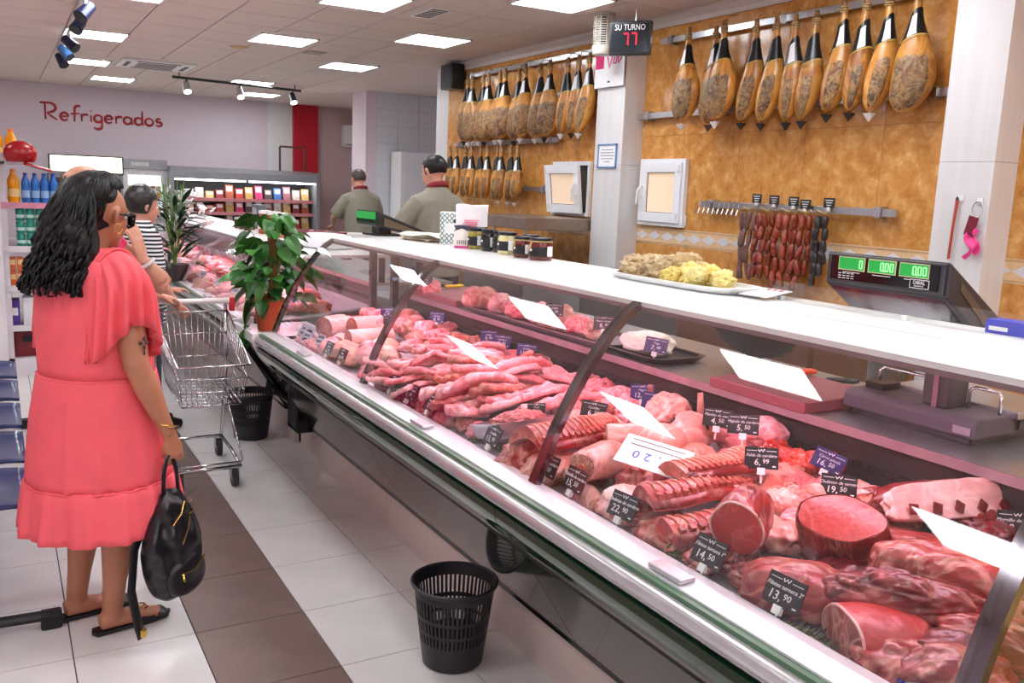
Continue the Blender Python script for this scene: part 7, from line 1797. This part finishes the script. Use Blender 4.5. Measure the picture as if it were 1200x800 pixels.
fm = MB()
for k in range(5):
    a = 2*pi*k/5; fm.sphere((0.022*cos(a), 0.022*sin(a), 0), (0.018, 0.018, 0.006), 8, 5)
fme = fm.mesh('flower', True); fme.materials.append(pm('petal_white', (246, 242, 244), 0.5))
for k in range(26):
    a = r.uniform(-1.2, 1.8); q = r.uniform(0.08, 0.34); place('flower', fme, None, p2_, (q*cos(a), q*sin(a)*0.8, 0.42+0.22*r.random()+0.1*(q < 0.2)), (r.uniform(-0.8, 0.8), r.uniform(-1.2, 0.2), 0))

# ================================================================== contents of the far counter
for k in range(54):
    rn = random.Random(k+1500); y = 5.45+0.105*k; 
    for q in range(2):
        x = 1.40+0.30*q+rn.uniform(-0.05, 0.10)
        mt = [pork, pork_pale, lamb, chick, beef_pale][(k*3+q*2) % 5]
        joint(['pink_joint', 'pale_joint'][q], ['pink meat piece in the front row of the far counter', 'pale meat piece in the back row of the far counter'][q], x, y, (0.12, 0.065, 0.05), mt, 600+k*2+q, rn.uniform(-0.5, 0.5), 0.0, amp=0.25, sub=3, group=['front row of the far counter', 'back row of the far counter'][q])
for k in range(20):
    t = thing('price_card', 'white price card standing in the far counter', 'price tag', (1.36+0.32*(k % 2), 5.6+0.28*k, D(1.40)+0.06), 0, 'cards of the far counter'); t.rotation_euler = (radians(-30), 0, radians(-75))
    MB().box((0, 0, 0.04), (0.10, 0.003, 0.07)).build('card', paper, t)
    m = MB(); m.box((0, -0.002, 0.045), (0.06, 0.001, 0.012)); m.build('print', pm('violet_ink', (120, 90, 180), 0.6), t)
# jars and cartons on top of the far counter
ZB = 1.18
amber = pm('amber_jar', (170, 70, 26), 0.15, var=0.25, coat=0.5)
for k in range(6):
    t = thing('amber_jar', 'tall amber jar with cream label and white lid', 'jar', (1.93+0.05*(k % 2), 7.05+0.125*k, ZB), 0, 'amber jars on the far counter')
    MB().lathe([(0, 0), (0.045, 0), (0.048, 0.01), (0.048, 0.15), (0.038, 0.165), (0, 0.165)], 16).build('jar_body', amber, t, smooth='auto')
    MB().lathe([(0, 0.165), (0.042, 0.165), (0.042, 0.19), (0, 0.19)], 16).build('lid', white_pl, t, smooth='auto')
    m = MB(); m.grid(lambda u, v: (0.049*cos(2.2+2.6*u), 0.049*sin(2.2+2.6*u), 0.04+0.08*v), 10, 2); m.build('paper_label', pm('label_cream', (244, 226, 200), 0.6), t)
for k in range(6):
    t = thing('small_jar', 'small dark jar with pale lid beside the amber jars', 'jar', (1.90+0.06*(k % 2), 8.0+0.09*k, ZB), 0, 'small jars on the far counter')
    MB().lathe([(0, 0), (0.03, 0), (0.032, 0.07), (0.026, 0.08), (0, 0.08)], 14).build('jar_body', pm('jar_brown', (84, 54, 36), 0.2, var=0.2), t, smooth='auto')
    MB().lathe([(0, 0.08), (0.03, 0.08), (0.03, 0.10), (0, 0.10)], 14).build('lid', pm('lid_grey', (190, 186, 180), 0.4), t, smooth='auto')
fl = thing('product_stand', 'small grey framed stand on the far counter', 'stand', (2.06, 8.3, ZB))
MB().b2(-0.02, 0.06, -0.10, 0.10, 0, 0.22).build('frame', pm('stand_grey', (104, 104, 110), 0.4), fl, bevel=0.006)
MB().b2(-0.024, -0.02, -0.075, 0.075, 0.03, 0.19).build('screen', pm('stand_screen', (170, 174, 184), 0.3), fl)
pkg = thing('wrapped_pack', 'big white wrapped pack on the far counter behind the plant', 'package', (1.95, 5.95, ZB), 0.3)
me = lump_mesh(0.16, 0.22, 0.06, 1700, 0.12, 1.8, 4, 2.6); me.materials.append(paper); place('wrap', me, None, pkg)
pkg2 = thing('wrapped_pack', 'flat white wrapped pack behind the big pack', 'package', (2.02, 6.55, ZB), 0.1)
me = lump_mesh(0.12, 0.18, 0.035, 1702, 0.12, 1.8, 4, 2.6); me.materials.append(paper); place('wrap', me, None, pkg2)
rt_ = thing('red_meat_tray', 'tray of red cured meat slices near the rose wall', 'tray', (3.05, 9.3, 1.02), 0.2)
MB().b2(-0.2, 0.2, -0.3, 0.3, 0, 0.03).build('dish', steel, rt_); MB().b2(-0.24, 0.24, -0.35, 0.35, -1.02, 0.0).build('stand_body', steel, rt_)
for k in range(8):
    me = lump_mesh(0.08, 0.06, 0.04, 1710+k, 0.3, 2, 3); me.materials.append(beef_dark); place('slice', me, None, rt_, (-0.1+0.07*(k % 4), -0.15+0.25*(k//4)+0.03*(k % 3), 0.03), (0, 0, k))
# butchers' bench with a blue-topped machine
bm_ = thing('weighing_machine', 'grey labelling machine with blue cloth on top between the butchers', 'machine', (4.15, 9.15, 0.0), radians(0))
MB().b2(-0.25, 0.25, -0.35, 0.35, 0.0, 0.95).build('stand', steel, bm_)
MB().b2(-0.22, 0.22, -0.30, 0.30, 0.95, 1.26).build('casing', pm('machine_grey', (150, 148, 144), 0.4), bm_, bevel=0.01)
MB().b2(-0.18, 0.02, -0.305, -0.30, 1.13, 1.20).build('keypad', pm('keypad_grey', (90, 88, 90), 0.5), bm_)
m = MB(); m.grid(lambda u, v: ((u-0.5)*0.5, (v-0.5)*0.66, 1.275+0.012*sin(9*u)*sin(7*v)), 14, 14); o = m.build('blue_cloth', pm('cloth_blue', (90, 150, 200), 0.7, var=0.15), bm_, smooth=True); q_ = o.modifiers.new('t', 'SOLIDIFY'); q_.thickness = 0.012
MB().tube([(-0.16, -0.1, 1.28), (-0.05, -0.12, 1.40)], 0.008, 6).build('lever', steel, bm_); MB().tube([(-0.05, -0.12, 1.40), (0.03, -0.135, 1.48)], 0.02, 8).build('lever_grip', black_pl, bm_, smooth='auto')
# yellow crate beyond the near end of the case
yc = thing('yellow_crate', 'yellow slotted plastic crate standing past the end of the case', 'crate', (1.95, 0.45, 0.0), 0)
yel = pm('crate_yellow', (206, 178, 92), 0.5, var=0.08)
MB().b2(-0.32, 0.32, -0.22, 0.22, 0.0, 0.55).build('lower_crate', pm('crate_tan', (196, 150, 84), 0.55, var=0.08), yc)
MB().b2(-0.32, 0.32, -0.22, 0.22, 0.56, 0.84).build('upper_crate', yel, yc)
sm = MB().b2(-0.005, 0.005, 0, 0.004, 0, 0.03).mesh('slot'); sm.materials.append(pm('slot_dark', (90, 76, 40), 0.7))
for j in range(4):
    for k in range(26): place('slot', sm, None, yc, (-0.29+0.023*k, 0.2195, 0.60+0.055*j))

# ================================================================== ceiling fittings
ac = thing('air_conditioner', 'white ceiling cassette air conditioner with grey grille', 'air conditioner', (1.80, 12.25, ZC))
MB().b2(-0.42, 0.42, -0.42, 0.42, -0.03, 0.0).build('frame', white_pl, ac, bevel=0.008)
MB().b2(-0.22, 0.22, -0.22, 0.22, -0.036, -0.03).build('grille', pm('grille_grey', (150, 140, 136), 0.6), ac)
for (a, b_, c, d) in ((-0.25, 0.25, -0.36, -0.31), (-0.25, 0.25, 0.31, 0.36), (-0.36, -0.31, -0.25, 0.25), (0.31, 0.36, -0.25, 0.25)): MB().b2(a, b_, c, d, -0.034, -0.03).build('vent_slot', pm('slot_brown', (96, 86, 80), 0.6), ac)
vt = thing('ceiling_vent', 'small rectangular ceiling vent between the light panels', 'vent', (3.10, 6.86, ZC))
MB().b2(-0.09, 0.09, -0.22, 0.22, -0.008, 0).build('frame', white_pl, vt)
for k in range(6): MB().b2(-0.07, 0.07, -0.19+0.065*k, -0.16+0.065*k, -0.011, -0.008).build('slat', pm('slot_brown', (96, 86, 80), 0.6), vt)
vt2 = thing('ceiling_vent', 'round yellowed ceiling speaker beside a light panel', 'vent', (2.30, 9.95, ZC))
MB().lathe([(0, -0.012), (0.08, -0.012), (0.10, -0.004), (0.10, 0)], 24).build('cover', pm('yellowed', (206, 176, 120), 0.6), vt2, smooth='auto')
vt3 = thing('ceiling_vent', 'small square ceiling vent among the light panels', 'vent', (3.05, 9.75, ZC))
MB().b2(-0.10, 0.10, -0.12, 0.12, -0.008, 0).build('frame', pm('vent_beige', (180, 164, 152), 0.6), vt3)
def track(p0, p1, label, spots, mat):
    t = thing('track_light', label, 'track light', (0, 0, 0)); p0, p1 = Vector(p0), Vector(p1)
    MB().tube([p0, p1], 0.018, 4).build('rail', mat, t)
    d = (p1-p0)
    for q in (0.05, 0.95): 
        c = p0+d*q; MB().cyl(c, (c.x, c.y, ZC), 0.008, n=6).build('hanger', mat, t)
    for (q, on, col_, aim) in spots:
        c = p0+d*q; a = Vector(aim).normalized(); 
        h = MB(); h.cyl(c-Vector((0, 0, 0.02)), c-Vector((0, 0, 0.09)), 0.012, n=8); hh = h.build('stem', mat, t)
        e_ = c-Vector((0, 0, 0.11)); MB().tube([e_-a*0.07, e_+a*0.08], [0.042, 0.055], 14).build('spot_head', col_, t, smooth='auto')
        MB().tube([e_+a*0.081, e_+a*0.086], [0.047, 0.047], 14).build('lens', emitmat('spot_glow', (255, 250, 240), 9.0) if on and 'spot_glow' not in MATS else (MATS['spot_glow'] if on else black_gloss), hh)
track((2.10, 12.9, 2.93), (3.94, 13.25, 2.93), 'black ceiling track with three lit spots', [(0.10, True, alu, (0.1, -0.6, -1)), (0.50, True, alu, (0.1, -0.6, -1)), (0.93, True, black_pl, (0.1, -0.6, -1))], black_pl)
navy_sp = pm('spot_navy', (30, 34, 70), 0.35)
track((0.66, 7.4, 2.96), (0.70, 12.2, 2.96), 'white ceiling track with a row of dark spots', [(0.10, False, navy_sp, (-0.6, -0.5, -0.7)), (0.25, False, navy_sp, (-0.4, -0.6, -0.7)), (0.52, False, navy_sp, (0.6, -0.5, -0.6)), (0.68, False, pm('spot_blue', (60, 100, 150), 0.35), (0.5, -0.5, -0.7)), (0.84, False, navy_sp, (0.3, -0.6, -0.7))], white_pl)
acb = thing('wall_unit', 'white wall air unit on the rose wall', 'air conditioner', (5.89, YB-0.13, 2.50))
MB().b2(-0.22, 0.22, -0.1, 0.1, -0.20, 0.20).build('casing', white_pl, acb, bevel=0.02); MB().b2(-0.20, 0.20, -0.104, -0.1, -0.17, -0.15).build('louvre', pm('grille_grey', (150, 140, 136), 0.6), acb)
# ================================================================== fridges at the back wall
grey_fr = pm('fridge_grey', (150, 152, 156), 0.4, 0.3, var=0.05); dark_in = pm('fridge_dark', (70, 66, 68), 0.6, var=0.1)
PACK = [pm('pack_%d' % k, c, 0.4, var=0.25, scale=25) for k, c in enumerate([(150, 50, 60), (170, 110, 120), (210, 60, 110), (180, 90, 60), (220, 200, 190), (90, 70, 70), (190, 60, 50), (230, 190, 120), (70, 110, 170), (200, 160, 90)])]
def pack(x, y, z, w_, d_, h_, k, label, group, tilt=-0.25):
    t = thing('food_pack', label, 'food pack', (x, y, z), 0, group); t.rotation_euler = (tilt, 0, 0)
    MB().b2(-w_/2, w_/2, 0, d_, 0, h_).build('pack_body', PACK[k % 10], t, bevel=0.004)
    MB().b2(-w_*0.36, w_*0.36, -0.002, 0, h_*0.55, h_*0.88).build('label_patch', PACK[4] if k % 2 else ink_w, t)
ch = thing('wall_chiller', 'long grey open wall chiller with lit shelves at the back', 'chiller', (0, 0, 0))
MB().b2(2.50, 4.94, 16.25, 16.48, 0.0, 1.75).build('back_panel', dark_in, ch)
MB().b2(2.50, 4.94, 15.55, 16.48, 0.0, 0.45).build('base', grey_fr, ch)
MB().prism([(15.60, 1.60), (15.60, 1.72), (16.0, 1.80), (16.48, 1.80), (16.48, 1.60)], 2.50, 4.94, 'x').build('canopy', grey_fr, ch)
for x in (2.50, 4.94): MB().b2(x-0.03, x+0.03, 15.58, 16.48, 0.0, 1.78).build('side_panel', grey_fr, ch)
for k in range(2): MB().b2(2.56+1.2*k, 3.70+1.2*k, 15.66, 15.70, 1.575, 1.60).build('lamp_tube', panel_light, ch)
for z in (0.75, 1.02, 1.25):
    s_ = MB().b2(2.53, 4.91, 15.75, 16.25, z, z+0.02).build('shelf', white_metal, ch)
    MB().b2(2.53, 4.91, 15.735, 15.75, z-0.012, z+0.045).build('price_strip', pm('strip_rose', (190, 120, 124), 0.5), s_)
for j, z in enumerate((0.77, 1.04, 1.27)):
    for k in range(14):
        pack(2.64+0.165*k, 15.80, z, 0.13, 0.12, 0.20+0.03*(k % 3)-(0.06 if k < 5 else 0), (k*3+j*4) % 10, ['packed food item on the lowest chiller shelf', 'packed food item on the middle chiller shelf', 'packed food item on the top chiller shelf'][j], ['packs on the lowest chiller shelf', 'packs on the middle chiller shelf', 'packs on the top chiller shelf'][j])
# metal frame standing on the chiller
mf = thing('metal_frame', 'thin dark metal frame standing on the wall chiller', 'frame', (4.56, 15.85, 1.795))
fm_ = pm('frame_maroon', (84, 40, 40), 0.5)
for a, b_ in (((-0.22, 0, 0), (-0.22, 0, 0.42)), ((-0.22, 0, 0.42), (0.22, 0, 0.42)), ((0.22, 0, 0.42), (0.22, 0, 0.0))): MB().tube([a, b_], 0.018, 6).build('tube', fm_, mf)
# glass-door fridge
gf = thing('glass_fridge', 'upright fridge with glass door full of juice cartons', 'fridge', (2.13, 15.9, 0))
MB().b2(-0.34, 0.34, 0.1, 0.58, 0.0, 1.72).build('cabinet', grey_fr, gf)
MB().b2(-0.34, 0.34, -0.05, 0.1, 1.72, 1.88).build('top_box', grey_fr, gf, bevel=0.005)
MB().b2(-0.22, 0.05, -0.055, -0.05, 1.77, 1.83).build('name_plate', pm('plate_grey', (190, 188, 186), 0.4), gf)
m = MB()
for (a, b_, c, d) in ((-0.34, 0.34, 0.1, 0.18), (-0.34, 0.34, 1.63, 1.72), (-0.34, -0.27, 0.18, 1.63), (0.27, 0.34, 0.18, 1.63)): m.b2(a, b_, -0.02, 0.08, c, d)
m.build('door_frame', pm('frame_light', (206, 206, 208), 0.35, 0.3), gf)
MB().b2(-0.27, 0.27, 0.09, 0.1, 0.18, 1.63).build('lit_back', emitmat('fridge_glow', (235, 245, 250), 0.9), gf)
MB().b2(-0.27, 0.27, 0.0, 0.006, 0.18, 1.63).build('pane', pane, gf)
for z in (0.5, 0.85, 1.2): MB().b2(-0.27, 0.27, 0.02, 0.09, z, z+0.012).build('shelf', white_metal, gf)
for j, z in enumerate((1.212, 0.862)):
    for k in range(6):
        t = thing('juice_carton', ['bright juice carton on the upper shelf of the glass fridge', 'bright juice carton on the lower shelf of the glass fridge'][j], 'carton', (1.91+0.085*k, 15.92, z), 0, ['cartons on the upper fridge shelf', 'cartons on the lower fridge shelf'][j])
        MB().b2(-0.035, 0.035, 0.0, 0.06, 0, 0.24).build('carton_body', [PACK[7], PACK[6], PACK[3], pm('pack_green', (140, 170, 60), 0.4), PACK[0], PACK[9]][k], t, bevel=0.003)
        MB().b2(-0.03, 0.03, -0.002, 0.0, 0.14, 0.20).build('label_patch', ink_w, t)
# lit header fridge
hf = thing('header_fridge', 'drinks cooler with a glowing cream header sign', 'fridge', (1.26, 15.9, 0))
MB().b2(-0.54, 0.54, 0.1, 0.58, 0.0, 1.60).build('cabinet', pm('cooler_dark', (52, 50, 52), 0.4), hf)
MB().b2(-0.54, 0.54, -0.06, 0.12, 1.62, 1.90).build('header_box', pm('header_dark', (50, 48, 48), 0.4), hf, bevel=0.004)
MB().b2(-0.515, 0.515, -0.072, -0.06, 1.64, 1.88).build('header_sign', emitmat('header_glow', (255, 252, 224), 2.6), hf)
for k in range(2):
    m = MB(); x0 = -0.54+0.54*k
    for (a, b_, c, d) in ((0.0, 0.54, 0.08, 0.14), (0.0, 0.54, 1.54, 1.60), (0.0, 0.04, 0.14, 1.54), (0.50, 0.54, 0.14, 1.54)): m.b2(x0+a, x0+b_, 0.0, 0.08, c, d)
    d_ = m.build('door_frame', grey_fr, hf); MB().b2(x0+0.04, x0+0.50, 0.03, 0.036, 0.14, 1.54).build('pane', pane, d_)
for z in (0.5, 0.85, 1.2): MB().b2(-0.5, 0.5, 0.04, 0.1, z, z+0.012).build('shelf', white_metal, hf)
for k in range(11):
    t = thing('wine_bottle', 'dark bottle on the top shelf of the drinks cooler', 'bottle', (0.81+0.09*k, 15.965, 1.212), 0, 'bottles in the drinks cooler')
    MB().lathe([(0, 0), (0.026, 0), (0.027, 0.15), (0.011, 0.2), (0.011, 0.27), (0, 0.27)], 10).build('bottle_body', pm('bottle_green', (60, 74, 40), 0.2), t, smooth='auto')
    MB().lathe([(0.0275, 0.05), (0.0275, 0.12)], 10).build('paper_label', pm('label_yellow', (220, 200, 120), 0.6), t)

# ================================================================== shelf unit at the aisle side
su = thing('shelf_unit', 'white gondola shelf unit of drinks along the aisle', 'shelf', (0, 0, 0))
sh_w = pm('shelf_white', (232, 226, 230), 0.4, var=0.03); sh_p = pm('shelf_pink_edge', (222, 150, 170), 0.4)
SX, SY0, SY1 = 0.47, 8.0, 9.0
MB().b2(-0.45, 0.06, SY0, SY0+0.03, 0.0, 1.75).build('side_panel', sh_w, su)
MB().b2(-0.45, -0.42, SY0, SY1, 0.0, 1.9).build('back_panel', sh_w, su)
MB().b2(-0.45, SX-0.01, SY0, SY1, 0.0, 0.14).build('base', sh_w, su)
for k, (z, xr) in enumerate(((1.37, 0.47), (1.03, 0.40), (0.72, 0.40), (0.40, 0.42))):
    b_ = MB().b2(-0.45, xr, SY0+0.0, SY1, z-0.03, z).build('shelf', sh_w, su)
    MB().b2(xr, xr+0.012, SY0, SY1, z-0.04, z+0.02).build('edge_strip', sh_p if k == 0 else sh_w, b_); MB().b2(-0.45, xr+0.012, SY0-0.012, SY0, z-0.04, z+0.005).build('edge_strip', sh_p if k == 0 else sh_w, b_)
# red fascia column above
rf = thing('aisle_post', 'red and white fascia post at the end of the shelf', 'post', (0.0, 7.93, 0.0))
MB().b2(-0.04, 0.028, -0.05, 0.05, 1.75, 2.40).build('red_fascia', pm('fascia_red', (176, 20, 52), 0.4), rf); MB().b2(-0.04, 0.05, -0.03, 0.07, 2.40, 3.0).build('white_fascia', sh_w, rf); MB().b2(-0.04, 0.02, -0.05, 0.05, 0.0, 1.75).build('post', sh_w, rf)
def bottle(x, y, z, h, r_, mat, capm, label, group, lab=None):
    t = thing('drink_bottle', label, 'bottle', (x, y, z), 0, group)
    MB().lathe([(0, 0), (r_*0.9, 0), (r_, 0.01), (r_, h*0.35), (r_*0.92, h*0.45), (r_, h*0.55), (r_*0.95, h*0.7), (r_*0.4, h*0.88), (r_*0.36, h*0.92), (0, h*0.92)], 14).build('bottle_body', mat, t, smooth='auto')
    MB().lathe([(0, h*0.92), (r_*0.42, h*0.92), (r_*0.42, h), (0, h)], 12).build('cap', capm, t)
    if lab: MB().lathe([(r_*1.01, h*0.18), (r_*1.01, h*0.42)], 14).build('paper_label', lab, t)
orange_b = pm('orange_drink', (248, 160, 20), 0.2, var=0.15); cap_o = pm('cap_orange', (230, 120, 20), 0.4); lab_w = pm('label_peach', (250, 210, 140), 0.5)
for k in range(4): bottle(0.02+0.095*(k % 2), 8.08+0.1*(k//2), 1.37, 0.26, 0.042, orange_b, cap_o, 'squat orange juice bottle on the pink-edged shelf', 'orange bottles on the shelf', lab_w)
tp = MB().b2(-0.45, 0.20, SY0, SY1, 1.665, 1.685).build('shelf', sh_w, su)
for k in range(4): bottle(0.02+0.095*(k % 2), 8.08+0.1*(k//2), 1.686, 0.25, 0.042, orange_b, cap_o, 'orange juice bottle standing on the topmost shelf', 'orange bottles on the topmost shelf', lab_w)
blue_d = pm('blue_drink', (40, 110, 190), 0.2, var=0.25, scale=30); cap_b = pm('cap_blue', (30, 60, 160), 0.4); lab_b = pm('label_blue', (150, 190, 230), 0.5)
for i in range(4):
    for j in range(3): bottle(0.20+0.066*i, 8.07+0.075*j, 1.37, 0.235, 0.030, blue_d, cap_b, 'small blue drink bottle in the shrink-wrapped rows', 'blue bottles on the shelf', lab_b)
green_d = pm('green_can', (40, 150, 130), 0.3, 0.3, var=0.2, scale=30)
for i in range(4):
    for k in range(3):
        t = thing('drink_can', 'teal drink can in the stacked packs on the middle shelf', 'can', (0.15+0.068*i, 8.06, 1.03+0.100*k), 0, 'teal cans on the shelf')
        MB().lathe([(0, 0), (0.028, 0), (0.032, 0.008), (0.032, 0.088), (0.027, 0.097), (0, 0.097)], 14).build('can_body', green_d, t, smooth='auto'); MB().lathe([(0.0325, 0.025), (0.0325, 0.05)], 14).build('paper_label', pm('label_mint', (200, 236, 226), 0.5), t)
orb = pm('orange_pack', (226, 110, 50), 0.4, var=0.2)
for i in range(6):
    for k in range(2):
        t = thing('drink_carton', 'small orange carton in the rows of the lower shelf', 'carton', (0.08+0.056*i, 8.05, 0.72+0.115*k), 0, 'orange cartons on the shelf'); MB().b2(-0.024, 0.024, 0, 0.05, 0, 0.11).build('carton_body', orb, t, bevel=0.002); MB().b2(-0.018, 0.018, -0.002, 0, 0.05, 0.09).build('label_patch', lab_w, t)
for i, (c, lb) in enumerate((((80, 50, 140), 'violet carton box on the bottom shelf'), ((236, 232, 236), 'white carton box on the bottom shelf'), ((200, 170, 90), 'tan carton box on the bottom shelf'))):
    t = thing('carton_box', lb, 'box', (0.06+0.13*i, 8.05, 0.40)); MB().b2(-0.055, 0.055, 0, 0.2, 0, 0.20+0.02*i).build('box_body', pm('box_%d' % i, c, 0.5), t, bevel=0.003); MB().b2(-0.04, 0.04, -0.002, 0, 0.08, 0.14).build('label_patch', ink_w, t)
rb = thing('red_crate', 'dark red crate standing on the floor of the shelf', 'crate', (0.22, 8.15, 0.14)); MB().b2(-0.16, 0.16, -0.08, 0.25, 0, 0.22).build('crate_body', pm('crate_red', (120, 26, 34), 0.5), rb, bevel=0.004); MB().b2(-0.1, 0.1, -0.084, -0.08, 0.12, 0.17).build('hand_slot', black_mat, rb)
# red balloon-like helmet toy on top
rd = thing('red_hat', 'glossy red peaked hat hanging in front of the blue bottles', 'hat', (0.17, 7.90, 1.745))
m = MB(); V_, F_ = ico(4); m.add([(p.x*0.115, p.y*0.085, max(p.z, -0.6)*0.10) for p in V_], F_); m.build('crown', pm('cap_red', (160, 14, 22), 0.25, var=0.1), rd, smooth=True)
m = MB(); m.grid(lambda u, v: (0.02+0.19*v, 0.085*cos(pi*u)*(1-0.4*v*v), -0.075-0.05*v+0.02*sin(pi*u)), 14, 8); o = m.build('peak', pm('cap_red', (190, 20, 26), 0.25), rd, smooth=True); q_ = o.modifiers.new('t', 'SOLIDIFY'); q_.thickness = 0.008
MB().tube([(0, 0.03, 0.0), (0, 0.075, 0.01)], 0.008, 6).build('peg', steel, rd)

# ================================================================== waiting-bench seats
blue_seat = pm('seat_navy', (36, 52, 104), 0.3, var=0.1, coat=0.3)
bs = thing('bench_frame', 'dark beam frame with floor feet carrying the blue seats', 'bench frame', (0, 0, 0))
MB().b2(-0.26, -0.20, 3.35, 6.5, 0.30, 0.36).build('beam', black_pl, bs)
for y in (3.40, 6.3):
    MB().b2(-0.25, -0.21, y-0.025, y+0.025, 0.04, 0.30).build('leg', black_pl, bs); MB().tube([(-0.45, y, 0.045), (-0.1, y, 0.05), (0.10, y, 0.045)], [(0.022, 0.020)]*3, 8, upv=(0, 0, 1)).build('foot', black_pl, bs, smooth='auto')
    MB().box((0.095, y, 0.03), (0.07, 0.062, 0.06)).build('foot_end', black_mat, bs, bevel=0.008)
for k in range(5):
    y = 3.70+0.58*k
    t = thing('waiting_seat', ['glossy navy waiting seat, first from the floor foot behind the coral dress', 'glossy navy waiting seat, second along the bench', 'glossy navy waiting seat, third along the bench', 'glossy navy waiting seat, fourth along the bench', 'glossy navy waiting seat at the shelf end of the bench'][k], 'seat', (-0.20, y, 0.36), 0, 'navy seats on the bench')
    m = MB()
    def sf(u, v, off=0.0): return (-0.22+0.47*v+0.0, (u-0.5)*0.46, 0.075+off-0.035*sin(pi*v)*sin(pi*u)-0.05*max(0, v-0.8)*5*(v-0.8)+0.02*(2*u-1)**4)
    m.grid(lambda u, v: sf(u, v), 14, 14); o = m.build('seat_shell', blue_seat, t, smooth=True); q_ = o.modifiers.new('t', 'SOLIDIFY'); q_.thickness = 0.016
    m = MB(); m.grid(lambda u, v: (-0.22-0.10*v-0.02*sin(pi*u), (u-0.5)*0.46*(1-0.1*v), 0.08+0.42*v), 12, 10); o = m.build('backrest', blue_seat, t, smooth=True); q_ = o.modifiers.new('t', 'SOLIDIFY'); q_.thickness = 0.014
    MB().b2(-0.07, 0.02, -0.05, 0.05, 0.0, 0.045).build('bracket', black_pl, t)
